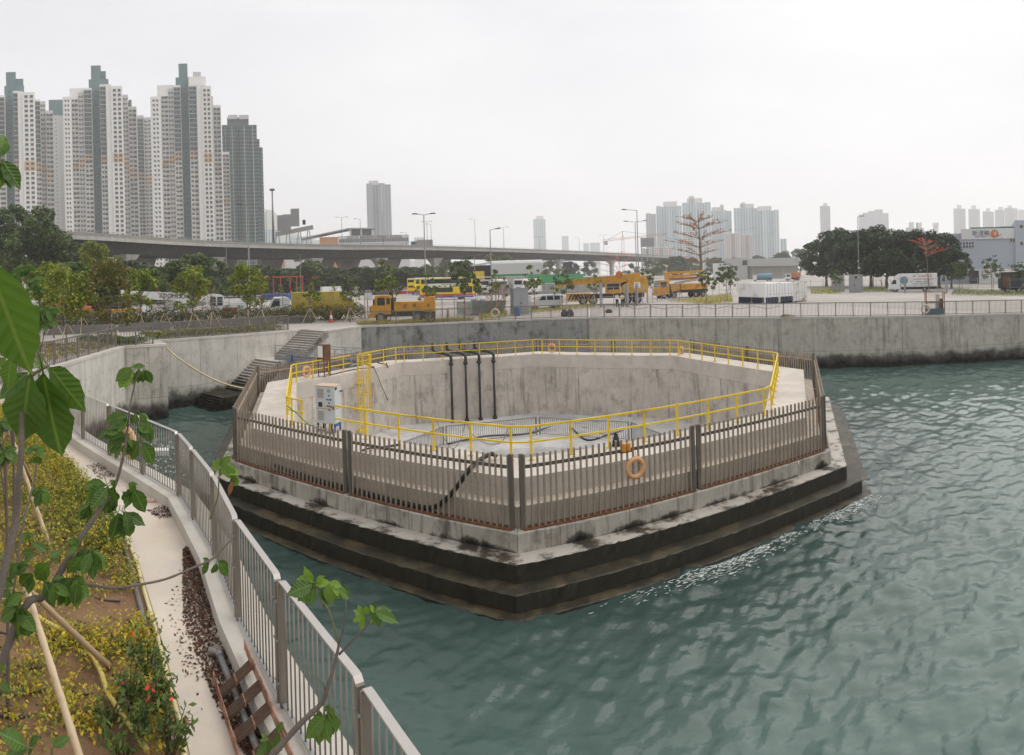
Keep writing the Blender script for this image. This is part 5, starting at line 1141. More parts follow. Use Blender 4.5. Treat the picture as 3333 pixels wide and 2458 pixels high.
MB().add([(-4.55,-1.22,1.45),(-3.55,-1.22,1.6),(-3.55,-1.22,2.3),(-4.15,-1.22,2.3)],[(0,1,2,3)]).build('side_window',M['glass'],t); MB().box(-4.5,4.2,-0.5,0.5,0.5,0.98).build('chassis',M['chassis'],t)
for x in (-4.0,1.4,2.6):
    for y in (-1,1): wheel(t,x,y,0.48)
# double-deck buses
def bus(label, base, rz, L=10.6, s=1.0, advert=True):
    p = at_g(*base); t = thing('double_deck_bus',label,'bus',p,facing(p)+rz,'yellow double-deck buses'); t.scale = (s,s,s); w = 1.22; x0, x1 = -L/2, L/2
    MB().box(x0,x1,-w,w,1.0,4.15).build('body',M['bus_yellow'],t,bevel=0.12); MB().box(x0+0.05,x1-0.05,-w+0.05,w-0.05,4.15,4.32).build('roof',M['veh_white'],t,bevel=0.06)
    MB().box(x0,x1,-w-0.006,w+0.006,0.62,1.05).build('red_skirt',M['bus_red'],t); MB().box(x0+0.02,x1-0.02,-w-0.003,w+0.003,0.34,0.62).build('blue_skirt',M['bus_blue'],t)
    for y, n in ((-w-0.012,1),(w+0.012,-1)):
        MB().box(x0+0.35,x1-0.25,min(y,y+n*0.02),max(y,y+n*0.02),3.15,4.0).build('upper_windows',M['glass'],t); MB().box(x0+0.6,x1-4.0,min(y,y+n*0.02),max(y,y+n*0.02),1.4,2.3).build('lower_windows',M['glass'],t); MB().box(x1-2.6,x1-1.9,min(y,y+n*0.02),max(y,y+n*0.02),1.35,2.4).build('driver_window',M['glass'],t)
        MB().box(x1-1.6,x1-0.1,min(y,y+n*0.02),max(y,y+n*0.02),1.2,2.5).build('door',M['glass'],t)
        for k in range(5): MB().box(x0+0.35+(L-0.6)*(k+1)/6-0.03,x0+0.35+(L-0.6)*(k+1)/6+0.03,min(y-0.004*n,y+n*0.024),max(y-0.004*n,y+n*0.024),3.15,4.0).build('window_pillar',M['chassis'],t)
    MB().box(x1,x1+0.03,-1.05,1.05,1.5,2.6).build('windscreen',M['glass'],t); MB().box(x1,x1+0.03,-1.1,1.1,3.1,4.0).build('upper_windscreen',M['glass'],t); MB().box(x0-0.03,x0,-0.9,0.9,3.25,3.9).build('rear_upper_window',M['glass'],t); MB().box(x0-0.03,x0,-0.8,0.8,1.9,2.4).build('rear_window',M['glass'],t)
    if advert:
        MB().box(x0+1.2,x1-1.2,-w-0.014,-w-0.004,2.45,3.1).build('advert',M['veh_white'],t)
        g = MB()
        for k in range(26): 
            x = random.uniform(x0+1.3,x1-1.5); z = 2.45+random.random()**2*0.4; r_ = random.uniform(0.1,0.28); g.prism([(0,0),(1,0),(0.5,1)],0,0) if False else g.add([(x-r_,-w-0.018,2.46),(x+r_,-w-0.018,2.46),(x+r_*0.6,-w-0.018,z+0.1),(x-r_*0.2,-w-0.018,z+0.14)],[(0,1,2,3)])
        g.build('advert_leaves',M['hoard_green'],t); text('環保新世代 綠色行動','lettering',M['chassis'],t,(0.4,-w-0.02,2.9),FR,0.3,0.002)
    for x in (x0+2.4,x1-2.7):
        for y in (-1.0,1.0): wheel(t,x,y,0.5)
    return t
bus('yellow double-deck bus with white advert panel, nearest of the buses',(1458,974),-0.28,10.8)
bus('yellow double-deck bus parked half behind the nearest bus, rear showing',(1375,958),1.0,10.6,1.0,False)
bus('yellow double-deck bus roof showing just behind the second bus',(1398,953),1.0,10.6,1.02,False)
# silver car
p = at_g(1772,1007); t = thing('estate_car','silver estate car parked by the grey utility cabinet','car',p,facing(p)+0.25)
MB().yprism([(-2.15,0.45),(2.1,0.45),(2.15,0.95),(2.05,1.15),(1.9,1.72),(1.6,1.80),(-0.5,1.80),(-1.15,1.15),(-2.05,1.02),(-2.2,0.75)],-0.9,0.9).build('body',M['silver'],t,bevel=0.05)
for x0,x1 in ((-0.85,0.0),(0.12,0.95),(1.05,1.8)): MB().add([(x0-(0.0 if x0>-0.5 else 0.0),-0.91,1.18),(x1,-0.91,1.18),(x1-0.03,-0.91,1.66),(x0+(0.35 if x0<-0.5 else 0.03),-0.91,1.66)],[(0,1,2,3)]).build('side_window',M['glass'],t)
MB().add([(-1.18,-0.78,1.18),(-1.18,0.78,1.18),(-0.55,0.74,1.74),(-0.55,-0.74,1.74)],[(0,1,2,3)]).build('windscreen',M['glass'],t); MB().box(2.05,2.12,-0.7,0.7,1.2,1.65).build('rear_window',M['glass'],t)
MB().box(-2.2,-2.1,-0.8,-0.5,0.72,0.9).build('headlight',M['lamp_white'],t); MB().box(2.12,2.17,-0.88,-0.7,0.8,1.15).build('tail_light',M['lamp_red'],t); MB().lathe([(0,0),(0.33,0),(0.33,0.2),(0,0.2)],14,(2.18,0.1,0.95),axis='x').build('spare_wheel',M['black'],t)
for x in (-1.4,1.35):
    for y in (-0.8,0.8): wheel(t,x,y,0.37)
# big yellow mobile crane (jib to the left)
p = at_g(1980,990); t = thing('mobile_crane','yellow mobile crane with lattice-sided jib pointing left','crane',p,facing(p)+0.08)
MB().box(-5.2,5.0,-1.25,1.25,0.9,1.5).build('carrier',M['chassis'],t); MB().box(-5.9,-2.6,-1.25,1.25,0.6,1.65).build('front_bumper',M['cat_yellow'],t)
for k in range(7):
    x = -5.8+k*0.46; MB().add([(x,-1.262,0.62),(x+0.22,-1.262,0.62),(x+0.22+(0.5 if k<3 else -0.5),-1.262,1.62),(x+(0.5 if k<3 else -0.5),-1.262,1.62)],[(0,1,2,3)]).build('hazard_stripe',M['chassis'],t)
MB().add([(-6.6,-0.45,2.75),(4.6,-0.45,3.35),(4.6,0.45,3.35),(-6.6,0.45,2.75),(-6.6,-0.45,3.35),(4.6,-0.45,4.35),(4.6,0.45,4.35),(-6.6,0.45,3.35)],[(0,3,2,1),(4,5,6,7),(0,1,5,4),(1,2,6,5),(2,3,7,6),(3,0,4,7)]).build('jib',M['cat_yellow'],t)
j = MB()
for k in range(9): x = -5.8+k*0.75; j.beam((x,-0.5,2.85+k*0.03),(x+0.55,-0.5,3.42+k*0.05),0.1,0.06)
j.beam((-6.0,-0.5,3.5),(3.0,-0.5,4.15),0.12,0.1); j.beam((-3.5,-0.55,2.75),(3.8,-0.55,3.25),0.16,0.1); j.build('jib_lattice',M['cat_yellow'],t)
MB().beam((-7.6,-0.4,2.2),(-6.4,-0.4,3.2),0.3,0.3).build('jib_head',M['cat_yellow'],t); MB().lathe([(0,-0.06),(0.5,-0.06),(0.5,0.06),(0,0.06)],18,(1.6,-0.55,4.15),axis='y').build('winch_drum',M['tip_orange'],t)
MB().yprism([(2.0,1.5),(5.4,1.5),(5.7,2.3),(5.4,3.9),(4.3,3.9),(2.0,2.6)],-1.2,1.2).build('slew_body',M['cat_yellow'],t,bevel=0.05); MB().box(3.6,4.5,-1.215,-1.2,2.2,3.0).build('panel',M['veh_white'],t); MB().box(-0.4,1.7,-1.2,-0.3,1.5,3.0).build('cab',M['cat_yellow'],t); MB().box(-0.2,1.5,-1.22,-1.2,2.1,2.9).build('cab_window',M['glass'],t)
MB().tube([(0.6,0,1.8),(3.2,0,3.4)],0.2,8).build('jack',M['chassis'],t)
for x in (-3.6,-2.2,2.6,4.0):
    for y in (-1.1,1.1): wheel(t,x,y,0.62)
# yellow pump truck
p = at_g(2222,969); t = thing('pump_truck','yellow concrete pump truck with folded boom','pump truck',p,facing(p)+0.40)
MB().yprism([(-4.9,0.7),(-2.9,0.7),(-2.9,3.0),(-3.1,3.1),(-4.6,3.05),(-4.85,2.2),(-5.0,1.6)],-1.25,1.25).build('cab',M['truck_orange'],t,bevel=0.05); MB().add([(-4.93,-1.1,2.0),(-4.93,1.1,2.0),(-4.70,1.1,2.85),(-4.70,-1.1,2.85)],[(0,1,2,3)]).build('windscreen',M['glass'],t)
MB().box(-4.5,-3.4,-1.27,-1.25,1.95,2.8).build('side_window',M['glass'],t); MB().box(-5.2,-4.6,-1.3,1.3,0.55,1.0).build('bumper',M['truck_orange'],t); MB().box(-4.8,-3.0,-1.2,1.2,3.1,3.18).build('sun_roof',M['veh_white'],t)
MB().box(-2.7,4.3,-1.2,1.2,0.9,1.4).build('chassis',M['chassis'],t); MB().box(-2.6,-1.0,-1.25,1.25,1.2,2.5).build('tank',M['truck_orange'],t); MB().box(-0.8,4.2,-1.25,1.25,1.4,2.4).build('side_box',M['truck_orange'],t)
for z0,z1,y in ((3.5,3.9,-0.3),(4.1,4.5,0.2),(3.0,3.3,0.5)): MB().add([(-2.6,y-0.25,z0),(4.4,y-0.25,z0+0.25),(4.4,y+0.25,z0+0.25),(-2.6,y+0.25,z0),(-2.6,y-0.25,z0+0.42),(4.4,y-0.25,z0+0.6),(4.4,y+0.25,z0+0.6),(-2.6,y+0.25,z0+0.42)],[(0,3,2,1),(4,5,6,7),(0,1,5,4),(1,2,6,5),(2,3,7,6),(3,0,4,7)]).build('boom',M['truck_orange'],t)
MB().box(-3.1,-2.5,-0.5,0.5,2.9,4.4).build('boom_pivot',M['truck_orange'],t); MB().tube([(-1.8,-1.0,2.6),(4.6,-1.0,3.6)],0.1,6).build('blue_pipe',M['tank_blue'],t); MB().tube([(-1.0,-1.15,2.55),(4.6,-1.15,3.3)],0.08,6).build('red_pipe',M['crane_red'],t)
text('合成','lettering',M['bus_red'],t,(2.4,-1.26,1.95),FR,0.4)
for x in (-3.9,-2.0,2.0,3.4):
    for y in (-1.1,1.1): wheel(t,x,y,0.52)
# shipping containers: long side to the left, doors to the right
c0 = at_g(2490,990); th_ = math.atan2(c0.x,c0.y); ca_ = math.radians(38)
ud = Vector((math.cos(th_),-math.sin(th_),0))*math.cos(ca_) + Vector((math.sin(th_),math.cos(th_),0))*math.sin(ca_); ul = Vector((-ud.y,ud.x,0))
crz = math.atan2(ud.y,ud.x)
def container(label, off, mats, L=6.06, w=2.44, h_=2.75, shift=0.0):
    t = thing('shipping_container',label,'container',c0+ud*off+ul*shift,crz,'shipping containers'); top, bot = M[mats[0]], M[mats[1]]; zs = 0.85
    sgn = 1 if Vector((-ud.y,ud.x,0)).dot(ul) > 0 else -1
    if mats[0] != mats[1]: MB().box(0.05,w-0.05,min(0.03,sgn*(L-0.05)) if sgn<0 else 0.03,max(-0.03,sgn*(L-0.05)) if sgn<0 else L-0.05,0.12,zs).build('lower_shell',bot,t)
    y0, y1 = sorted((sgn*0.03,sgn*(L-0.05))); MB().box(0.05,w-0.05,y0,y1,zs if mats[0]!=mats[1] else 0.12,h_-0.06).build('shell',top,t)
    y0, y1 = sorted((0,sgn*L))
    for x in (0,w-0.12):
        for y in (y0,y1-0.12): MB().box(x,x+0.12,y,y+0.12,0,h_).build('corner_post',top,t)
    for x in (0,w-0.1):
        MB().box(x,x+0.1,y0,y1,h_-0.13,h_-0.01).build('top_rail',M['rust'] if mats[0]=='cont_rusty' else top,t); MB().box(x,x+0.1,y0,y1,0.0,0.15).build('bottom_rail',bot,t)
    cg_ = MB(); n = 24
    for i in range(n):
        ya = y0+0.15+(L-0.3)*i/n; cg_.box(0.0,0.05,ya,ya+(L-0.3)/n*0.5,0.15,zs,1 if mats[0]!=mats[1] else 0); cg_.box(0.0,0.05,ya,ya+(L-0.3)/n*0.5,zs,h_-0.13,0)
    tag(cg_.build('corrugations',[top,bot],t),kind='stuff')
    yd = -0.02 if sgn > 0 else 0.02
    for k in range(2):
        x0 = 0.14+k*(w-0.28)/2; d_ = MB().box(x0+0.01,x0+(w-0.28)/2-0.01,min(yd,sgn*0.03),max(yd,sgn*0.03),zs if mats[0]!=mats[1] else 0.16,h_-0.14).build('door',top,t)
        if mats[0]!=mats[1]: MB().box(x0+0.01,x0+(w-0.28)/2-0.01,min(yd,sgn*0.03),max(yd,sgn*0.03),0.16,zs).build('door_base',bot,t)
        for q in (0.28,0.72):
            xb = x0+(w-0.28)/2*q; MB().tube([(xb,yd*2,0.15),(xb,yd*2,h_-0.1)],0.02,6).build('lock_rod',M['steel_grey'],d_); MB().box(xb-0.02,xb+0.22,yd*3-0.01,yd*3+0.01,1.2,1.25).build('lock_handle',M['steel_grey'],d_)
        for z in (0.95,1.35,1.75,2.15): MB().box(x0+0.06,x0+(w-0.28)/2-0.06,min(yd*1.6,yd),max(yd*1.6,yd),z,z+0.05).build('door_rib',top,d_)
    return t
M['cont_white'] = pm('container_white',(0.86,0.86,0.85),0.5,0,0.05,1.0,dirt=(0.5,0.46,0.42),dirtamt=-0.35); M['cont_rusty'] = pm('container_rusty',(0.78,0.77,0.73),0.6,0,0.08,1.3,dirt=(0.30,0.17,0.10),dirtamt=-0.1)
container('white container with navy base, long side facing left, first of three',0.0,('cont_white','navy'))
container('white container with navy base in the middle of three, doors facing right',2.5,('cont_white','navy'))
container('all-white rust-streaked container, last of three on the right',5.0,('cont_rusty','cont_rusty'))
for i,(x,y0,y1,w) in enumerate(((2413,985,965,'left'),(2446,988,955,'middle, with brush head'),(2483,992,962,'right'))):
    b = at_g(x,y0); tp = at_d(x+3,y1,math.hypot(b.x,b.y)+0.3); bo = thing('broom',f'broom leaning on the navy container side, {w}','broom',b); MB().tube([(0,0,0.2),tp-b],0.02,5).build('handle',M['bamboo'],bo); MB().box(-0.16,0.16,-0.05,0.05,0,0.25).build('head',M['bamboo_d'],bo)
# white box van
p = at_g(2972,950); t = thing('box_van','white box van with orange and green lettering before the dark trees','van',p,facing(p)-0.06)
MB().box(-2.1,4.45,-1.2,1.2,0.95,3.35).build('box_body',M['veh_white'],t,bevel=0.03); MB().yprism([(-4.4,0.55),(-2.2,0.55),(-2.2,2.35),(-2.6,2.45),(-3.6,2.45),(-4.15,1.6),(-4.4,1.35)],-1.1,1.1).build('cab',M['veh_white'],t,bevel=0.05)
MB().yprism([(-3.3,2.46),(-2.15,2.46),(-2.15,3.34),(-2.6,3.34),(-3.1,3.0)],-1.1,1.1).build('wind_deflector',M['veh_white'],t,bevel=0.05); MB().add([(-4.17,-0.98,1.62),(-4.17,0.98,1.62),(-3.66,0.98,2.38),(-3.66,-0.98,2.38)],[(0,1,2,3)]).build('windscreen',M['glass'],t)
MB().add([(-3.9,-1.115,1.5),(-2.95,-1.115,1.5),(-2.95,-1.115,2.25),(-3.5,-1.115,2.25)],[(0,1,2,3)]).build('side_window',M['glass'],t); MB().box(-4.5,-4.3,-1.1,1.1,0.4,0.85).build('bumper',M['veh_white'],t); MB().box(-4.46,-4.4,-0.6,0.6,0.95,1.3).build('grille',M['chassis'],t); MB().box(-4.45,-4.35,-1.05,-0.7,0.95,1.2).build('headlight',M['lamp_white'],t)
MB().box(-2.1,4.4,-0.5,0.5,0.5,0.95).build('chassis',M['chassis'],t); MB().lathe([(0.0,-0.004),(0.72,-0.004),(0.72,0.004)],24,(-1.5,-1.215,2.15),axis='y').build('round_emblem',M['tank_blue'],t)
M['txt_or'] = pm('text_orange',(0.60,0.12,0.02),0.6); text('港九','lettering',M['chassis'],t,(0.35,-1.21,2.85),FR,0.36,0.003); text('梁永盛久香','lettering',M['txt_or'],t,(2.35,-1.21,2.87),FR,0.52,0.003); tag(text('LEUNG WING HING JOSS STICKS','lettering',M['chassis'],t,(1.9,-1.21,2.25),FR,0.26,0.003),kind='stuff'); text('專營檀香 沉香塔香','lettering',M['chassis'],t,(1.8,-1.21,1.82),FR,0.28,0.003); text('新界荃灣德士古道220至248號荃灣工業中心','lettering',M['chassis'],t,(1.9,-1.21,1.45),FR,0.2,0.003)
MB().box(-0.9,0.1,-1.215,-1.2,1.1,3.1).build('side_door',M['veh_white'],t)
for x in (-3.2,2.2):
    for y in (-0.95,0.95): wheel(t,x,y,0.45)
# dark green lorry cut by the right edge
p = at_g(3310,953); t = thing('dark_lorry','dark green canvas-sided lorry cut off by the right edge','lorry',p,facing(p)+0.1)
MB().box(-2.6,5,-1.25,1.25,0.9,3.4).build('canvas_body',M['dark_green'],t,bevel=0.04); MB().box(-2.7,5,-1.28,1.28,3.4,3.5).build('roof',M['hose_pale'],t); MB().box(-3.0,-2.6,-1.2,1.2,0.8,2.4).build('tail',M['chassis'],t); MB().box(-2.6,5,-0.6,0.6,0.5,0.9).build('chassis',M['chassis'],t); MB().box(-2.3,-1.2,-1.27,-1.25,1.1,2.9).build('side_panel',M['rust'],t)
for x in (-1.6,0.2):
    for y in (-1,1): wheel(t,x,y,0.45)
# far lorries behind the containers
p = at_g(2490,915); t = thing('tanker_lorry','blue tanker lorry behind the white containers','lorry',p,facing(p)); MB().lathe([(0,-3.2),(1.1,-3.1),(1.25,-2.8),(1.25,2.8),(1.1,3.1),(0,3.2)],14,(0,0,1.9),axis='x').build('tank',M['tank_blue'],t,True); MB().box(-5,-3.4,-1.2,1.2,0.6,2.6).build('cab',M['veh_white'],t); MB().box(-5.02,-5,-1,1,1.6,2.4).build('windscreen',M['glass'],t); MB().box(-4.8,3,-0.5,0.5,0.5,0.9).build('chassis',M['chassis'],t)
for x in (-4,1,2.3):
    for y in (-1,1): wheel(t,x,y,0.5)
p = at_g(2580,913); t = thing('tipper_lorry','small orange tipper lorry behind the containers','lorry',p,facing(p)+0.2); MB().add([(-0.3,-1.2,1.2),(2.9,-1.2,1.2),(3.3,-1.3,3.2),(-0.6,-1.3,3.2),(-0.3,1.2,1.2),(2.9,1.2,1.2),(3.3,1.3,3.2),(-0.6,1.3,3.2)],[(0,1,2,3),(5,4,7,6),(1,5,6,2),(4,0,3,7),(0,4,5,1)]).build('tipper_body',M['tip_orange'],t); MB().box(-3.2,-0.8,-1.2,1.2,0.7,2.7).build('cab',M['veh_white'],t); MB().box(-3.22,-3.2,-1.1,1.1,1.6,2.5).build('windscreen',M['glass'],t); MB().box(-2.8,-1.2,-1.22,-1.2,1.6,2.5).build('side_window',M['glass'],t); MB().box(-3,2.8,-0.5,0.5,0.5,1.2).build('chassis',M['chassis'],t)
for x in (-2,1,2.2):
    for y in (-1,1): wheel(t,x,y,0.5)
# coaches under the canopy
for i,(x,lab) in enumerate(((1580,'white coach with rear window, left of two under the green canopy'),(1688,'white coach with air-conditioner, right of two by the green hoarding'))):
    p = at_g(x,962); t = thing('coach',lab,'coach',p,facing(p)-0.5); MB().box(-1.25,1.25,-0,9,0.6,3.6).build('body',M['veh_white'],t,bevel=0.12); MB().box(-0.95,0.95,-0.03,0,2.4,3.3).build('rear_window',M['glass'],t); MB().box(1.25,1.27,0.4,8.6,2.0,3.1).build('side_windows',M['glass'],t); MB().box(-1.27,-1.25,0.4,8.6,2.0,3.1).build('side_windows',M['glass'],t); MB().box(-0.5,0.5,-0.12,0,1.2,1.8).build('grille',M['chassis'],t)
    for y in (1.6,7):
        for xx in (-1,1):
            w_ = wheel(t,xx,y,0.48); w_.rotation_euler = (0,0,math.pi/2)
# utility cabinets
def cabinet(label, base, w, d, h_, rz, doors=2, ac=False, grp=None):
    p = at_g(*base); t = thing('utility_cabinet',label,'cabinet',p,facing(p)+rz); MB().box(-w/2,w/2,-d/2,d/2,0.1,h_).build('body',M['box_grey'],t,bevel=0.02); MB().box(-w/2-0.05,w/2+0.05,-d/2-0.06,d/2+0.05,h_,h_+0.08).build('roof',M['box_grey'],t); MB().box(-w/2-0.06,w/2+0.06,-d/2-0.06,d/2+0.06,0,0.12).build('plinth',M['pale_conc'],t)
    for k in range(doors):
        x0 = -w/2+0.06+k*(w-0.12)/doors; dd = MB().box(x0+0.015,x0+(w-0.12)/doors-0.015,-d/2-0.03,-d/2,0.25,h_*0.74 if ac else h_-0.15).build('door',M['box_grey'],t); MB().box(x0+(w-0.12)/doors*(0.85 if k==0 else 0.08),x0+(w-0.12)/doors*(0.85 if k==0 else 0.08)+0.05,-d/2-0.06,-d/2-0.03,h_*0.42,h_*0.5).build('handle',M['chassis'],dd)
    if ac: a_ = MB().box(0.0,0.75,-d/2-0.3,-d/2,h_*0.8,h_*0.95).build('air_conditioner',M['veh_white'],t); MB().box(0.06,0.69,-d/2-0.31,-d/2-0.3,h_*0.81,h_*0.94).build('grille',M['chassis'],a_)
    return t
M['box_grey'] = pm('box_grey',(0.30,0.315,0.32),0.5,0.2,0.06,1.2)
cabinet('tall grey two-door utility cabinet behind the dark wall railing',(1692,1026),1.75,0.95,2.85,0.35)
cabinet('grey metal kiosk with air-conditioner, left of the pair by the street lamp',(2728,952),2.1,1.4,3.2,-0.5,2,True)
cabinet('grey metal kiosk with air-conditioner, right of the pair by the street lamp',(2787,954),2.2,1.4,3.3,-0.35,2,True)
mb = thing('meter_box','small cream meter box beside the tall grey cabinet','box',at_g(1724,1018),0.1); MB().box(-0.2,0.2,-0.2,0.2,0,1.9).build('body',M['pale_conc'],mb); MB().box(-0.22,0.22,-0.24,-0.2,1.2,1.7).build('door',M['cab'],mb)
p = at_g(1686,1026); bk = thing('water_drum','blue plastic drum in front of the tall grey cabinet','drum',(p.x-0.1,p.y-0.9,p.z)); MB().lathe([(0,0),(0.27,0),(0.29,0.1),(0.29,0.75),(0.24,0.9),(0,0.92)],16).build('barrel',M['drum_blue'],bk,True); MB().torus((0,0,0.55),0.29,0.015,16,5,(0,0,1)).build('hoop',M['drum_blue'],bk)
# skip with rusty panel and scaffold frames
p = at_g(1578,1024); t = thing('skip','pale blue rubbish skip heaped with white sacks','skip',p,facing(p)+0.12); MB().add([(-1.9,-0.9,0.1),(1.9,-0.9,0.1),(2.3,-1.0,1.5),(-2.3,-1.0,1.5),(-1.9,0.9,0.1),(1.9,0.9,0.1),(2.3,1.0,1.5),(-2.3,1.0,1.5)],[(0,1,2,3),(5,4,7,6),(1,5,6,2),(4,0,3,7),(0,4,5,1)]).build('shell',M['skip_blue'],t)
for x in (-1.6,-0.8,0,0.8,1.6): MB().beam((x*0.98,-0.97,0.15),(x*1.2,-1.06,1.5),0.1,0.06).build('rib',M['skip_blue'],t)
sk = MB()
for k in range(7): sk.lathe([(0,0.3),(0.25,0.25),(0.38,0.05),(0.3,-0.15),(0,-0.2)],9,(-1.2+random.uniform(0,1.6),random.uniform(-0.5,0.5),1.5+random.uniform(0,0.3)))
sk.build('sacks',M['cloth_white'],t,True)
p = at_g(1513,1030); t = thing('sheet_panel','rust-stained pale blue metal sheet leaning in front of the skip','panel',p,facing(p)); MB().box(-0.85,0.85,-0.03,0.03,0.25,1.6).build('sheet',pm('stained_sheet',(0.36,0.42,0.42),0.6,0,0.1,1.5,dirt=(0.36,0.20,0.11),dirtamt=0.4),t)
for x in (-0.8,0.8): MB().box(x-0.03,x+0.03,-0.05,0.05,0,1.65).build('leg',M['steel_grey'],t)
def scaffold(label, base, w, h_, rz):
    p = at_g(*base); t = thing('scaffold_frame',label,'scaffold',p,facing(p)+rz)
    for x in (-w/2,w/2):
        for y in (0,1.0): MB().tube([(x,y,0),(x,y,h_)],0.03,5).build('standard',M['rust_pink'],t)
    for y in (0,1.0):
        for z in (h_*0.33,h_*0.66,h_-0.05): MB().tube([(-w/2,y,z),(w/2,y,z)],0.025,5).build('ledger',M['rust_pink'],t)
        MB().tube([(-w/2,y,0.2),(w/2,y,h_*0.66)],0.02,5).build('brace',M['rust_pink'],t); MB().tube([(w/2,y,h_*0.33),(-w/2,y,h_-0.1)],0.02,5).build('brace',M['rust_pink'],t)
    return t
scaffold('rusty scaffold frame rising above the skip on its left half',(1580,1030),1.6,3.9,0.2); scaffold('taller rusty scaffold frame at the right end of the skip',(1632,1028),1.0,4.2,0.1)
# barriers, hoarding and green fence
def barrier(label, px, h_, mat, name='road_barrier', w=0.5, posts=False):
    pts = [at_g(*q) for q in px]; t = thing(name,label,'barrier' if name=='road_barrier' else 'hoarding',pts[0]); o = pts[0].copy()
    for i in range(len(pts)-1):
        p, q = pts[i]-o, pts[i+1]-o; L = (q-p).length; k = max(1,int(L/2.4))
        for j in range(k):
            a, b_ = lerp(p,q,(j+0.008)/k), lerp(p,q,(j+0.992)/k)
            if name == 'road_barrier':
                u = (b_-a).normalized(); nn = Vector((-u.y,u.x,0)); prof = [(-w/2,0),(-w/2,0.15),(-w*0.22,0.4),(-w*0.16,h_),(w*0.16,h_),(w*0.22,0.4),(w/2,0.15),(w/2,0)]; vs = [a+nn*x+Vector((0,0,z)) for x,z in prof]+[b_+nn*x+Vector((0,0,z)) for x,z in prof]; n = 8
                MB().add(vs,[tuple(range(n)),tuple(range(2*n-1,n-1,-1))]+[(c,n+c,n+(c+1)%n,(c+1)%n) for c in range(n)]).build('barrier_block',mat,t)
            else: MB().beam(a+Vector((0,0,h_/2)),b_+Vector((0,0,h_/2)),0.06,h_).build('panel',mat,t)
            if posts: MB().beam(a,a+Vector((0,0,h_+0.5)),0.1).build('post',M['lamp'],t)
    return t
barrier('pale concrete road barrier behind the orange lorry',[(1150,1023),(1300,1014),(1490,1002)],0.95,M['pale_conc']); barrier('pale concrete road barrier behind the silver car',[(1640,1000),(1800,988),(1960,976)],0.95,M['pale_conc']); barrier('concrete barrier left of the orange lorry',[(1030,1026),(1150,1022)],0.7,M['pale_conc'])
barrier('grey board hoarding below the coaches',[(1555,962),(1700,958),(1880,954)],2.4,M['hoard_grey'],'hoarding',posts=True); barrier('grey board hoarding left of the yellow crane',[(1880,953),(1960,950)],2.2,M['hoard_grey'],'hoarding',posts=True)
gh = [at_g(1718,940),at_g(1907,932)]; o = gh[0].copy(); t = thing('green_hoarding','bright green site hoarding behind the coaches','hoarding',o)
for j in range(8): a, b_ = lerp(gh[0],gh[1],j/8)-o, lerp(gh[0],gh[1],(j+0.995)/8)-o; MB().beam(a+Vector((0,0,3.2)),b_+Vector((0,0,3.2)),0.1,3.0).build('panel',M['hoard_green'],t)
a, b_ = gh[0]-o, gh[1]-o; MB().beam(a+Vector((0,0,0.8)),b_+Vector((0,0,0.8)),0.08,1.6).build('white_base',M['veh_white'],t)
# yard odds and ends
for i,(x,y,lab) in enumerate(((1078,1050,'red and white traffic cone on the strip below the refuse lorry'),(1459,1034,'faded pink traffic cone left of the rusty sheet'))):
    p = at_g(x,y); t = thing('traffic_cone',lab,'cone',p); mm = M['cone_red'] if i==0 else M['cone_pink']; MB().box(-0.2,0.2,-0.2,0.2,0,0.04).build('base',mm,t); MB().lathe([(0.15,0.04),(0.11,0.28)],12).build('lower_cone',mm,t,True); MB().lathe([(0.11,0.28),(0.07,0.55)],12).build('band',M['white'] if i==0 else mm,t,True); MB().lathe([(0.07,0.55),(0.03,0.8),(0,0.82)],12).build('tip',mm,t,True); t.scale = (1.4,1.4,1.4)
buoy('dark red lifebuoy hung on the railing before the orange lorry', at_line(1403,1034,right_c[5]+Vector((-0.05,-0.3,0)),right_c[6]), Vector((0.2,1,0)), 0.36,0.085,'rust')
M['beige'] = pm('beige_buoy',(0.56,0.47,0.38),0.7); buoy('beige lifebuoy hung on the railing before the skip', at_line(1612,1019,right_c[5]+Vector((0,-0.3,0)),right_c[6]+Vector((0,-0.3,0))), Vector((0.2,1,0)), 0.36,0.085,'beige'); buoy('beige lifebuoy hung beside the rusty wire cage', at_line(3012,1006,right_c[2]+Vector((-0.2,-0.3,0)),right_c[3]+Vector((-0.2,-0.3,0))), Vector((0.5,0.8,0)), 0.36,0.09,'beige')
p = at_line(3043,1022,right_c[2]+Vector((0.4,0.7,0)),right_c[3]+Vector((0.4,0.7,0))); p.z = gz(p.x); t = thing('wire_cage','rusty wire cage with blue tray behind the right railing','cage',p,math.atan2((right_c[2]-right_c[3]).y,(right_c[2]-right_c[3]).x))
for x in (-0.85,0.85):
    for y in (-0.4,0.4): MB().box(x-0.04,x+0.04,y-0.04,y+0.04,0,2.2).build('post',M['rust_pink'],t)
for z in (2.16,1.1): 
    for y in (-0.4,0.4): MB().box(-0.85,0.85,y-0.03,y+0.03,z,z+0.06).build('bar',M['rust_pink'],t)
MB().box(-0.8,0.8,-0.38,0.38,0.1,0.6).build('blue_tray',M['tank_blue'],t); MB().box(0.1,0.45,-0.1,0.2,0.6,1.9).build('bundle',M['cloth_white'],t); MB().box(0.5,0.75,-0.2,0.2,0.6,1.5).build('rust_part',M['rust'],t)
w = MB()
for k in range(10): w.tube([(-0.8+k*0.178,-0.42,0.6),(-0.8+k*0.178,-0.42,2.15)],0.006,3)
for k in range(10): w.tube([(-0.85,-0.42,0.65+k*0.165),(0.85,-0.42,0.65+k*0.165)],0.006,3)
tag(w.build('wire_mesh',M['rust_pink'],t),kind='stuff')
rp = [at_line(2150+x*64,996+(9 if k%2 else 0),right_c[3],right_c[4]) for k,x in enumerate((0,1,2,3,4,5,6,7))]
rp = []; 
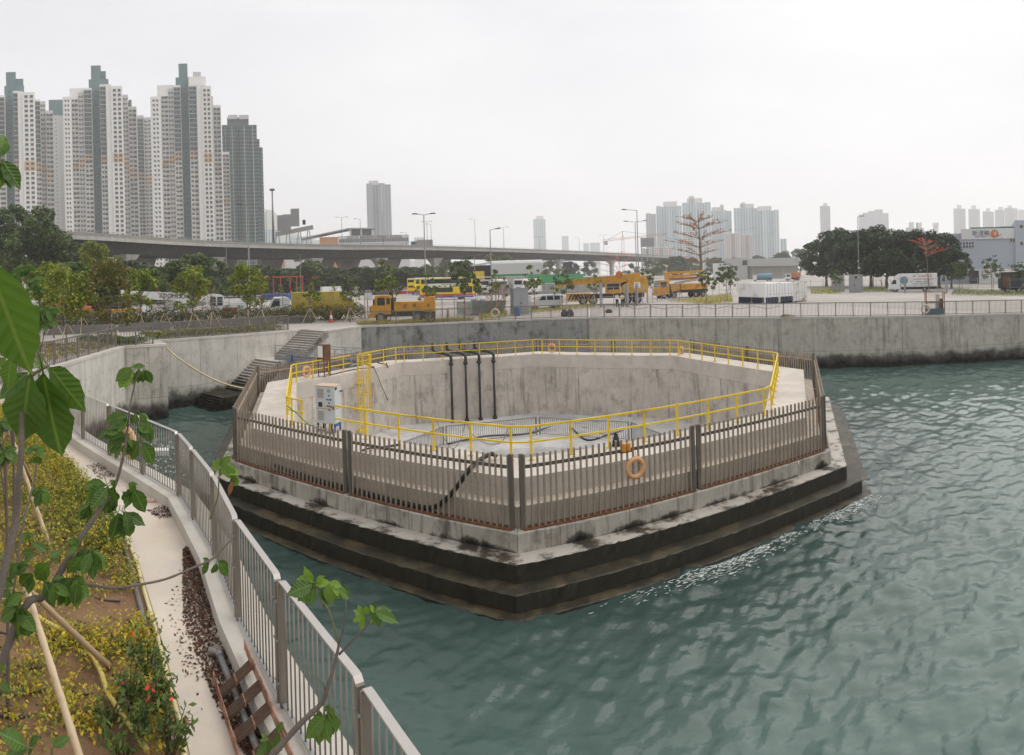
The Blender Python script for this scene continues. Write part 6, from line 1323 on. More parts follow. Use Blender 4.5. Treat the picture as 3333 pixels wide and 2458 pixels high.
for k in range(13):
    q = lerp(right_c[4],right_c[3],0.18+0.055*k); rp.append(Vector((q.x+0.1,q.y-0.05+0.2,q.z+(1.02 if k%2==0 else 0.82))))
tube_thing('rope','tan rope draped in swags along the right railing','rope',rp,0.022,M['rope'],5,4)
q = lerp(right_c[4],right_c[3],0.87); cz_ = thing('rope_coil','coil of tan rope on the coping below the containers','rope coil',q+Vector((0.3,0.4,0.03)))
for k in range(4): MB().torus((0.05*k,0.03*k,0.03+0.03*k),0.7-0.05*k,0.035,22,6,(0.05*k,0.05,1)).build('turn',M['rope'],cz_)
# rucksack pile
p = at_g(1848,1030); t = thing('tool_bags','dark bags and a blue can behind the railing below the silver car','bags',p)
for x,r_ in ((-0.35,0.33),(0.25,0.38)): MB().lathe([(0,0.75),(0.2,0.68),(r_,0.35),(r_,0.05),(0,0)],10,(x,0,0)).build('bag',M['cloth_dark'],t,True)
MB().box(-0.12,0.12,-0.35,-0.2,0,0.3).build('blue_can',M['drum_blue'],t)
p = at_g(1982,1019); t = thing('black_bag','black bag on the paving left of the two men','bag',p); MB().lathe([(0,0.45),(0.28,0.4),(0.38,0.2),(0.34,0.02),(0,0)],10).build('sack',M['black'],t,True)
# red frames, drums, white container, tyre barrier, cars
p = at_g(935,975); t = thing('red_gantry','row of red steel lifting frames before the belt of trees','frame',p,facing(p))
for x in (-6,-3.2,-1.5,0.8,2.4,3.8): MB().box(x-0.13,x+0.13,-0.13,0.13,0,5.6).build('column',M['gantry_red'],t)
for x0,x1 in ((-6.2,-4.0),(-3.3,0.9),(0.7,4.0)): MB().box(x0,x1,-0.14,0.14,5.3,5.6).build('beam',M['gantry_red'],t)
p = at_g(1020,968); t = thing('red_gantry','single red jib post right of the red frames','frame',p,facing(p)); MB().box(-0.14,0.14,-0.14,0.14,0,5.4).build('column',M['gantry_red'],t); MB().box(-0.2,1.6,-0.12,0.12,5.15,5.4).build('arm',M['gantry_red'],t)
drum = MB().lathe([(0,0),(0.3,0),(0.3,0.02),(0.29,0.3),(0.3,0.32),(0.29,0.6),(0.3,0.88),(0,0.89)],12).mesh('barrel',M['drum_blue'],True)
for i in range(14):
    p = at_g(862+i*6.2,976-(i%2)); t = thing('oil_drum',f'blue oil drum before the red frames, {ordf(i)} from the left','drum',p,0,'row of blue drums'); inst('barrel',drum,t,scale=(1.6,1.6,1.7))
for i in range(5):
    p = at_g(1026+i*6,965); t = thing('oil_drum',f'blue oil drum beside the small white container, {ordf(i)} from the left','drum',p,0,'drums by the white container'); inst('barrel',drum,t,scale=(1.5,1.5,1.7))
p = at_g(1078,966); t = thing('site_container','small white corrugated site container in the yard','container',p,facing(p)+0.3); MB().box(-2.6,2.6,-1.1,1.1,0.1,2.7).build('shell',M['cont_white'],t); r_ = MB()
for k in range(20): r_.box(-2.55+k*0.26,-2.42+k*0.26,-1.14,-1.1,0.15,2.6)
r_.build('ribs',M['cont_white'],t); MB().box(-2.65,-2.6,-0.8,0.8,0.2,2.4).build('door',M['cont_white'],t)
t = thing('tyre_barrier','row of lorry tyres with white posts across the yard','barrier',at_g(1112,966)); o = t.location.copy()
for i in range(30):
    q = lerp(at_g(1112,964),at_g(1300,958),i/29)-o; inst('tyre',tyre,t,q+Vector((0,0,0.55)),(0,0,facing(q+o)),(1.1,1.1,1.1))
    if i%2==0: MB().tube([q+Vector((0,0.2,0)),q+Vector((0,0.2,1.4))],0.09,6).build('post',M['veh_white'],t)
for i,(x,y,mm,lab) in enumerate(((1192,947,'car_red','red car under the trees, leftmost of three'),(1226,948,'car_red','red car with pale roof under the trees'),(1262,947,'car_red','red car under the trees, rightmost of three'),(1310,943,'hoard_grey','grey-pink car at the right end of the trees'))):
    p = at_g(x,y); t = thing('parked_car',lab,'car',p,facing(p)+0.1); MB().yprism([(-2.1,0.35),(2.1,0.35),(2.1,0.8),(1.2,0.95),(0.7,1.4),(-0.8,1.4),(-1.4,0.95),(-2.1,0.85)],-0.85,0.85).build('body',M[mm],t,bevel=0.08); MB().box(-0.8,0.65,-0.86,0.86,0.95,1.32).build('windows',M['glass'],t); MB().box(-0.75,0.65,-0.7,0.7,1.40,1.44).build('roof',M['veh_white'],t)
    for xx in (-1.3,1.3):
        for yy in (-0.75,0.75): wheel(t,xx,yy,0.32)
P_('barrier_red',(0.5,0.04,0.03))
for i in range(4):
    p = at_g(1298+i*7,957); t = thing('plastic_barrier',f'red plastic water barrier at the end of the tyre row, {ordf(i)} from the left','barrier',p,0,'red water barriers'); MB().yprism([(-0.5,0),(0.5,0),(0.45,0.3),(0.5,0.9),(-0.5,0.9),(-0.45,0.3)],-0.25,0.25).build('block',M['barrier_red'],t,bevel=0.04); t.rotation_euler = (0,0,facing(p))
# road signs
p = at_g(1160,1000); t = thing('road_sign','two round grey road signs, backs showing, on one post','road sign',p,facing(p)); MB().tube([(0,0,0),(0,0,3.1)],0.05,6).build('post',M['lamp'],t)
for z in (2.85,2.3): MB().lathe([(0,-0.02),(0.3,-0.02),(0.3,0.02),(0,0.02)],16,(0,-0.05,z),axis='y').build('disc',M['steel_grey'],t)
p = at_g(517,1015); t = thing('road_sign','small round red sign above the white crane jib','road sign',p,facing(p)); MB().tube([(0,0,0),(0,0,3.0)],0.05,6).build('post',M['lamp'],t); MB().lathe([(0,-0.02),(0.34,-0.02),(0.34,0.02),(0,0.02)],16,(0,-0.05,2.9),axis='y').build('disc',M['bus_red'],t)
p = at_g(1198,1046); t = thing('yellow_post','yellow post with a pale board by the orange lorry cab','sign post',p,facing(p)); MB().tube([(0,0,0),(0,0,2.9)],0.06,6).build('post',M['cat_yellow'],t); MB().box(-0.25,0.45,-0.05,0.0,2.1,2.85).build('board',M['veh_white'],t)
# ------------------------------------------------------------------ the two men by the gate
def person(label, base, rz, shirt, trousers, pose, vest=False):
    p = at_g(*base); t = thing('person',label,'person',p,rz)
    J = {'pel':(0,0,0.93,0.15),'spine':(0,0.01,1.15,0.15),'chest':(0,0.02,1.36,0.165),'neck':(0,0.01,1.50,0.06),'head0':(0,-0.01,1.58,0.075),'head1':(0,-0.015,1.68,0.09),
         'hl':(-0.09,0,0.88,0.10),'kl':(-0.11,-0.02,0.50,0.07),'al':(-0.11,0.02,0.09,0.05),'tl':(-0.12,-0.14,0.04,0.045),'hr':(0.09,0,0.88,0.10),'kr':(0.11,-0.02,0.50,0.07),'ar':(0.12,0.02,0.09,0.05),'tr':(0.14,-0.14,0.04,0.045),
         'sl':(-0.18,0.02,1.43,0.075),'el':(-0.25,-0.02,1.16,0.05),'sr':(0.18,0.02,1.43,0.075),'er':(0.25,-0.02,1.16,0.05)}
    J['wl'] = (-0.06,-0.22,1.10,0.036); J['wr'] = (0.07,-0.22,1.14,0.036); J['gl'] = (0.02,-0.25,1.10,0.035); J['gr'] = (0.0,-0.25,1.16,0.035)
    E_ = [('pel','spine'),('spine','chest'),('chest','neck'),('neck','head0'),('head0','head1'),('pel','hl'),('hl','kl'),('kl','al'),('al','tl'),('pel','hr'),('hr','kr'),('kr','ar'),('ar','tr'),('chest','sl'),('sl','el'),('el','wl'),('wl','gl'),('chest','sr'),('sr','er'),('er','wr'),('wr','gr')]
    def skin(name, keys, mat, grow=0.0, sub=2):
        ks = [k for k in J if k in keys]; me = bpy.data.meshes.new(name); me.from_pydata([J[k][:3] for k in ks],[(ks.index(a),ks.index(b)) for a,b in E_ if a in ks and b in ks],[])
        o = bpy.data.objects.new(name,me); COL.objects.link(o); o.parent = t; sm = o.modifiers.new('s','SKIN'); sb_ = o.modifiers.new('u','SUBSURF'); sb_.levels = sub; sb_.render_levels = sub
        sv = me.skin_vertices[0].data if me.skin_vertices else None
        if sv is None: return o
        for i,k in enumerate(ks): r_ = J[k][3]+grow; sv[i].radius = (r_, r_*(0.72 if k in ('pel','spine','chest') else 1.0)); sv[i].use_root = (i==0)
        me.materials.append(mat); return o
    def mkskin(name, keys, mat, grow=0.0):
        o = skin(name, keys, mat, grow); me = o.data
        if not me.skin_vertices:
            bpy.context.view_layer.objects.active = o
            with bpy.context.temp_override(object=o, active_object=o): bpy.ops.mesh.customdata_skin_add()
            ks = [k for k in J if k in keys]; sv = me.skin_vertices[0].data
            for i,k in enumerate(ks): r_ = J[k][3]+grow; sv[i].radius = (r_, r_*(0.72 if k in ('pel','spine','chest') else 1.0)); sv[i].use_root = (i==0)
            me.materials.append(mat)
        return o
    mkskin('body', list(J), M['skin'])
    mkskin('shirt', ['pel','spine','chest','sl','el','sr','er'], M[shirt], 0.018)
    mkskin('trousers', ['pel','hl','kl','al','hr','kr','ar'], M[trousers], 0.014)
    MB().lathe([(0,0.115),(0.06,0.10),(0.098,0.05),(0.10,0.0),(0.085,-0.05)],12,(0,0.012,1.70)).build('hair',M['hair'],t,True)
    MB().add([(-0.012,-0.10,1.64),(0.012,-0.10,1.64),(0,-0.125,1.645),(0,-0.10,1.69)],[(0,1,2),(1,3,2),(3,0,2)]).build('nose',M['skin'],t)
    for x in (-0.035,0.035): MB().lathe([(0,0.01),(0.012,0.0),(0,-0.01)],8,(x,-0.093,1.69)).build('eye',M['hair'],t)
    if vest:
        mkskin('vest',['pel','spine','chest'],M['vest'],0.04)
    for x in (-0.115,0.13): MB().box(x-0.05,x+0.05,-0.2,0.07,0,0.08).build('shoe',M['hair'],t,bevel=0.02)
    return t
person('man in a white shirt and dark trousers reading by the gate, left of two',(2009,999),facing(at_g(2009,999))+0.3,'cloth_white','cloth_dark',0)
person('man in a yellow safety vest over white shirt by the gate, right of two',(2026,999),facing(at_g(2026,999))-0.2,'cloth_white','cloth_dark',1,True)
pp = at_g(2009,999); bd_ = MB().cbox((0,0,0),0.34,0.012,0.26).build('clipboard',M['cloth_white']); bd_.location = (pp.x-0.02,pp.y-0.30,pp.z+1.12); bd_.rotation_euler = (-0.8,0,facing(pp)+0.3); tag(bd_,'white clipboard held by the man on the left','clipboard')
# ------------------------------------------------------------------ trees behind the yard
def ordn(i): return ('first','second','third','fourth','fifth','sixth','seventh','eighth','ninth','tenth','eleventh','twelfth','thirteenth','fourteenth','fifteenth','sixteenth','seventeenth','eighteenth')[i]+' from the left'
def ptree(px, by, ty, key, label, h0, group, rz=0.0, wide=1.0):
    b = at_g(px,by); d = math.hypot(b.x,b.y); h_ = at_d(px,ty,d).z - b.z; s = h_/h0
    t = tree(key,label,b,rz,s*wide,group); t.scale = (s*wide,s*wide,s); return t
ptree(70,1005,668,'big_dark','large dark tree at the left edge before the viaduct',15,None,0.4)
ptree(200,1000,770,'big_dark','dark tree right of the large one before the viaduct',15,None,2.4)
ptree(312,1015,781,'tall_lime','tall yellow-green tree standing up before the viaduct deck',12,None,0.3)
left = [(130,1050,870,'tall_lime'),(185,1048,860,'tall_lime'),(245,1046,858,'belt_c'),(292,1042,865,'tall_lime'),(350,1040,872,'belt_c'),(405,1030,868,'tall_lime'),(470,1012,880,'belt_c'),(575,1000,850,'belt_c'),(655,990,828,'belt_c')]
words = ['nearest the left edge','second in the row','third in the row','fourth in the row','fifth in the row','sixth in the row','seventh in the row, by the crane jib','eighth in the row, behind the crane jib','last, tallest, behind the crane cab']
for i,(x,b,ty,k) in enumerate(left): ptree(x,b,ty,k,f'leafy green tree behind the left young trees, {words[i]}',12 if k=='tall_lime' else 9,'trees behind the left strip',i*1.1,1.35)
belt = [(330,998,855,'belt_a'),(420,992,850,'belt_a'),(500,985,868,'belt_b'),(720,970,868,'belt_a'),(775,968,866,'belt_a'),(830,966,862,'belt_b'),(885,965,864,'belt_a'),(935,963,872,'belt_b'),(1010,962,850,'belt_c'),(1062,960,872,'belt_a'),(1110,958,874,'belt_b'),(1165,958,868,'belt_a'),(1222,956,870,'belt_b'),(1275,955,866,'belt_a'),(1345,950,868,'belt_b')]
for i,(x,b,ty,k) in enumerate(belt):
    w = ordn(i)
    ptree(x,b,ty,k,f'rounded dark evergreen tree in the belt under the viaduct, {w}',9,'belt of trees under the viaduct',i*0.9,1.55)
wis = [(1400,946,862,'wispy'),(1455,944,852,'wispy'),(1505,940,848,'belt_b'),(1600,934,826,'wispy'),(1665,930,832,'wispy'),(1795,925,848,'wispy'),(1855,920,852,'belt_b'),(1915,918,850,'wispy'),(2060,918,858,'wispy'),(2125,917,848,'wispy'),(2165,917,842,'wispy'),(2205,912,834,'belt_b'),(2250,910,838,'wispy'),(2330,904,838,'belt_b'),(2400,900,838,'belt_b'),(2470,898,832,'belt_b'),(2520,896,838,'belt_b')]
for i,(x,b,ty,k) in enumerate(wis):
    w = ordn(i)
    ptree(x,b,ty,k,f'grey-green tree between white shed and ramp building, {w}',8 if k=='wispy' else 9,'grey-green trees behind the yard',i*1.3)
for i,(x,b,ty,k,w) in enumerate(((2548,897,818,'banyan_b','left of two'),(2605,900,810,'banyan_a','right of two'))): ptree(x,b,ty,k,f'dark rounded tree behind the slanted end of the ramp building, {w}',13,'dark trees by the ramp',i*2.0)
ban = [(2690,932,778,'banyan_a'),(2742,934,742,'banyan_b'),(2790,936,760,'banyan_a'),(2835,936,738,'banyan_b'),(2888,937,758,'banyan_a'),(2945,938,748,'banyan_b'),(3005,938,750,'banyan_a'),(3058,938,760,'banyan_b'),(3098,939,812,'banyan_a')]
wb = ['leftmost','second from left','behind the metal kiosks','tallest, right of the street lamp','above the van cab','above the van box','seventh, with red flowers before it','eighth, by the ferry office','rightmost and lowest']
for i,(x,b,ty,k) in enumerate(ban): ptree(x,b,ty,k,f'dense dark fig tree behind the box van, {wb[i]}',13,'clump of dark fig trees',i*1.9,1.12)
# palms
def palm(label, base, h_, n=26, L=1.5, spiky=False):
    p = at_g(*base); t = thing('palm',label,'palm',p); MB().tube([(0,0,0),(0.05,0,h_*0.5),(0,0,h_)],[0.14,0.12,0.10],7).build('trunk',M['bark'],t); mb = MB()
    for k in range(n):
        a = random.uniform(0,6.28); e = random.uniform(-0.5,1.2); l = L*random.uniform(0.7,1.1); c,s_ = math.cos(a),math.sin(a); w = 0.05 if spiky else 0.22
        q = [Vector((0,0,h_)),Vector((c*l*0.5*math.cos(e),s_*l*0.5*math.cos(e),h_+l*0.5*math.sin(e)+0.1)),Vector((c*l*math.cos(e)*0.95,s_*l*math.cos(e)*0.95,h_+l*math.sin(e)-0.25*l))]; nn = Vector((-s_,c,0))*w
        mb.add([q[0]-nn*0.3,q[0]+nn*0.3,q[1]+nn,q[1]-nn,q[2]],[(0,1,2,3),(3,2,4)])
    tag(mb.build('fronds',[M['lf_olive']],t),kind='stuff'); return t
palm('spiky yucca with brown skirt at the left edge below the dark tree',(38,1010),8.0,70,3.0,True); palm('palm behind the white crane cab',(700,1000),2.6,40,2.0,True); palm('small palm left of the white lorry cab',(915,1010),2.8,30,1.6,True); palm('small palm before the yellow refuse body',(1090,1010),2.9,30,1.5,True); palm('spiky plant hanging over the front of the refuse body',(972,1012),2.4,30,1.4,True)
# kapok trees
def kapok(label, base, top, tiers, mat, leafmat_=None, d=None, r=0.30):
    b = at_g(*base); d = math.hypot(b.x,b.y); h_ = at_d(top[0],top[1],d).z-b.z; k = d/F; t = thing('kapok_tree',label,'tree',b,facing(b)); tr = MB(); fl = []
    tr.tube([(0,0,0),((top[0]-base[0])*k*0.4,0,h_*0.5),((top[0]-base[0])*k,0,h_)],[r,r*0.66,0.04],8)
    for (y,xl,xr,dens) in tiers:
        z = at_d(base[0],y,d).z-b.z; x0 = (top[0]-base[0])*k*z/h_
        for q in range(7):
            a = q*2*math.pi/7+z; ext = (xr if math.cos(a)>0 else xl)*k*(abs(math.cos(a))*0.9+0.1)+0.001 if abs(math.cos(a))>0.25 else 0.6*max(abs(xl),xr)*k*math.copysign(1,math.cos(a))
            l = abs(ext)/max(abs(math.cos(a)),0.35); e = Vector((x0+l*math.cos(a),l*math.sin(a)*0.8,z+l*0.16)); s_ = Vector((x0,0,z-0.5)); m_ = (s_+e)/2+Vector((0,0,0.1)); tr.tube([s_,m_,e],[0.06,0.035,0.012],5)
            for w in range(int(dens*l*0.45)):
                u = random.uniform(0.3,1.02); c = (s_*(1-u)+e*u) if u<0.0 else (m_*(2-2*u)+e*(2*u-1) if u>0.5 else s_*(1-2*u)+m_*2*u); fl.append((c.x+random.gauss(0,0.16),c.y+random.gauss(0,0.16),c.z+abs(random.gauss(0,0.13))))
                if w%6==0: tr.tube([c,c+Vector((random.uniform(-0.6,0.6),random.uniform(-0.5,0.5),random.uniform(0,0.4)))],[0.02,0.008],3)
    tr.build('trunk',M['bark'],t); V,Fq = scatter_quads(fl,0.14,0.9,1.2); mi = (RNG.random(len(Fq))<0.4).astype(int).tolist(); tag(MB().np(V,Fq,mi).build('blossom',mat,t),kind='stuff'); return t
def cy(y): return 620+y*.3571
kapok('tall bare kapok tree with tiers of orange blossom',(2287,966),(2279,683),[(cy(262),-66,48,14),(cy(325),-78,92,14),(cy(415),-92,108,11),(cy(495),-118,78,9),(cy(568),-92,62,9),(cy(640),-60,50,7)],[M['lf_orange'],M['lf_brown']])
kapok('red-flowering kapok tree behind the yellow crane',(2020,915),(2016,812),[(835,-50,50,16),(850,-80,64,16),(868,-100,55,18),(888,-70,40,12)],[M['lf_red'],M['lf_orange']],r=0.2)
kapok('red-flowering kapok branches before the dark fig trees',(3024,950),(3015,775),[(790,-62,30,8),(806,-25,48,7),(824,-8,74,8)],[M['lf_red'],M['lf_red']],r=0.10)
# ------------------------------------------------------------------ viaduct
vp = [(-30,745),(200,752),(312,758),(700,784),(1075,796),(1400,800),(1900,818),(2157,831),(2260,838)]
ZV = 23.0; vpts = []
for x,y in vp:
    r_ = ray(x,y); tt = (ZV-CZ)/r_[2]; vpts.append(Vector((r_[0]*tt,r_[1]*tt,ZV)))
vpts[0] = vpts[1] + (vpts[1]-vpts[2])*2.2
vs_ = smooth_pts(vpts,7); via = thing('viaduct','long grey concrete road viaduct crossing behind the yard','viaduct')
def vn(i): d = vs_[min(i+1,len(vs_)-1)]-vs_[max(i-1,0)]; n_ = Vector((-d.y,d.x,0)).normalized(); return n_ if n_.dot(vs_[i]) > 0 else -n_
def sweep(name, prof, mat, i0=0, i1=None):
    i1 = len(vs_) if i1 is None else i1; vs = []; n = len(prof); fs = []
    for i in range(i0,i1):
        for o_,z in prof: q = vs_[i]+vn(i)*o_; vs.append((q.x,q.y,z))
    for k in range(i1-i0-1):
        for j in range(n): fs.append((k*n+j,(k+1)*n+j,(k+1)*n+(j+1)%n,k*n+(j+1)%n))
    fs += [tuple(range(n-1,-1,-1)),tuple((i1-i0-1)*n+j for j in range(n))]
    mb = MB().add(vs,fs); o = mb.build(name,mat,via); bm = bmesh.new(); bm.from_mesh(o.data); bmesh.ops.recalc_face_normals(bm,faces=bm.faces); bm.to_mesh(o.data); bm.free(); return o
sweep('parapet',[(0.0,22.05),(0.0,ZV),(0.4,ZV),(0.4,21.9)],M['conc_viaduct'])
sweep('deck_slab',[(0.15,21.15),(0.15,21.9),(19,21.9),(19,21.15)],M['conc_viaduct'])
sweep('girder',[(1.6,21.1),(3.6,18.0),(15.4,18.0),(17.4,21.1)],concrete('conc_vdark',(0.075,0.072,0.07),(0.04,0.039,0.037),streak=0.4,blotch=0.4,scale=0.15))  # shade under the deck is put into the girder's darker colour
sweep('far_parapet',[(18.7,21.9),(18.7,ZV+0.2),(19,ZV+0.2),(19,21.9)],M['conc_viaduct'])
# precast edge panels
cum = [0.0]
for i in range(1,len(vs_)): cum.append(cum[-1]+(vs_[i]-vs_[i-1]).length)
def vat(s):
    i = max(0,min(len(vs_)-2,int(np.searchsorted(cum,s))-1)); t = (s-cum[i])/(cum[i+1]-cum[i]); return lerp(vs_[i],vs_[i+1],t), vn(i)
s = 0.0
while s < cum[-1]-4 :
    st_ = 3.6 if s < 330 else 8.0; a, n1 = vat(s+0.04); b_, n2 = vat(s+st_-0.04); a = a-n1*0.09; b_ = b_-n2*0.09
    MB().beam(Vector((a.x,a.y,21.58)),Vector((b_.x,b_.y,21.58)),0.14,0.92).build('edge_panel',M['conc_vlight'],via); s += st_
s = 0.0; rp_ = MB()
while s < cum[-1]-4: a,n1 = vat(s); b_,n2 = vat(min(cum[-1],s+6)); rp_.tube([(a.x+n1.x*0.2,a.y+n1.y*0.2,ZV+0.42),(b_.x+n2.x*0.2,b_.y+n2.y*0.2,ZV+0.42)],0.05,4); rp_.box(a.x-0.05,a.x+0.05,a.y+0.1,a.y+0.2,ZV,ZV+0.45); s += 6
tag(rp_.build('rail',M['steel_grey'],via),kind='stuff')
def v_at_px(px):
    best = min(range(0,int(cum[-1])), key=lambda s: abs((lambda p: W/2+F*math.atan2(p.x,p.y))(vat(s)[0])-px)); return vat(best)+ (best,)
for px in (452,733,1048,1255,1440,1640,1840,2010):
    p,n_,_ = v_at_px(px); q = p+n_*4.2; d = Vector((-n_.y,n_.x,0)); rz = math.atan2(d.y,d.x); g = gz(q.x); pr = MB(); pr.cbox((q.x,q.y,(g+15.2)/2),2.6,2.2,15.2-g,rz)
    vs = [];
    for w,z in ((1.3,15.2),(2.9,18.0)):
        for sx,sy in ((-1,-1),(1,-1),(1,1),(-1,1)): c = q+d*(sx*w)+n_*(sy*1.1*w/1.3); vs.append((c.x,c.y,z))
    pr.add(vs,[(3,2,1,0),(4,5,6,7),(0,1,5,4),(1,2,6,5),(2,3,7,6),(3,0,4,7)]); pr.build('pier',M['conc_vlight'],via)
for px in (590,822,975,1122,1195,1345,1520,1700):
    p,n_,_ = v_at_px(px); q = p+n_*15.0; d = Vector((-n_.y,n_.x,0)); vs = []
    for w,z in ((2.2,gz(q.x)),(2.2,11.0),(5.6,18.0)):
        for sx,sy in ((-1,-1),(1,-1),(1,1),(-1,1)): c = q+d*(sx*w)+n_*(sy*1.2); vs.append((c.x,c.y,z))
    MB().add(vs,[(3,2,1,0),(8,9,10,11)]+[(i,(i+1)%4,4+(i+1)%4,4+i) for i in range(4)]+[(4+i,4+(i+1)%4,8+(i+1)%4,8+i) for i in range(4)]).build('forked_pier',M['conc_viaduct'],via)
# dark noise wall below the viaduct
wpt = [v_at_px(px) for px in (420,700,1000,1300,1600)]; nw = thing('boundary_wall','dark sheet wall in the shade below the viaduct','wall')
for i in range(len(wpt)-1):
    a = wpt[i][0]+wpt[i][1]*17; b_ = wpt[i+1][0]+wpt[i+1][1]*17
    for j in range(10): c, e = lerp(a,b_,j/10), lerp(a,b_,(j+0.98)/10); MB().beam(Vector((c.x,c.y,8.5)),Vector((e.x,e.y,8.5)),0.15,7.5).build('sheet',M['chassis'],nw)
# lamps on the viaduct
for i,(x,ty,arms,w) in enumerate(((1114,708,(-1,1),'twin arms, left of the school name'),(1174,713,(-1,),'arm left, over the school name'),(1247,692,(-1,),'arm left, before the pale tower'),(1323,758,(-1,),'short, at the right end of the school'),(1391,722,(-1,1),'twin arms, behind the near twin lamp'),(1404,730,(-1,),'arm left, behind the near twin lamp'),(1547,714,(-1,),'arm left, right of the lorry'),(1640,740,(-1,1),'twin arms, further right'),(868,682,(-1,),'slim, left of the sign gantry'),(1755,772,(-1,1),'small, near the blue tower'),(1885,775,(-1,),'small, left of the tower crane'),(1964,765,(-1,1),'small, before the tower crane'))):
    p,n_,_ = v_at_px(x); d = math.hypot(p.x,p.y)+(1.2 if i%2 else 11); q = at_d(x,790,d); z0 = 21.9; tz = at_d(x,ty,d).z; t = thing('viaduct_lamp',f'lamp post on the viaduct, {w}','street lamp',(q.x,q.y,z0),facing(q),'lamp posts on the viaduct'); h_ = max(4.0,tz-z0); MB().tube([(0,0,0),(0,0,h_)],[0.13,0.08],7).build('pole',M['lamp'],t)
    for s_ in arms: MB().tube([(0,0,h_),(s_*1.6,0,h_+0.15)],0.05,5).build('arm',M['lamp'],t); MB().box(min(s_*1.5,s_*2.5),max(s_*1.5,s_*2.5),-0.15,0.15,h_+0.1,h_+0.25).build('lamp_head',M['lamp_head'],t)
p,n_,_ = v_at_px(892); d = math.hypot(p.x,p.y)+14; q = at_d(890,780,d); t = thing('high_mast','tall floodlight mast rising behind the sign gantry','mast',(q.x,q.y,21.9),facing(q)); h_ = at_d(888,620,d).z-21.9; MB().tube([(0,0,0),(0,0,h_)],[0.5,0.25],10).build('pole',M['lamp'],t,True); MB().lathe([(0,0.8),(0.9,0.6),(1.1,0),(0.3,-0.2)],8,(0,0,h_)).build('lamp_crown',M['lamp_head'],t)
# sign gantry (seen from behind)
p,n_,_ = v_at_px(960); d = math.hypot(p.x,p.y)+6; q = at_d(960,780,d); k = d/F; t = thing('sign_gantry','grey steel sign gantry over the viaduct, backs of signs showing','sign gantry',(q.x,q.y,0),facing(q)); zb = lambda y: at_d(960,y,d).z
lx = lambda x: (x-960)*k
MB().beam((lx(898),0,zb(762)),(lx(1020),0,zb(741)),1.2,1.5).build('beam',M['steel_pale'] if 'steel_pale' in M else M['steel_grey'],t)
for x0,x1,y0,y1,nm in ((904,922,700,752,0),(922,948,698,754,1),(948,976,680,738,2)):
    pn = MB().box(lx(x0),lx(x1),-0.9,-0.7,zb(y1),zb(y0)).build('sign_panel',M['steel_grey'],t)
    for u in (0.15,0.5,0.85): xx = lx(x0+(x1-x0)*u); MB().box(xx-0.08,xx+0.08,-1.1,-0.9,zb(y1),zb(y0)).build('stiffener',M['steel_grey'],pn)
    for u in (0.25,0.5,0.75): zz = zb(y0+(y1-y0)*u); MB().box(lx(x0),lx(x1),-1.05,-0.9,zz-0.06,zz+0.06).build('stiffener',M['steel_grey'],pn)
MB().box(lx(986),lx(996),-0.7,0.3,zb(732),zb(717)).build('signal_box',M['chassis'],t)
for x in (903,938,975,1005): 
    for dx in (-1.0,1.0): MB().beam((lx(x)+dx,0,21.9),(lx(x)+dx*0.3,0,zb(752)),0.35,0.35).build('leg',M['steel_grey'],t)
p,n_,_ = v_at_px(1400); q = p+n_*6; t = thing('goods_lorry','blue-cabbed goods lorry driving on the viaduct','lorry',(q.x,q.y,21.95),facing(q)-0.1); MB().box(-1.5,5.2,-1.2,1.2,1.0,3.8).build('load',M['hoard_grey'],t); MB().box(-4.0,-1.7,-1.2,1.2,0.6,3.3).build('cab',M['tank_blue'],t); MB().box(-4.03,-4.0,-1,1,1.8,2.9).build('windscreen',M['glass'],t); MB().box(-3.5,-2.2,-1.22,-1.2,1.8,2.9).build('side_window',M['glass'],t)
for x in (-3,2,3.6):
    for y in (-1,1): wheel(t,x,y,0.5)
# ------------------------------------------------------------------ school behind the viaduct
M['bld_white'] = pm('render_white',(0.66,0.66,0.65),0.8,0,0.06,0.2); M['bld_orange'] = pm('render_orange',(0.55,0.29,0.14),0.8,0,0.08,0.3); M['bld_grey'] = pm('render_grey',(0.42,0.42,0.41),0.8,0,0.06,0.2); M['win'] = glassmat('window_glass',(0.05,0.06,0.07),0.15)
D = 345.0; k = D/F; q = at_d(1210,780,D); t = thing('school_building','white and orange school with a name in capitals behind the viaduct','school',(q.x,q.y,gz(q.x)),facing(q)+0.06); X = lambda x: (x-1210)*k; Z = lambda y: at_d(1210,y,D).z-gz(q.x)
MB().box(X(1101),X(1332),0,16,0,Z(766)).build('main_block',M['bld_white'],t); MB().box(X(1040),X(1100),0.4,16,0,Z(768)).build('orange_block',M['bld_orange'],t); MB().box(X(840),X(1039),1,16,0,Z(795)).build('west_wing',M['bld_white'],t)
MB().box(X(1104),X(1330),-0.25,0,Z(788),Z(776.5)).build('window_band',M['win'],t)
mu = MB()
for i in range(42): x = X(1104)+(X(1330)-X(1104))*i/41; mu.box(x-0.1,x+0.1,-0.4,-0.25,Z(788),Z(776.5))
tag(mu.build('mullions',M['bld_white'],t),kind='stuff')
MB().box(X(1099),X(1334),-0.7,0,Z(792),Z(788.5)).build('sill_band',M['bld_white'],t)
MB().yprism([(X(980),Z(772)),(X(1138),Z(744)),(X(1223),Z(746)),(X(1223),Z(742)),(X(1137),Z(740.5)),(X(980),Z(769))],-1.5,15).build('roof',M['bld_grey'],t)
for x in (1141,1176,1213): MB().box(X(x)-0.5,X(x)+0.5,-0.3,0.8,Z(767),Z(744)).build('roof_column',M['bld_white'],t)
MB().box(X(1144),X(1212),0.9,1.1,Z(766),Z(746)).build('hall_glazing',M['win'],t)
text("S.K.H. ST. ANDREW'S PRIMARY SCHOOL",'name_lettering',M['chassis'],t,(X(1219),-0.1,Z(771.5)),FR,2.0,0.08,sx=0.86)
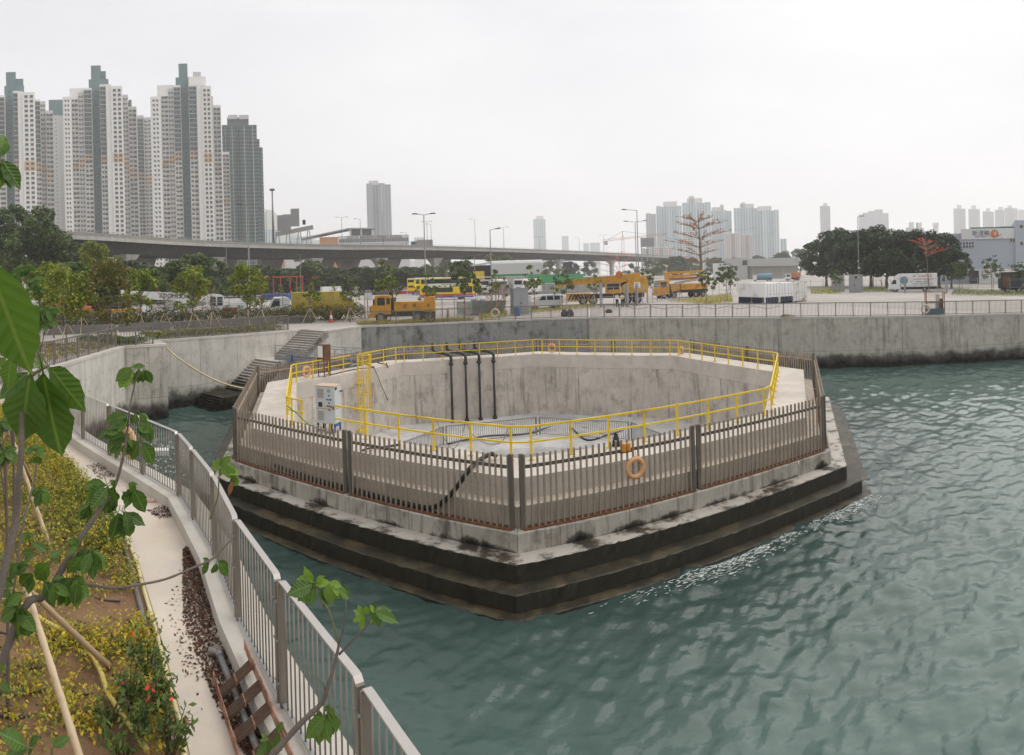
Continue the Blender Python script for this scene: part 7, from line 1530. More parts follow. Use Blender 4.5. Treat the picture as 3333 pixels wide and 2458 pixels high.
for i,x in enumerate((895,955,1010,1160,1200,1250,1300)):
    MB().box(X(x),X(x+26),-0.15 if x>1100 else 0.8,0.02 if x>1100 else 1.02,Z(845),Z(838)).build('window',M['win'],t)
MB().box(X(880),X(925),0.7,1.0,Z(862),Z(842)).build('orange_panel',M['bld_orange'],t)
# ------------------------------------------------------------------ residential towers
M['tw_white'] = pm('tower_white',(0.76,0.75,0.72),0.85,0,0.05,0.08); M['tw_grey'] = pm('tower_grey',(0.54,0.535,0.52),0.85,0,0.08,0.1); M['tw_teal'] = pm('tower_teal',(0.145,0.21,0.215),0.8,0,0.08,0.1); M['tw_peach'] = pm('tower_peach',(0.62,0.43,0.27),0.85); M['tw_win'] = glassmat('tower_window',(0.055,0.06,0.065),0.25); M['tw_dkgrey'] = pm('tower_dark_grey',(0.17,0.17,0.165),0.85,0,0.2,0.3)  # last one: dark grey for air-conditioner boxes and the low shed wall
M['tw_glass'] = pm('teal_glass',(0.035,0.085,0.09),0.45,0,0.3,0.3,spec=0.3); M['tw_slab'] = pm('tower_slab',(0.55,0.53,0.48),0.85)
def c1t(x,y): return (x*.4056, 150+y*.4056)
FH = 2.75
def tower(label, D, xc, cols, roofs=(), floors_peach=(10,11), zbase=None, name='apartment_tower'):
    """cols: (x0,x1,ytop,setback,depth,style,upper,lower) in picture columns; built as stepped blocks of a real tower at distance D"""
    pc = at_d(*c1t(xc,900),D); zg = gz(pc.x); t = thing(name,label,'apartment tower',(pc.x,pc.y,zg),facing(pc)); k = D/F*.4056
    for (x0,x1,yt,v,dep,style,up,lo) in cols:
        xm = (x0+x1)/2; D2 = D+v; X0, X1 = (x0-xc)*k*(D2/D), (x1-xc)*k*(D2/D); zt = at_d(*c1t(xm,yt),D2).z-zg; w = X1-X0
        b = MB().box(X0,X1,v,v+dep,0,zt).build('block',M[lo],t); wn = MB(); n = int(zt/FH)
        for f in range(n):
            z1 = zt-1.2-f*FH; z0 = z1-FH
            if z0 < 12: break
            upper = f < n*0.34; pe = f-int(n*0.34) in (0,1) if n > 20 else False
            def win(a,c,zz0,zz1,m=0,pr=0.08): wn.box(X0+a*w,X0+c*w,v-pr,v+0.05,z0+zz0,z0+zz1,m)
            if style == 'pair':
                if pe: win(0.04,0.96,0,FH,3,0.03)
                for a,c in ((0.15,0.42),(0.58,0.85)): win(a,c,0.65,2.1,0,0.06); win(a-0.03,c+0.03,0.45,0.62,2,0.3)
            elif style == 'bay':
                if pe: win(0.02,0.98,0,FH,3,0.03)
                elif upper and up != lo: win(0.02,0.98,0,FH,4,0.03)
                win(0.0,1.0,0.0,0.28,2,0.55); win(0.08,0.42,0.75,2.0,0,0.07); win(0.52,0.92,0.55,2.05,0,0.07); win(0.93,1.0,0,FH,2,0.45)
                if random.random() < 0.6: win(0.44,0.56,0.9,1.45,5,0.5)
                if random.random() < 0.3: win(0.15,0.4,0.35,0.9,random.choice((0,5)),0.6)
            elif style == 'recess':
                if pe: win(0.1,0.9,0,FH,3,0.03)
                win(0.1,0.3,0.7,1.9,0,0.07); win(0.62,0.85,0.7,1.9,0,0.07); win(0.36,0.5,0.8,1.5,5,0.4)
            elif style == 'small':
                for a in (0.28,0.62): win(a,a+0.13,0.8,2.0,0,0.06); win(a-0.06,a+0.06,1.5,2.05,5,0.45)
            elif style == 'shaft':
                win(0.38,0.50,0.9,1.7,0,0.05); win(0.54,0.66,0.9,1.7,0,0.05)
            elif style == 'slit':
                win(0.36,0.5,0.9,1.6,0,0.05)
            elif style == 'glass':
                win(0.04,0.96,0.3,2.6,6,0.08); win(0.0,1.0,0.0,0.14,2,0.3); win(0.47,0.53,0,FH,2,0.4)
        if wn.f: tag(wn.build('windows',[M['tw_win'],M['tw_grey'],M['tw_slab'],M['tw_peach'],M[up],M['tw_dkgrey'],M['tw_glass']],t),kind='stuff')
    for (x0,x1,yt,yb,v,dep,mm) in roofs:
        D2 = D+v; X0, X1 = (x0-xc)*k*(D2/D), (x1-xc)*k*(D2/D); z1 = at_d(*c1t((x0+x1)/2,yt),D2).z-zg; z0 = at_d(*c1t((x0+x1)/2,yb),D2).z-zg; MB().box(X0,X1,v,v+dep,z0,z1).build('roof_house',M[mm],t)
    return t
tower('pale estate tower with teal core at the far left',357,150,[(-60,50,395,6,20,'bay','tw_teal','tw_white'),(46,118,330,9,14,'shaft','tw_teal','tw_teal'),(114,152,360,1,16,'bay','tw_teal','tw_white'),(152,190,362,-0.6,18,'blank','tw_white','tw_white'),(190,290,368,-2,20,'pair','tw_white','tw_white'),(290,332,425,3,14,'bay','tw_teal','tw_white'),(332,375,440,8,12,'recess','tw_grey','tw_grey'),(375,434,515,5,14,'bay','tw_grey','tw_grey')],
      [(60,140,208,345,12,10,'tw_teal'),(45,205,318,400,10.2,12,'tw_teal'),(140,200,262,330,13,8,'tw_teal')])
tower('grey-white slab tower between the two left estate towers',430,470,[(432,484,556,0,16,'slit','tw_white','tw_grey'),(484,545,558,2,16,'blank','tw_grey','tw_grey')],[(400,535,430,560,4,10,'tw_teal')])
tower('pale estate tower with teal core, second from the left',368,770,[(512,580,405,-1,22,'small','tw_white','tw_white'),(580,636,402,1,18,'bay','tw_white','tw_white'),(568,680,338,4,16,'blank','tw_white','tw_white'),(636,682,370,3.2,12,'recess','tw_white','tw_grey'),(682,748,336,2,16,'bay','tw_teal','tw_white'),(745,818,330,7,14,'shaft','tw_teal','tw_teal'),(812,862,308,1,16,'bay','tw_teal','tw_white'),(862,905,306,-0.6,18,'blank','tw_white','tw_white'),(905,995,318,-2,20,'pair','tw_white','tw_white'),(995,1040,388,4,14,'recess','tw_teal','tw_grey'),(1038,1106,482,3,14,'bay','tw_grey','tw_grey')],
      [(745,825,155,340,9,9,'tw_teal'),(725,885,265,345,8,11,'tw_teal'),(825,865,200,275,11,8,'tw_teal'),(1045,1068,428,490,7,7,'tw_teal')])
tower('grey estate tower set back between second and third towers',440,1160,[(1106,1160,570,0,16,'bay','tw_teal','tw_grey'),(1158,1222,572,3,16,'recess','tw_grey','tw_grey')],[(1106,1160,556,575,1,10,'tw_grey')])
tower('pale estate tower with teal core and roof plant, third from the left',368,1490,[(1216,1300,402,-1,22,'small','tw_white','tw_white'),(1302,1360,376,1,18,'bay','tw_white','tw_white'),(1272,1404,312,4,16,'blank','tw_white','tw_white'),(1360,1404,340,3.2,12,'recess','tw_white','tw_grey'),(1404,1462,314,2,16,'bay','tw_teal','tw_white'),(1460,1528,310,7,14,'shaft','tw_teal','tw_teal'),(1526,1592,306,1,16,'bay','tw_teal','tw_white'),(1592,1634,300,-0.6,18,'blank','tw_white','tw_white'),(1634,1708,318,-2,20,'pair','tw_white','tw_white'),(1706,1722,400,1,14,'blank','tw_white','tw_grey'),(1718,1782,470,3,14,'bay','tw_grey','tw_white')],
      [(1450,1522,140,320,9,9,'tw_teal'),(1424,1555,250,320,8,11,'tw_teal'),(1528,1668,244,312,3,10,'tw_white'),(1566,1628,206,250,5,6,'tw_grey')])
tower('low pale block at the foot of the dark glass tower',420,1812,[(1784,1842,850,0,14,'bay','tw_grey','tw_white')])
M['tw_dark'] = pm('dark_tower',(0.085,0.105,0.11),0.6,0,0.12,0.2); M['tw_brown'] = pm('brown_tower',(0.15,0.085,0.07),0.7,0,0.1,0.2)
tower('dark glass tower with stepped right side and round crown',470,1950,[(1786,1840,632,4,24,'glass','tw_dark','tw_dark'),(1840,1895,630,0,26,'glass','tw_dark','tw_dark'),(1895,1930,632,3,24,'glass','tw_dark','tw_brown'),(1930,2000,630,0,26,'glass','tw_dark','tw_dark'),(2000,2066,632,2,24,'glass','tw_dark','tw_dark'),(2066,2086,746,5,20,'glass','tw_dark','tw_dark'),(2086,2110,812,7,20,'glass','tw_dark','tw_dark')],
      [(1830,2002,572,632,4,16,'tw_dark'),(1838,1916,552,585,3,14,'tw_grey'),(1926,2004,552,585,3,14,'tw_grey')])
# ------------------------------------------------------------------ far towers in the haze
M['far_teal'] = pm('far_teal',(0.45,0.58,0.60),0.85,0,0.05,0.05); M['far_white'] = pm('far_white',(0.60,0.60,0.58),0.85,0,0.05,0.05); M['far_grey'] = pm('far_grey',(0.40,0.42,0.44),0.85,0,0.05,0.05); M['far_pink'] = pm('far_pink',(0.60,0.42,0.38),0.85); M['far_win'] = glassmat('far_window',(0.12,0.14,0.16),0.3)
def far_tower(label, D0, x0, x1, yt, yb=905, mat='far_white', roof=None, wings=1, nx=None, group=None, strip=None, win=True):
    D = D0*1.35; xc = (x0+x1)/2; pc = at_d(xc,(yt+yb)/2,D); zg = 4.0; k = D/F; t = thing('tower_block',label,'tower block',(pc.x,pc.y,zg),facing(pc)); zt = at_d(xc,yt,D).z-zg; w = (x1-x0)*k
    for i in range(wings):
        a, b_ = -w/2+w*i/wings, -w/2+w*(i+1)/wings; v = (i%2)*6.0; MB().box(a+0.01,b_-0.01,v,v+26,0,zt-(1.0 if i%2 else 0)).build('wing',M[mat],t)
        wn = MB(); n = int(zt/3.0); m_ = nx or max(2,int((b_-a)/4.2))
        for f in range(n):
            z = zt-3.5-f*3.0
            if z < 6: break
            for j in range(m_): xa = a+(b_-a)*(j+0.22)/m_; wn.box(xa,xa+(b_-a)/m_*0.5,v-0.15,v+0.1,z,z+1.6)
        if win: tag(wn.build('windows',M['far_win'],t),kind='stuff')
        if strip: MB().box((a+b_)/2-w*0.04,(a+b_)/2+w*0.04,v-0.3,v-0.16,0,zt-2).build('stripe',M[strip],t)
    if roof:
        for (rx0,rx1,ry) in roof: zr = at_d(xc,ry,D).z-zg; MB().box((rx0-xc)*k,(rx1-xc)*k,6,20,zt-1.5,zr).build('roof_house',M['far_white'],t)
    return t
def c5t(x): return 1900+x*.3571
def c6t(x): return 2600+x*.3272
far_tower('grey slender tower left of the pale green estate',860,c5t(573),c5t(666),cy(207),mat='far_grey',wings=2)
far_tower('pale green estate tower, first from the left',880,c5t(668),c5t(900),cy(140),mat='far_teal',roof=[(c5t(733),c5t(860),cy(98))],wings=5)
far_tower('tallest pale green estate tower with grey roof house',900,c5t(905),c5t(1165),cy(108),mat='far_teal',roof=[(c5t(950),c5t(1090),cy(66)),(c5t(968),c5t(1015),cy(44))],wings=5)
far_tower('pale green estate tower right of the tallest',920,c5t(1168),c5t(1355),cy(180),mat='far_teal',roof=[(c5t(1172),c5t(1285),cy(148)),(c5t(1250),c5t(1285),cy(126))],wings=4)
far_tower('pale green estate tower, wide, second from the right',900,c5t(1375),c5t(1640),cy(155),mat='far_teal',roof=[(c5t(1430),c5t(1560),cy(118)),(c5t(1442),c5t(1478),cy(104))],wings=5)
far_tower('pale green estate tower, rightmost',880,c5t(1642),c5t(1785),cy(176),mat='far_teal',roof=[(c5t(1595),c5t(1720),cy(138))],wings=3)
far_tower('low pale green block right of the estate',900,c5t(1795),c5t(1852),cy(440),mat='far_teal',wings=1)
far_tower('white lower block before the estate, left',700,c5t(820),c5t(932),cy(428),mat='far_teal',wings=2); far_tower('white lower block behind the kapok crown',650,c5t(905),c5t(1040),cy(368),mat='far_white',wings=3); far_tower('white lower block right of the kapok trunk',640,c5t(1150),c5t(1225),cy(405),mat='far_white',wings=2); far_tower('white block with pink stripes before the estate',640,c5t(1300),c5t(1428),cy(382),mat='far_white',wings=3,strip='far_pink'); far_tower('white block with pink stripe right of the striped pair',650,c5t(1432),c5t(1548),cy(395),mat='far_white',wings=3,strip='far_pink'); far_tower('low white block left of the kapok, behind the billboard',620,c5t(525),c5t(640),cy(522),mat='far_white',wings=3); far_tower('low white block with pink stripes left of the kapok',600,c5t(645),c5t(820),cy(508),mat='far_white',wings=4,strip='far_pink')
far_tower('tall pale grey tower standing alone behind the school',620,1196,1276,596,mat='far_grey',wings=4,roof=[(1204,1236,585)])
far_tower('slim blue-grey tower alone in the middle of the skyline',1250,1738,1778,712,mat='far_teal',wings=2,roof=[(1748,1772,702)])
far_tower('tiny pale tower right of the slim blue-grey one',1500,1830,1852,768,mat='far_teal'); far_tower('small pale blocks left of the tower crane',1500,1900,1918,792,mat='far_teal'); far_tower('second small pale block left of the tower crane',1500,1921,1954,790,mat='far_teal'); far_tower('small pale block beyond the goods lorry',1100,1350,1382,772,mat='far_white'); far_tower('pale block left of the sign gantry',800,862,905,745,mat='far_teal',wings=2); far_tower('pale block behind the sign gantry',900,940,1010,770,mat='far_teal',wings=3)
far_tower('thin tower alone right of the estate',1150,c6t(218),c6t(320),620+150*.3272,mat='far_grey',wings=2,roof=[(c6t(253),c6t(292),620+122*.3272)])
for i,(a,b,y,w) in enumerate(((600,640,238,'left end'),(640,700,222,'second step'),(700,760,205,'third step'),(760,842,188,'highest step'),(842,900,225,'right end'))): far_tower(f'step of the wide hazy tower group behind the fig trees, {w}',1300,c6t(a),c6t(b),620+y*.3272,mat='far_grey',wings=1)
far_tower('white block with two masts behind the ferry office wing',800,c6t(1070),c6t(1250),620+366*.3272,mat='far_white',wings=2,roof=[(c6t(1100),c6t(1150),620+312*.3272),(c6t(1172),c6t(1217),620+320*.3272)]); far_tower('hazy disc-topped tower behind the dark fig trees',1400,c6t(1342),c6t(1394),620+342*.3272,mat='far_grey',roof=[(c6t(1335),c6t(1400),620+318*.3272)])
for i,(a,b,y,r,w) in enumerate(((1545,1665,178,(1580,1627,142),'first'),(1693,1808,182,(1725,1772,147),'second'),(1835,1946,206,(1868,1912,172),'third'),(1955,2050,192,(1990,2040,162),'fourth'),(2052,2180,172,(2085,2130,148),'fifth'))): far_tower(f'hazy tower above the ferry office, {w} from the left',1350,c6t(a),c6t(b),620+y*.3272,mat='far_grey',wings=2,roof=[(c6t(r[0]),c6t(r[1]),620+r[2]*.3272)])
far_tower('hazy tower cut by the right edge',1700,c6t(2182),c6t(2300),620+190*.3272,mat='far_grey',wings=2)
# tower crane
q = at_d(2027,785,520); t = thing('tower_crane','orange and white tower crane on the skyline','tower crane',(q.x,q.y,5),facing(q)); k = 520/F; z = lambda y: at_d(2027,y,520).z-5; M['crane_or'] = pm('crane_orange',(0.50,0.22,0.12),0.6)
cr_ = MB()
for sx in (-1,1):
    for sy in (-1,1): cr_.beam((sx,sy,0),(sx,sy,z(775)),0.25)
zz = 4.0
while zz < z(778): cr_.beam((-1,-1,zz),(1,-1,zz+2.2),0.18); zz += 2.4
cr_.build('mast',M['crane_or'],t); MB().beam((0,0,z(775)),(0,0,z(753)),0.5,0.5).build('apex',M['crane_or'],t); jb_ = MB(); a, b_ = Vector(((1962-2027)*k,0,z(784))), Vector(((2170-2027)*k,0,z(768)))
jb_.beam(a,b_,0.3,0.3); jb_.beam(a+Vector((0,0,1.5)),b_+Vector((0,0,1.0)),0.25,0.25)
for i in range(30): jb_.beam(lerp(a,b_,i/30),lerp(a,b_,(i+0.5)/30)+Vector((0,0,1.4)),0.14)
jb_.build('jib',M['crane_or'],t); MB().tube([(0,0,z(753)),a+Vector((4,0,1))],0.12,4).build('stay',M['lamp'],t); MB().tube([(0,0,z(753)),lerp(a,b_,0.8)+Vector((0,0,1))],0.12,4).build('stay',M['lamp'],t); MB().box(a.x+1,a.x+4,-1,1,a.z-3,a.z).build('counterweight',M['bld_grey'],t)
q = at_d(2106,790,330); t = thing('billboard','grey back of a billboard left of the kapok tree','billboard',(q.x,q.y,5),facing(q)); k = 330/F; z = lambda y: at_d(2106,y,330).z-5
MB().box((2085-2106)*k,(2129-2106)*k,-0.3,0.3,z(804),z(774)).build('board',M['hoard_grey'],t)
for x in (-5,0,5): MB().box(x*0.6-0.25,x*0.6+0.25,-0.6,-0.3,0,z(776)).build('post',M['steel_grey'],t)
for y in (780,788,796): MB().box((2085-2106)*k,(2129-2106)*k,-0.5,-0.3,z(y)-0.1,z(y)+0.1).build('stiffener',M['steel_grey'],t)
# ------------------------------------------------------------------ sheds and the ferry office
p = at_g(1640,940); d = math.hypot(p.x,p.y); k = d/F; z = lambda y: at_d(1640,y,d).z-p.z; t = thing('white_shed','white corrugated shed with open dark gable in the yard','shed',p,facing(p)); M['corr'] = pm('corrugated_white',(0.58,0.59,0.58),0.55,0.1,0.05,0.4)
x0, x1 = (1602-1640)*k, (1768-1640)*k; ROOF = [(0,z(893)),(0,z(858)),(0.6,z(851)),(1.8,z(848)),(12,z(846)),(12,z(893))]
vs = [(x0,y,zz) for y,zz in ROOF]+[(x1,y,zz) for y,zz in ROOF]; n = len(ROOF); MB().add(vs,[(i,i+1,n+i+1,n+i) for i in range(n-1)]).build('cladding',M['corr'],t); r_ = MB()
for i in range(46): x = x0+(x1-x0)*(i+0.5)/46; r_.box(x-0.06,x+0.06,-0.07,0.0,z(893),z(857))
tag(r_.build('ribs',M['corr'],t),kind='stuff'); MB().box(x0,x1,-0.05,12,0,z(893)).build('lower_wall',M['bld_grey'],t)
xg = (1512-1640)*k; MB().add([(xg,6,z(862)),(x0,0,z(852)),(x0,12,z(846)),(xg+1,13,z(858))],[(0,1,2,3)]).build('canopy_roof',M['corr'],t); MB().add([(xg,6,z(866)),(x0,-0.02,z(858)),(x0,-0.02,z(851)),(xg,6,z(861))],[(0,1,2,3)]).build('canopy_edge',M['corr'],t); MB().box(xg+1,x0,9,9.2,0,z(860)).build('dark_interior',M['chassis'],t); MB().box(xg+3,xg+7,4,8,0,z(880)).build('parked_bus_back',M['bus_yellow'],t)
p = at_g(1600,948); t = thing('canopy','long low canopy with pale roof edge over the coaches','canopy',p,facing(p)); k = math.hypot(p.x,p.y)/F; MB().box((1450-1600)*k,(1720-1600)*k,-2,6,4.1,4.35).build('roof',M['bld_white'],t); MB().box((1602-1600)*k,(1720-1600)*k,-2.2,-2,4.3,4.9).build('green_fascia',M['hoard_green'],t)
for x in (-9,-3,3,8): MB().box(x-0.1,x+0.1,-1.8,-1.6,0,4.1).build('post',M['lamp'],t)
p = at_g(1985,935); t = thing('low_shed','long low shed with a white roof edge behind the yellow crane','shed',p,facing(p)); k = math.hypot(p.x,p.y)/F; MB().box((1905-1985)*k,(2120-1985)*k,0,8,0,3.6).build('wall',M['tw_dkgrey'],t); MB().box((1900-1985)*k,(2125-1985)*k,-1,9,3.6,4.1).build('roof',M['bld_white'],t); 
for x in (-5,0,5): MB().box(x,x+1.6,-0.1,0,0.2,2.6).build('door',M['hoard_grey'],t)
p = at_g(2480,908); d = math.hypot(p.x,p.y); k = d/F; z = lambda y: at_d(2480,y,d).z-p.z; X = lambda x: (x-2480)*k; t = thing('ramp_building','long grey ramp building with a slanted right end','building',p,facing(p)); MB().yprism([(X(2435),z(866)),(X(2600),z(868)),(X(2622),z(872)),(X(2597),z(841)),(X(2435),z(842))],0,25).build('upper_block',M['bld_grey'],t); MB().box(X(2360),X(2434),0,22,0,z(838)).build('left_block',M['bld_grey'],t); MB().box(X(2418),X(2433),-0.1,0,z(862),z(846)).build('opening',M['chassis'],t); MB().yprism([(X(2597),z(841)),(X(2601),z(841)),(X(2626),z(874)),(X(2620),z(874))],-1,25).build('slanted_fin',M['bld_white'],t); MB().box(X(2320),X(2359),2,20,0,z(853)).build('low_wing',M['bld_white'],t); MB().box(X(2435),X(2600),6,24,0,z(867)).build('lower_storey',M['pale_conc'],t)
for x in (2450,2500,2550): MB().box(X(x),X(x+2),0.5,1.5,0,z(867)).build('column',M['bld_grey'],t)
D = 158.0; q = at_d(3210,860,D); gq = gz(q.x); k = D/F; z = lambda y: at_d(3210,y,D).z-gq; X = lambda x: (x-3210)*k; t = thing('ferry_office','pale blue-grey ferry office with a white name band','office building',(q.x,q.y,gq),facing(q)); M['ferry'] = pm('ferry_wall',(0.40,0.44,0.49),0.8,0,0.05,0.3); 
MB().box(X(3130),X(3306),0,18,0,z(745)).build('main_block',M['ferry'],t); MB().box(X(2920),X(3129.5),1.2,16,0,z(757)).build('left_wing',M['ferry'],t); MB().box(X(3305.5),X(3420),-0.8,18,0,z(720)).build('right_block',M['ferry'],t); MB().box(X(3131),X(3305),-0.35,-0.02,z(778),z(744)).build('name_band',M['bld_white'],t)
M['navy_txt'] = pm('navy_text',(0.05,0.04,0.14),0.7); text('新渡輪','name_characters',M['navy_txt'],t,(X(3195),-0.36,z(760)),FR,1.5,0.03); text('FIRST FERRY','name_letters',M['navy_txt'],t,(X(3195),-0.36,z(770.5)),FR,0.52,0.03,sx=1.1)
M['logo_or'] = pm('logo_orange',(0.60,0.20,0.07),0.7); lg = MB().lathe([(0,-0.02),(1.05,-0.02),(1.05,0.02)],28,(X(3239),-0.37,z(762)),axis='y').build('emblem_disc',M['logo_or'],t); cx_, cz_ = X(3239), z(762)
MB().add([(cx_+0.05,-0.41,cz_-0.75),(cx_+0.32,-0.41,cz_-0.7),(cx_+0.42,-0.41,cz_+0.8),(cx_+0.2,-0.41,cz_+0.4),(cx_-0.25,-0.41,cz_+0.15),(cx_+0.1,-0.41,cz_+0.1)],[(0,1,2,3,5),(3,4,5)]).build('emblem_figure',M['bld_white'],lg)
MB().tube(smooth_pts([(cx_-1.3,-0.42,cz_-0.85),(cx_-0.6,-0.42,cz_-0.45),(cx_-0.3,-0.42,cz_-0.75),(cx_+0.4,-0.42,cz_-0.35),(cx_+0.9,-0.42,cz_-0.6),(cx_+1.7,-0.42,cz_-0.1)],5),0.05,5).build('emblem_wave',M['dark_green'],lg)
def fwin(x0,x1,y0,y1,nx,ny,yy=0.0):
    f = MB().box(X(x0),X(x1),yy-0.12,yy,z(y1),z(y0)).build('window',M['bld_white'],t)
    for i in range(nx):
        for j in range(ny): MB().box(X(x0+(x1-x0)*(i+0.1)/nx),X(x0+(x1-x0)*(i+0.9)/nx),yy-0.16,yy-0.12,z(y0+(y1-y0)*(j+0.92)/ny),z(y0+(y1-y0)*(j+0.1)/ny)).build('pane',M['win'],f)
for a in ((3135,3172,786,806,4,2),(3289,3305,777,791,2,1),(3289,3305,861,876,2,1),(3280,3285,861,868,1,1)): fwin(*a)
for a in ((3320,3345,788,802,2,1,-0.8),(3319,3345,733,747,2,1,-0.8),(3316,3345,861,874,2,1,-0.8)): fwin(*a)
MB().box(X(3201),X(3211),-0.5,0,z(867),z(855)).build('air_conditioner',M['bld_white'],t); MB().box(X(3258),X(3266),-0.5,0,z(781),z(775)).build('air_conditioner',M['bld_grey'],t); MB().tube([(X(3128),-0.1,0),(X(3128),-0.1,z(776))],0.12,6).build('drain_pipe',M['ferry'],t)
MB().box(X(3150),X(3290),-2.5,-0.01,0,z(876)).build('porch',M['bld_white'],t); MB().box(X(3152),X(3186),-2.55,-2.5,0,z(880)).build('doorway',M['chassis'],t); MB().box(X(3188),X(3220),-2.56,-2.5,z(887),z(876.5)).build('small_sign',M['white'],t); text('新渡輪','small_sign_text',M['navy_txt'],t,(X(3201),-2.57,z(881)),FR,0.45,0.01); MB().lathe([(0,-0.01),(0.26,-0.01),(0.26,0.01)],14,(X(3214),-2.57,z(881)),axis='y').build('small_emblem',M['logo_or'],t)
wh = MB(); wh.torus((0,0,0),0.5,0.07,18,5,(0,1,0))
for i in range(8): a = i*math.pi/4; wh.beam((0,0,0),(0.72*math.cos(a),0,0.72*math.sin(a)),0.06)
o = wh.build('ship_wheel',M['bark'],t); o.location = (X(3205),-2.65,z(899))
MB().box(X(3235),X(3272),-2.62,-2.5,z(916),z(897)).build('lower_sign',M['white'],t); text('新渡輪','lower_sign_text',M['navy_txt'],t,(X(3250),-2.63,z(903)),FR,0.55,0.01); MB().lathe([(0,-0.01),(0.3,-0.01),(0.3,0.01)],14,(X(3264),-2.64,z(903)),axis='y').build('lower_emblem',M['logo_or'],t)
MB().box(X(3160),X(3300),3,12,z(744),z(737)).build('green_roof_net',M['hoard_green'],t); MB().box(X(3258),X(3304),4,10,z(737),z(734)).build('roof_shed',M['bld_white'],t)
for x in (2978,2992,2922): MB().tube([(X(x),6,z(757)),(X(x),6,z(713 if x>2950 else 739))],0.08,5).build('mast',M['lamp'],t)
sh = thing('blue_awning','bright blue awning glimpsed between the dark fig trees','awning',at_g(2885,945)+Vector((0,0,5.0)),facing(at_g(2885,945))); MB().yprism([(-3.4,0),(3.4,0.4),(2.5,2.2),(-1.5,1.6)],-0.5,3).build('sheet',pm('awning_blue',(0.02,0.16,0.5),0.6),sh); sh.location = at_d(2876,878,150)
for x in (-2.5,2.5): MB().tube([(x,1,-6),(x,1,0.4)],0.08,5).build('post',M['lamp'],sh)
# distant hill
hp = [(700,905),(760,830),(800,770),(840,710),(870,682),(890,686),(915,720),(945,748),(985,772),(1040,782),(1120,800),(1250,830),(1400,860),(1600,905)]; D = 2700; mb = MB(); top_ = [at_d(x,y,D) for x,y in hp]; vs = [];
for p in top_:
    u = Vector((p.x,p.y,0)).normalized(); vs += [(p.x-u.x*500,p.y-u.y*500,2),(p.x,p.y,p.z),(p.x+u.x*600,p.y+u.y*600,2)]
fs = []
for i in range(len(hp)-1): fs += [(3*i,3*i+3,3*i+4,3*i+1),(3*i+1,3*i+4,3*i+5,3*i+2)]
tag(mb.add(vs,fs).build('hill',M['lf_grey']),kind='structure')
# ------------------------------------------------------------------ haze
m = bpy.data.materials.new('haze'); m.use_nodes = True; nt = m.node_tree; nt.nodes.clear(); o_ = nt.nodes.new('ShaderNodeOutputMaterial'); pv = nt.nodes.new('ShaderNodeVolumePrincipled'); pv.inputs['Color'].default_value = (0.985,0.99,1.0,1); pv.inputs['Density'].default_value = 0.00040; pv.inputs['Anisotropy'].default_value = 0.3; nt.links.new(pv.outputs[0],o_.inputs['Volume'])
hz = MB().box(-4700,4700,-4700,4700,-9.5,345).build('haze',m); tag(hz,'pale overcast haze over the harbour','haze',kind='stuff')
# ------------------------------------------------------------------ foreground saplings: branches and single leaves
def leaf_mesh(wid, curl, fold, seed):
    r = random.Random(seed); n = 12; vs = []; fs = []; half = [0.0,0.30,0.55,0.76,0.91,0.99,1.0,0.95,0.84,0.67,0.44,0.20,0.0]
    for i in range(n+1):
        t = i/n; y = t; z = -curl*t*t; h_ = wid*half[i]; wob = 0.012*r.uniform(-1,1)
        for s in (-1,-0.5,0,0.5,1): vs.append((s*h_*(1+0.05*math.sin(i*2.3)), y, z + fold*abs(s)*h_ + wob*abs(s) + 0.02*math.sin(i*1.9+s)*abs(s)))
    for i in range(n):
        for j in range(4): fs.append((i*5+j,i*5+j+1,(i+1)*5+j+1,(i+1)*5+j))
    mb = MB().add(vs,fs); mb.tube([(0,-0.26,0.05),(0,-0.12,0.015),(0,0.05,0.0)],[0.012,0.010,0.008],5); return mb
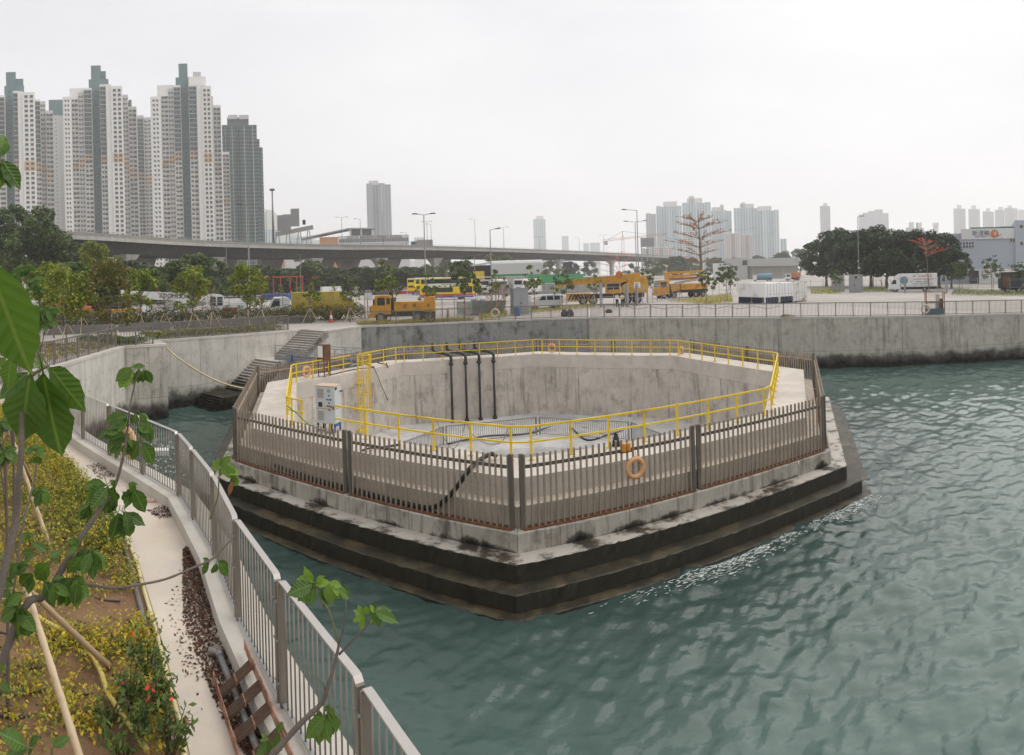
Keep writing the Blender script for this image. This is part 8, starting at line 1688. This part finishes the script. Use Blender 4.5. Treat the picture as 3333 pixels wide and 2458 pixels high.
def leafy(name, col, back):
    m, nt, b = newmat(name); tcn = nt.nodes.new('ShaderNodeTexCoord'); oi = nt.nodes.new('ShaderNodeObjectInfo')
    sx = nt.nodes.new('ShaderNodeSeparateXYZ'); nt.links.new(tcn.outputs['Object'],sx.inputs[0]); ax = mth(nt,'ABSOLUTE',sx.outputs[0])
    vein = ramp(nt,mth(nt,'MULTIPLY',ax,10.0),[(0.05,(1,1,1)),(0.22,(0,0,0))])
    side = mth(nt,'SINE',mth(nt,'MULTIPLY',mth(nt,'SUBTRACT',sx.outputs[1],mth(nt,'MULTIPLY',ax,0.9)),52.0)); sv = ramp(nt,side,[(0.86,(0,0,0)),(1.0,(1,1,1))])
    base = mixc(nt,oi.outputs['Random'],rgba(col,0.62),(col[0]*1.5,col[1]*1.3,col[2]*1.1,1)); base = mixc(nt,mth(nt,'MULTIPLY',noise(nt,tcn.outputs['Object'],4,4),0.5),base,rgba(col,0.55))
    base = mixc(nt,mth(nt,'MAXIMUM',mth(nt,'MULTIPLY',vein,0.55),mth(nt,'MULTIPLY',sv,0.13)),base,(0.20,0.27,0.07,1))
    spot = ramp(nt,noise(nt,tcn.outputs['Object'],7,3,0.5),[(0.72,(0,0,0)),(0.76,(1,1,1))]); base = mixc(nt,mth(nt,'MULTIPLY',spot,0.6),base,(0.13,0.07,0.03,1))
    nt.links.new(base,b.inputs['Base Color']); b.inputs['Roughness'].default_value = 0.42; b.inputs['Specular IOR Level'].default_value = 0.45; bump(nt,b,mth(nt,'ADD',side,mth(nt,'MULTIPLY',vein,3.0)),0.25,0.01)
    t = nt.nodes.new('ShaderNodeBsdfTranslucent'); nt.links.new(mixc(nt,1.0,base,(1.4,1.5,0.4,1),'MULTIPLY'),t.inputs['Color']); a = nt.nodes.new('ShaderNodeMixShader'); a.inputs[0].default_value = 0.28; o = nt.nodes['Material Output']; nt.links.new(b.outputs[0],a.inputs[1]); nt.links.new(t.outputs[0],a.inputs[2]); nt.links.new(a.outputs[0],o.inputs[0]); return m
M['leaf_fg'] = leafy('broad_leaf',(0.075,0.165,0.022),None); M['leaf_young'] = leafy('young_leaf',(0.17,0.31,0.04),None); M['leaf_dry'] = pm('dry_leaf_brown',(0.26,0.12,0.05),0.8,0,0.3,6)
LM = {mm: [leaf_mesh(w,c,f,i).mesh('leaf',M[mm],True) for i,(w,c,f) in enumerate(((0.205,0.14,0.25),(0.225,0.24,0.2),(0.19,0.32,0.35),(0.215,0.10,0.30)))] for mm in ('leaf_fg','leaf_young','leaf_dry')}
M['twig'] = pm('twig_bark',(0.13,0.105,0.085),0.85,0,0.35,14,0.4); M['twig_green'] = pm('green_stem',(0.13,0.13,0.055),0.7,0,0.25,10)
LR = random.Random(77)
_twin = [False]
def leaf_px(par, b, t, d, mat='leaf_fg', tilt=None, dd=None, wscale=1.0):
    """one leaf from its stalk to its tip"""
    B = at_d(b[0],b[1],d); T = at_d(t[0],t[1],d + (LR.uniform(-0.5,0.5)*(Vector((t[0]-b[0],t[1]-b[1])).length*d/F) if dd is None else dd)); ax = (T-B); L = ax.length*1.08; ax.normalize()
    view = Vector((B.x,B.y,B.z-CZ)).normalized(); nrm = (-view + Vector((LR.uniform(-0.5,0.5),LR.uniform(-0.5,0.5),LR.uniform(0.0,0.8)))); nrm = (nrm-ax*nrm.dot(ax)).normalized(); xx = ax.cross(nrm).normalized()
    if wscale == 1.0 and d > 2.0 and not _twin[0] and LR.random() < 0.75:
        _twin[0] = True; q = (t[0]-b[0],t[1]-b[1]); a_ = LR.uniform(-0.9,0.9); k_ = LR.uniform(0.7,1.0); leaf_px(par,(b[0]+LR.uniform(-5,5),b[1]+LR.uniform(-5,5)),(b[0]+k_*(q[0]*math.cos(a_)-q[1]*math.sin(a_)),b[1]+k_*(q[0]*math.sin(a_)+q[1]*math.cos(a_))),d+0.03,mat); _twin[0] = False
    mt = Matrix((xx,ax,nrm)).transposed().to_4x4(); o = inst('leaf', LR.choice(LM[mat]), par, B - Vector(par.location), mt.to_euler(), (L*wscale*1.22,L,L)); return o
def branch(par, pts, rads, mat='twig', name='branch'):
    q = smooth_pts([at_d(x,y,d)-Vector(par.location) for x,y,d in pts],4); n = len(q); r_ = [float(np.interp(i/(n-1),np.linspace(0,1,len(rads)),rads))*0.56*(1+0.10*math.sin(i*2.7)) for i in range(n)]
    return MB().tube(q,r_,8).build(name,M[mat],par,True)
def c3(x,y): return (x*.3795, 950+y*.3795)
def c4(x,y): return (x*.3631, 1400+y*.3631)
def sapling(label, px, d):
    p = at_d(px[0],px[1],d); return thing('sapling',label,'sapling',(p.x,p.y,ZP))
s1 = sapling('leafy green sapling with a long branch leaning across the path',(40,2300),3.1)
branch(s1,[(-60,2330,3.0),(75,1985,3.0),(150,1935,3.05),(250,1770,3.1),(310,1680,3.15),(370,1590,3.2),(400,1490,3.22),(415,1400,3.25),(425,1310,3.3),(450,1210,3.35)],[0.040,0.032,0.027,0.022,0.015,0.012,0.009,0.006])
branch(s1,[(418,1385,3.25),(440,1375,3.25),(455,1368,3.25)],[0.006,0.004],'twig_green'); branch(s1,[(437,1250,3.3),(425,1238,3.32),(430,1230,3.32)],[0.005,0.003],'twig_green'); branch(s1,[(330,1675,3.15),(360,1672,3.15),(385,1665,3.15)],[0.006,0.004],'twig_green'); branch(s1,[(215,1830,3.1),(255,1805,3.1),(290,1795,3.1)],[0.007,0.004],'twig_green'); branch(s1,[(185,1880,3.05),(230,1885,3.05),(245,1880,3.0)],[0.007,0.004],'twig_green')
for b,t in (((1130,650),(995,755)),((1120,660),(1018,820)),((1135,665),(1070,820)),((1190,660),(1188,785)),((1200,670),(1160,745)),((1230,665),(1230,790)),((1245,665),(1302,785)),((1135,645),(1238,632)),((1130,700),(1140,790))): leaf_px(s1,c3(*b),c3(*t),3.35,'leaf_young' if LR.random()<0.6 else 'leaf_fg')
for b,t in (((1085,1065),(900,1110)),((1090,1090),(955,1175)),((1160,1035),(1165,1140)),((1200,1040),(1250,1130)),((1090,1105),(1010,1200)),((940,1180),(828,1252)),((1060,1205),(895,1240)),((1060,1250),(900,1352)),((1050,1300),(965,1425)),((1080,1310),(1075,1420)),((1190,1290),(1125,1440)),((1220,1290),(1322,1475)),((1250,1110),(1305,1290)),((1240,1150),(1200,1225)),((1180,1150),(1285,1200)),((1230,1160),(1290,1290)),((1110,1220),(1000,1290)),((1100,1260),(1150,1340)),((1040,1180),(905,1210))): leaf_px(s1,c3(*b),c3(*t),3.25)
for b,t in (((965,515),(830,690)),((960,500),(1012,740)),((1025,500),(938,765)),((1190,520),(1305,738)),((945,500),(715,665)),((800,670),(665,775)),((795,690),(725,805)),((1110,560),(1115,640)),((1140,530),(1158,645)),((1060,740),(1022,985)),((1110,750),(1155,965)),((1100,740),(1218,850)),((1000,700),(1005,825)),((1150,480),(1230,560)),((1040,480),(985,478)),((1050,560),(1050,650)),((880,560),(800,640)),((1120,730),(1170,930))): leaf_px(s1,c4(*b),c4(*t),3.18)
for b,t in (((680,1000),(600,1000)),((690,1040),(610,1110)),((700,1050),(660,960)),((820,1095),(728,1292)),((835,1085),(890,1265)),((830,1100),(825,1335)),((735,1130),(600,1285)),((660,1330),(495,1555)),((685,1330),(682,1595)),((640,1330),(500,1450)),((400,1350),(480,1585)),((450,1190),(295,1352)),((290,1280),(155,1425)),((150,1200),(90,1342)),((315,1100),(195,1185)),((420,1090),(300,1005)),((440,1150),(545,1075)),((200,1460),(45,1575)),((160,1585),(10,1660)),((120,1400),(0,1330)),((100,1180),(10,1120)),((90,1200),(20,1290)),((250,1220),(120,1280)),((520,1200),(470,1150)),((560,1320),(490,1330)),((740,1300),(720,1400))): leaf_px(s1,c4(*b),c4(*t),3.02)
for b,t in (((170,220),(88,515)),((195,220),(245,515)),((150,230),(-10,335)),((200,100),(150,215)),((210,95),(60,190)),((100,60),(0,120)),((480,0),(500,215)),((700,0),(680,215))): leaf_px(s1,c5(*b),c5(*t),2.95)
# dry branch reaching over the kerb
s2 = sapling('thin bare branch reaching right across the path with a few leaves',(240,1905),3.15)
branch(s2,[(180,1895,3.05),(283,1903,3.1),(370,1914,3.15),(455,1903,3.2),(540,1885,3.3),(620,1852,3.4),(690,1820,3.5),(720,1790,3.55),(752,1757,3.6)],[0.016,0.013,0.011,0.010,0.008])
for b,t in (((1870,1190),(1808,1295)),((1880,1190),(1825,1150)),((1940,1190),(1910,1308)),((1960,1180),(2045,1312)),((1870,1180),(1815,1210))): leaf_px(s2,c4(*b),c4(*t),3.5,'leaf_fg')
# right-hand sapling in front of the railing
s3 = sapling('slender sapling in front of the near railing with three leaf tufts',(760,2520),2.3)
branch(s3,[(*c6(600,1800),2.2),(*c6(720,1652),2.2),(*c6(950,1395),2.22),(*c6(1120,1230),2.25),(*c6(1165,1120),2.25),(*c6(1225,920),2.28),(*c6(1262,760),2.3)],[0.022,0.019,0.016,0.012,0.009])
branch(s3,[(*c6(1262,760),2.3),(*c6(1245,680),2.3),(*c6(1185,480),2.32),(*c6(1120,380),2.34),(*c6(1075,270),2.35)],[0.008,0.007,0.004],'twig_green'); branch(s3,[(*c6(1265,740),2.3),(*c6(1300,620),2.3),(*c6(1320,480),2.3),(*c6(1318,370),2.32)],[0.006,0.004],'twig'); branch(s3,[(*c6(1265,830),2.3),(*c6(1380,710),2.3),(*c6(1490,600),2.3),(*c6(1520,540),2.3)],[0.008,0.005],'twig'); branch(s3,[(*c6(1150,1150),2.25),(*c6(1140,1080),2.25),(*c6(1092,1030),2.25)],[0.006,0.003],'twig')
for b,t in (((1055,240),(915,210)),((1050,255),(855,335)),((1060,250),(972,285)),((1070,260),(1180,235)),((1040,285),(925,395)),((1060,280),(1035,428)),((1080,290),(1160,388)),((1150,250),(1215,425)),((1200,260),(1275,345)),((1240,290),(1352,365)),((1180,240),(1285,272)),((1150,330),(1180,472)),((1000,290),(960,400)),((1075,250),(1110,212))): leaf_px(s3,c6(*b),c6(*t),2.35,'leaf_young' if LR.random()<0.45 else 'leaf_fg')
for b,t in (((1470,500),(1388,468)),((1470,512),(1375,552)),((1478,520),(1430,618)),((1480,495),(1430,448)),((1550,490),(1530,430)),((1560,488),(1735,542)),((1562,495),(1612,607)),((1560,480),(1610,440)),((1520,530),(1530,582)),((1500,500),(1480,440))): leaf_px(s3,c6(*b),c6(*t),2.3,'leaf_young' if LR.random()<0.6 else 'leaf_fg')
for b,t in (((1150,1330),(998,1505)),((1130,1345),(1088,1568)),((1150,1345),(1182,1545)),((1170,1310),(1252,1485)),((1145,1300),(1180,1240)),((1130,1330),(1050,1345)),((1190,1250),(1215,1360)),((690,1570),(585,1645)),((745,1490),(792,1625)),((690,1525),(615,1530)),((765,1480),(802,1392)),((700,1540),(690,1640))): leaf_px(s3,c6(*b),c6(*t),2.25,'leaf_fg')
# small sprig standing before the railing
s4 = sapling('single leafy sprig with a withered leaf before the railing',(690,1700),4.2)
branch(s4,[(*c4(1880,800),4.2),(*c4(1950,610),4.2),(*c4(1962,450),4.2),(*c4(1970,350),4.2)],[0.011,0.009,0.006],'twig_green')
for b,t in (((1968,345),(1888,335)),((1970,335),(2062,238)),((1975,330),(1900,268)),((1990,322),(2122,430)),((1990,330),(2075,395)),((1980,340),(2020,400)),((1975,325),(2010,255))): leaf_px(s4,c4(*b),c4(*t),4.2,'leaf_young')
leaf_px(s4,c4(2095,400),c4(2110,520),4.2,'leaf_fg'); leaf_px(s4,c4(2090,450),c4(2045,588),4.2,'leaf_dry',wscale=0.6)
# large leaves hanging close to the camera
s5 = sapling('sapling stem at the left edge with big drooping leaves close up',(45,2000),1.7)
branch(s5,[(-60,2150,1.6),(15,1850,1.65),(50,1700,1.7),(62,1560,1.7),(70,1450,1.72),(72,1330,1.75),(80,1240,1.78)],[0.022,0.018,0.015,0.012]); branch(s5,[(80,1245,1.78),(120,1210,1.78),(160,1190,1.78)],[0.010,0.007],'twig_green')
for b,t,d in (((370,690),(490,1415),1.75),((430,650),(695,1010),1.8),((260,700),(160,1310),1.7),((330,740),(300,1105),1.8),((100,560),(55,830),1.6),((285,600),(390,650),1.8),((240,690),(0,900),1.65),((400,660),(640,770),1.85),((330,760),(270,930),1.8),((50,560),(-30,640),1.5)): leaf_px(s5,c3(*b),c3(*t),d,'leaf_fg')
leaf_px(s5,(-45,830),(88,1208),0.95,'leaf_fg',dd=0.05,wscale=0.85)
for b,t in (((-10,900),(40,700)),((5,885),(70,765)),((15,915),(160,1130)),((20,930),(-20,1130)),((50,1000),(85,1135)),((0,960),(40,1090))): leaf_px(s5,(b[0]*.4056,150+b[1]*.4056),(t[0]*.4056,150+t[1]*.4056),1.3,'leaf_fg')
branch(s5,[(-120,1000,1.3),(-60,650,1.3),(2,520,1.3)],[0.012,0.006],'twig_green'); branch(s5,[(-150,900,0.95),(-80,800,0.95),(-33,832,0.95)],[0.010,0.006],'twig_green')
for b,t in (((240,1490),(15,1355)),((245,1505),(55,1545)),((270,1480),(330,1395)),((480,1490),(625,1400)),((300,1500),(250,1560)),((500,1480),(470,1400)),((0,900),(105,985)),((-20,700),(30,830))): leaf_px(s5,c5(*b),c5(*t),2.0,'leaf_fg')
branch(s5,[(-40,2600,2.0),(60,2470,2.0),(100,2430,2.0)],[0.012,0.006],'twig_green'); branch(s5,[(40,2620,2.0),(150,2500,2.0),(172,2432,2.0)],[0.012,0.006],'twig_green')
# mid-bed sapling with grey stem
s6 = sapling('grey-stemmed sapling in the bed behind the leaning branches',(75,1800),3.4)
branch(s6,[(40,1960,3.2),(72,1720,3.35),(105,1590,3.5),(118,1520,3.55),(112,1490,3.6)],[0.013,0.010,0.007])
for b,t in (((300,210),(220,160)),((310,215),(405,150)),((330,220),(430,230)),((320,230),(370,310)),((290,230),(310,300)),((280,160),(350,135)),((300,160),(240,190)),((370,540),(320,690)),((385,535),(440,680)),((350,540),(270,590)),((370,520),(440,545)),((345,520),(300,560)),((200,790),(160,800)),((210,800),(215,850)),((230,930),(190,1000)),((240,920),(270,990)),((220,590),(180,610)),((120,230),(90,210)),((150,240),(120,300))): leaf_px(s6,c4(*b),c4(*t),3.55)
# young trunks in the bed with their leaf tufts higher up
def rosettes(par, centers, d, n, L, mat='leaf_fg'):
    for (x,y) in centers:
        for k in range(n):
            a = LR.uniform(0,6.28); l = L*LR.uniform(0.7,1.2); leaf_px(par,(x+LR.uniform(-6,6),y+LR.uniform(-5,5)),(x+l*math.cos(a),y+l*math.sin(a)*0.7+l*0.35),d,mat)
def bed_tree(label, base, top, r, tufts, n, L):
    b = at_z(*base,ZP); d = math.hypot(b.x,b.y); t = thing('bed_tree',label,'tree',b); branch(t,[(base[0],base[1],d),((base[0]*2+top[0])/3+2,(base[1]*2+top[1])/3,d),(*top,d)],[r,r*0.8,r*0.55],name='trunk')
    for x,y in tufts: branch(t,[((top[0]*0.7+base[0]*0.3),(top[1]*0.75+base[1]*0.25),d),((top[0]+x)/2,(top[1]+y)/2+20,d),(x,y,d)],[r*0.4,r*0.15])
    rosettes(t,tufts,d,n,L); return t
bed_tree('young tree in the near bed with a thick grey trunk at the left edge',(25,2345),(20,1480),0.040,[(0,1380),(-30,1430),(10,1470)],7,48)
bed_tree('young tree in the bed with knotted trunk and dark leaf tufts above',(42,1795),(45,1380),0.055,[(60,1060),(10,1100),(-25,1040)],7,40)
bed_tree('young tree beyond the bed end with dark green leaf tufts',(126,1310),(131,1110),0.06,[(131,1019),(105,1000),(160,1010),(150,1045),(115,1050),(95,1030)],9,34)
bed_tree('young tree at the far left with bright leaf tufts before the lorries',(45,1330),(55,1000),0.06,[(60,880),(30,900),(90,870),(110,915),(50,930),(125,940),(75,950),(20,960)],9,27)
bed_tree('small leafy young tree at the path edge behind the close leaves',(125,1420),(130,1385),0.03,[(125,1370),(105,1395),(145,1400),(150,1375)],7,26)
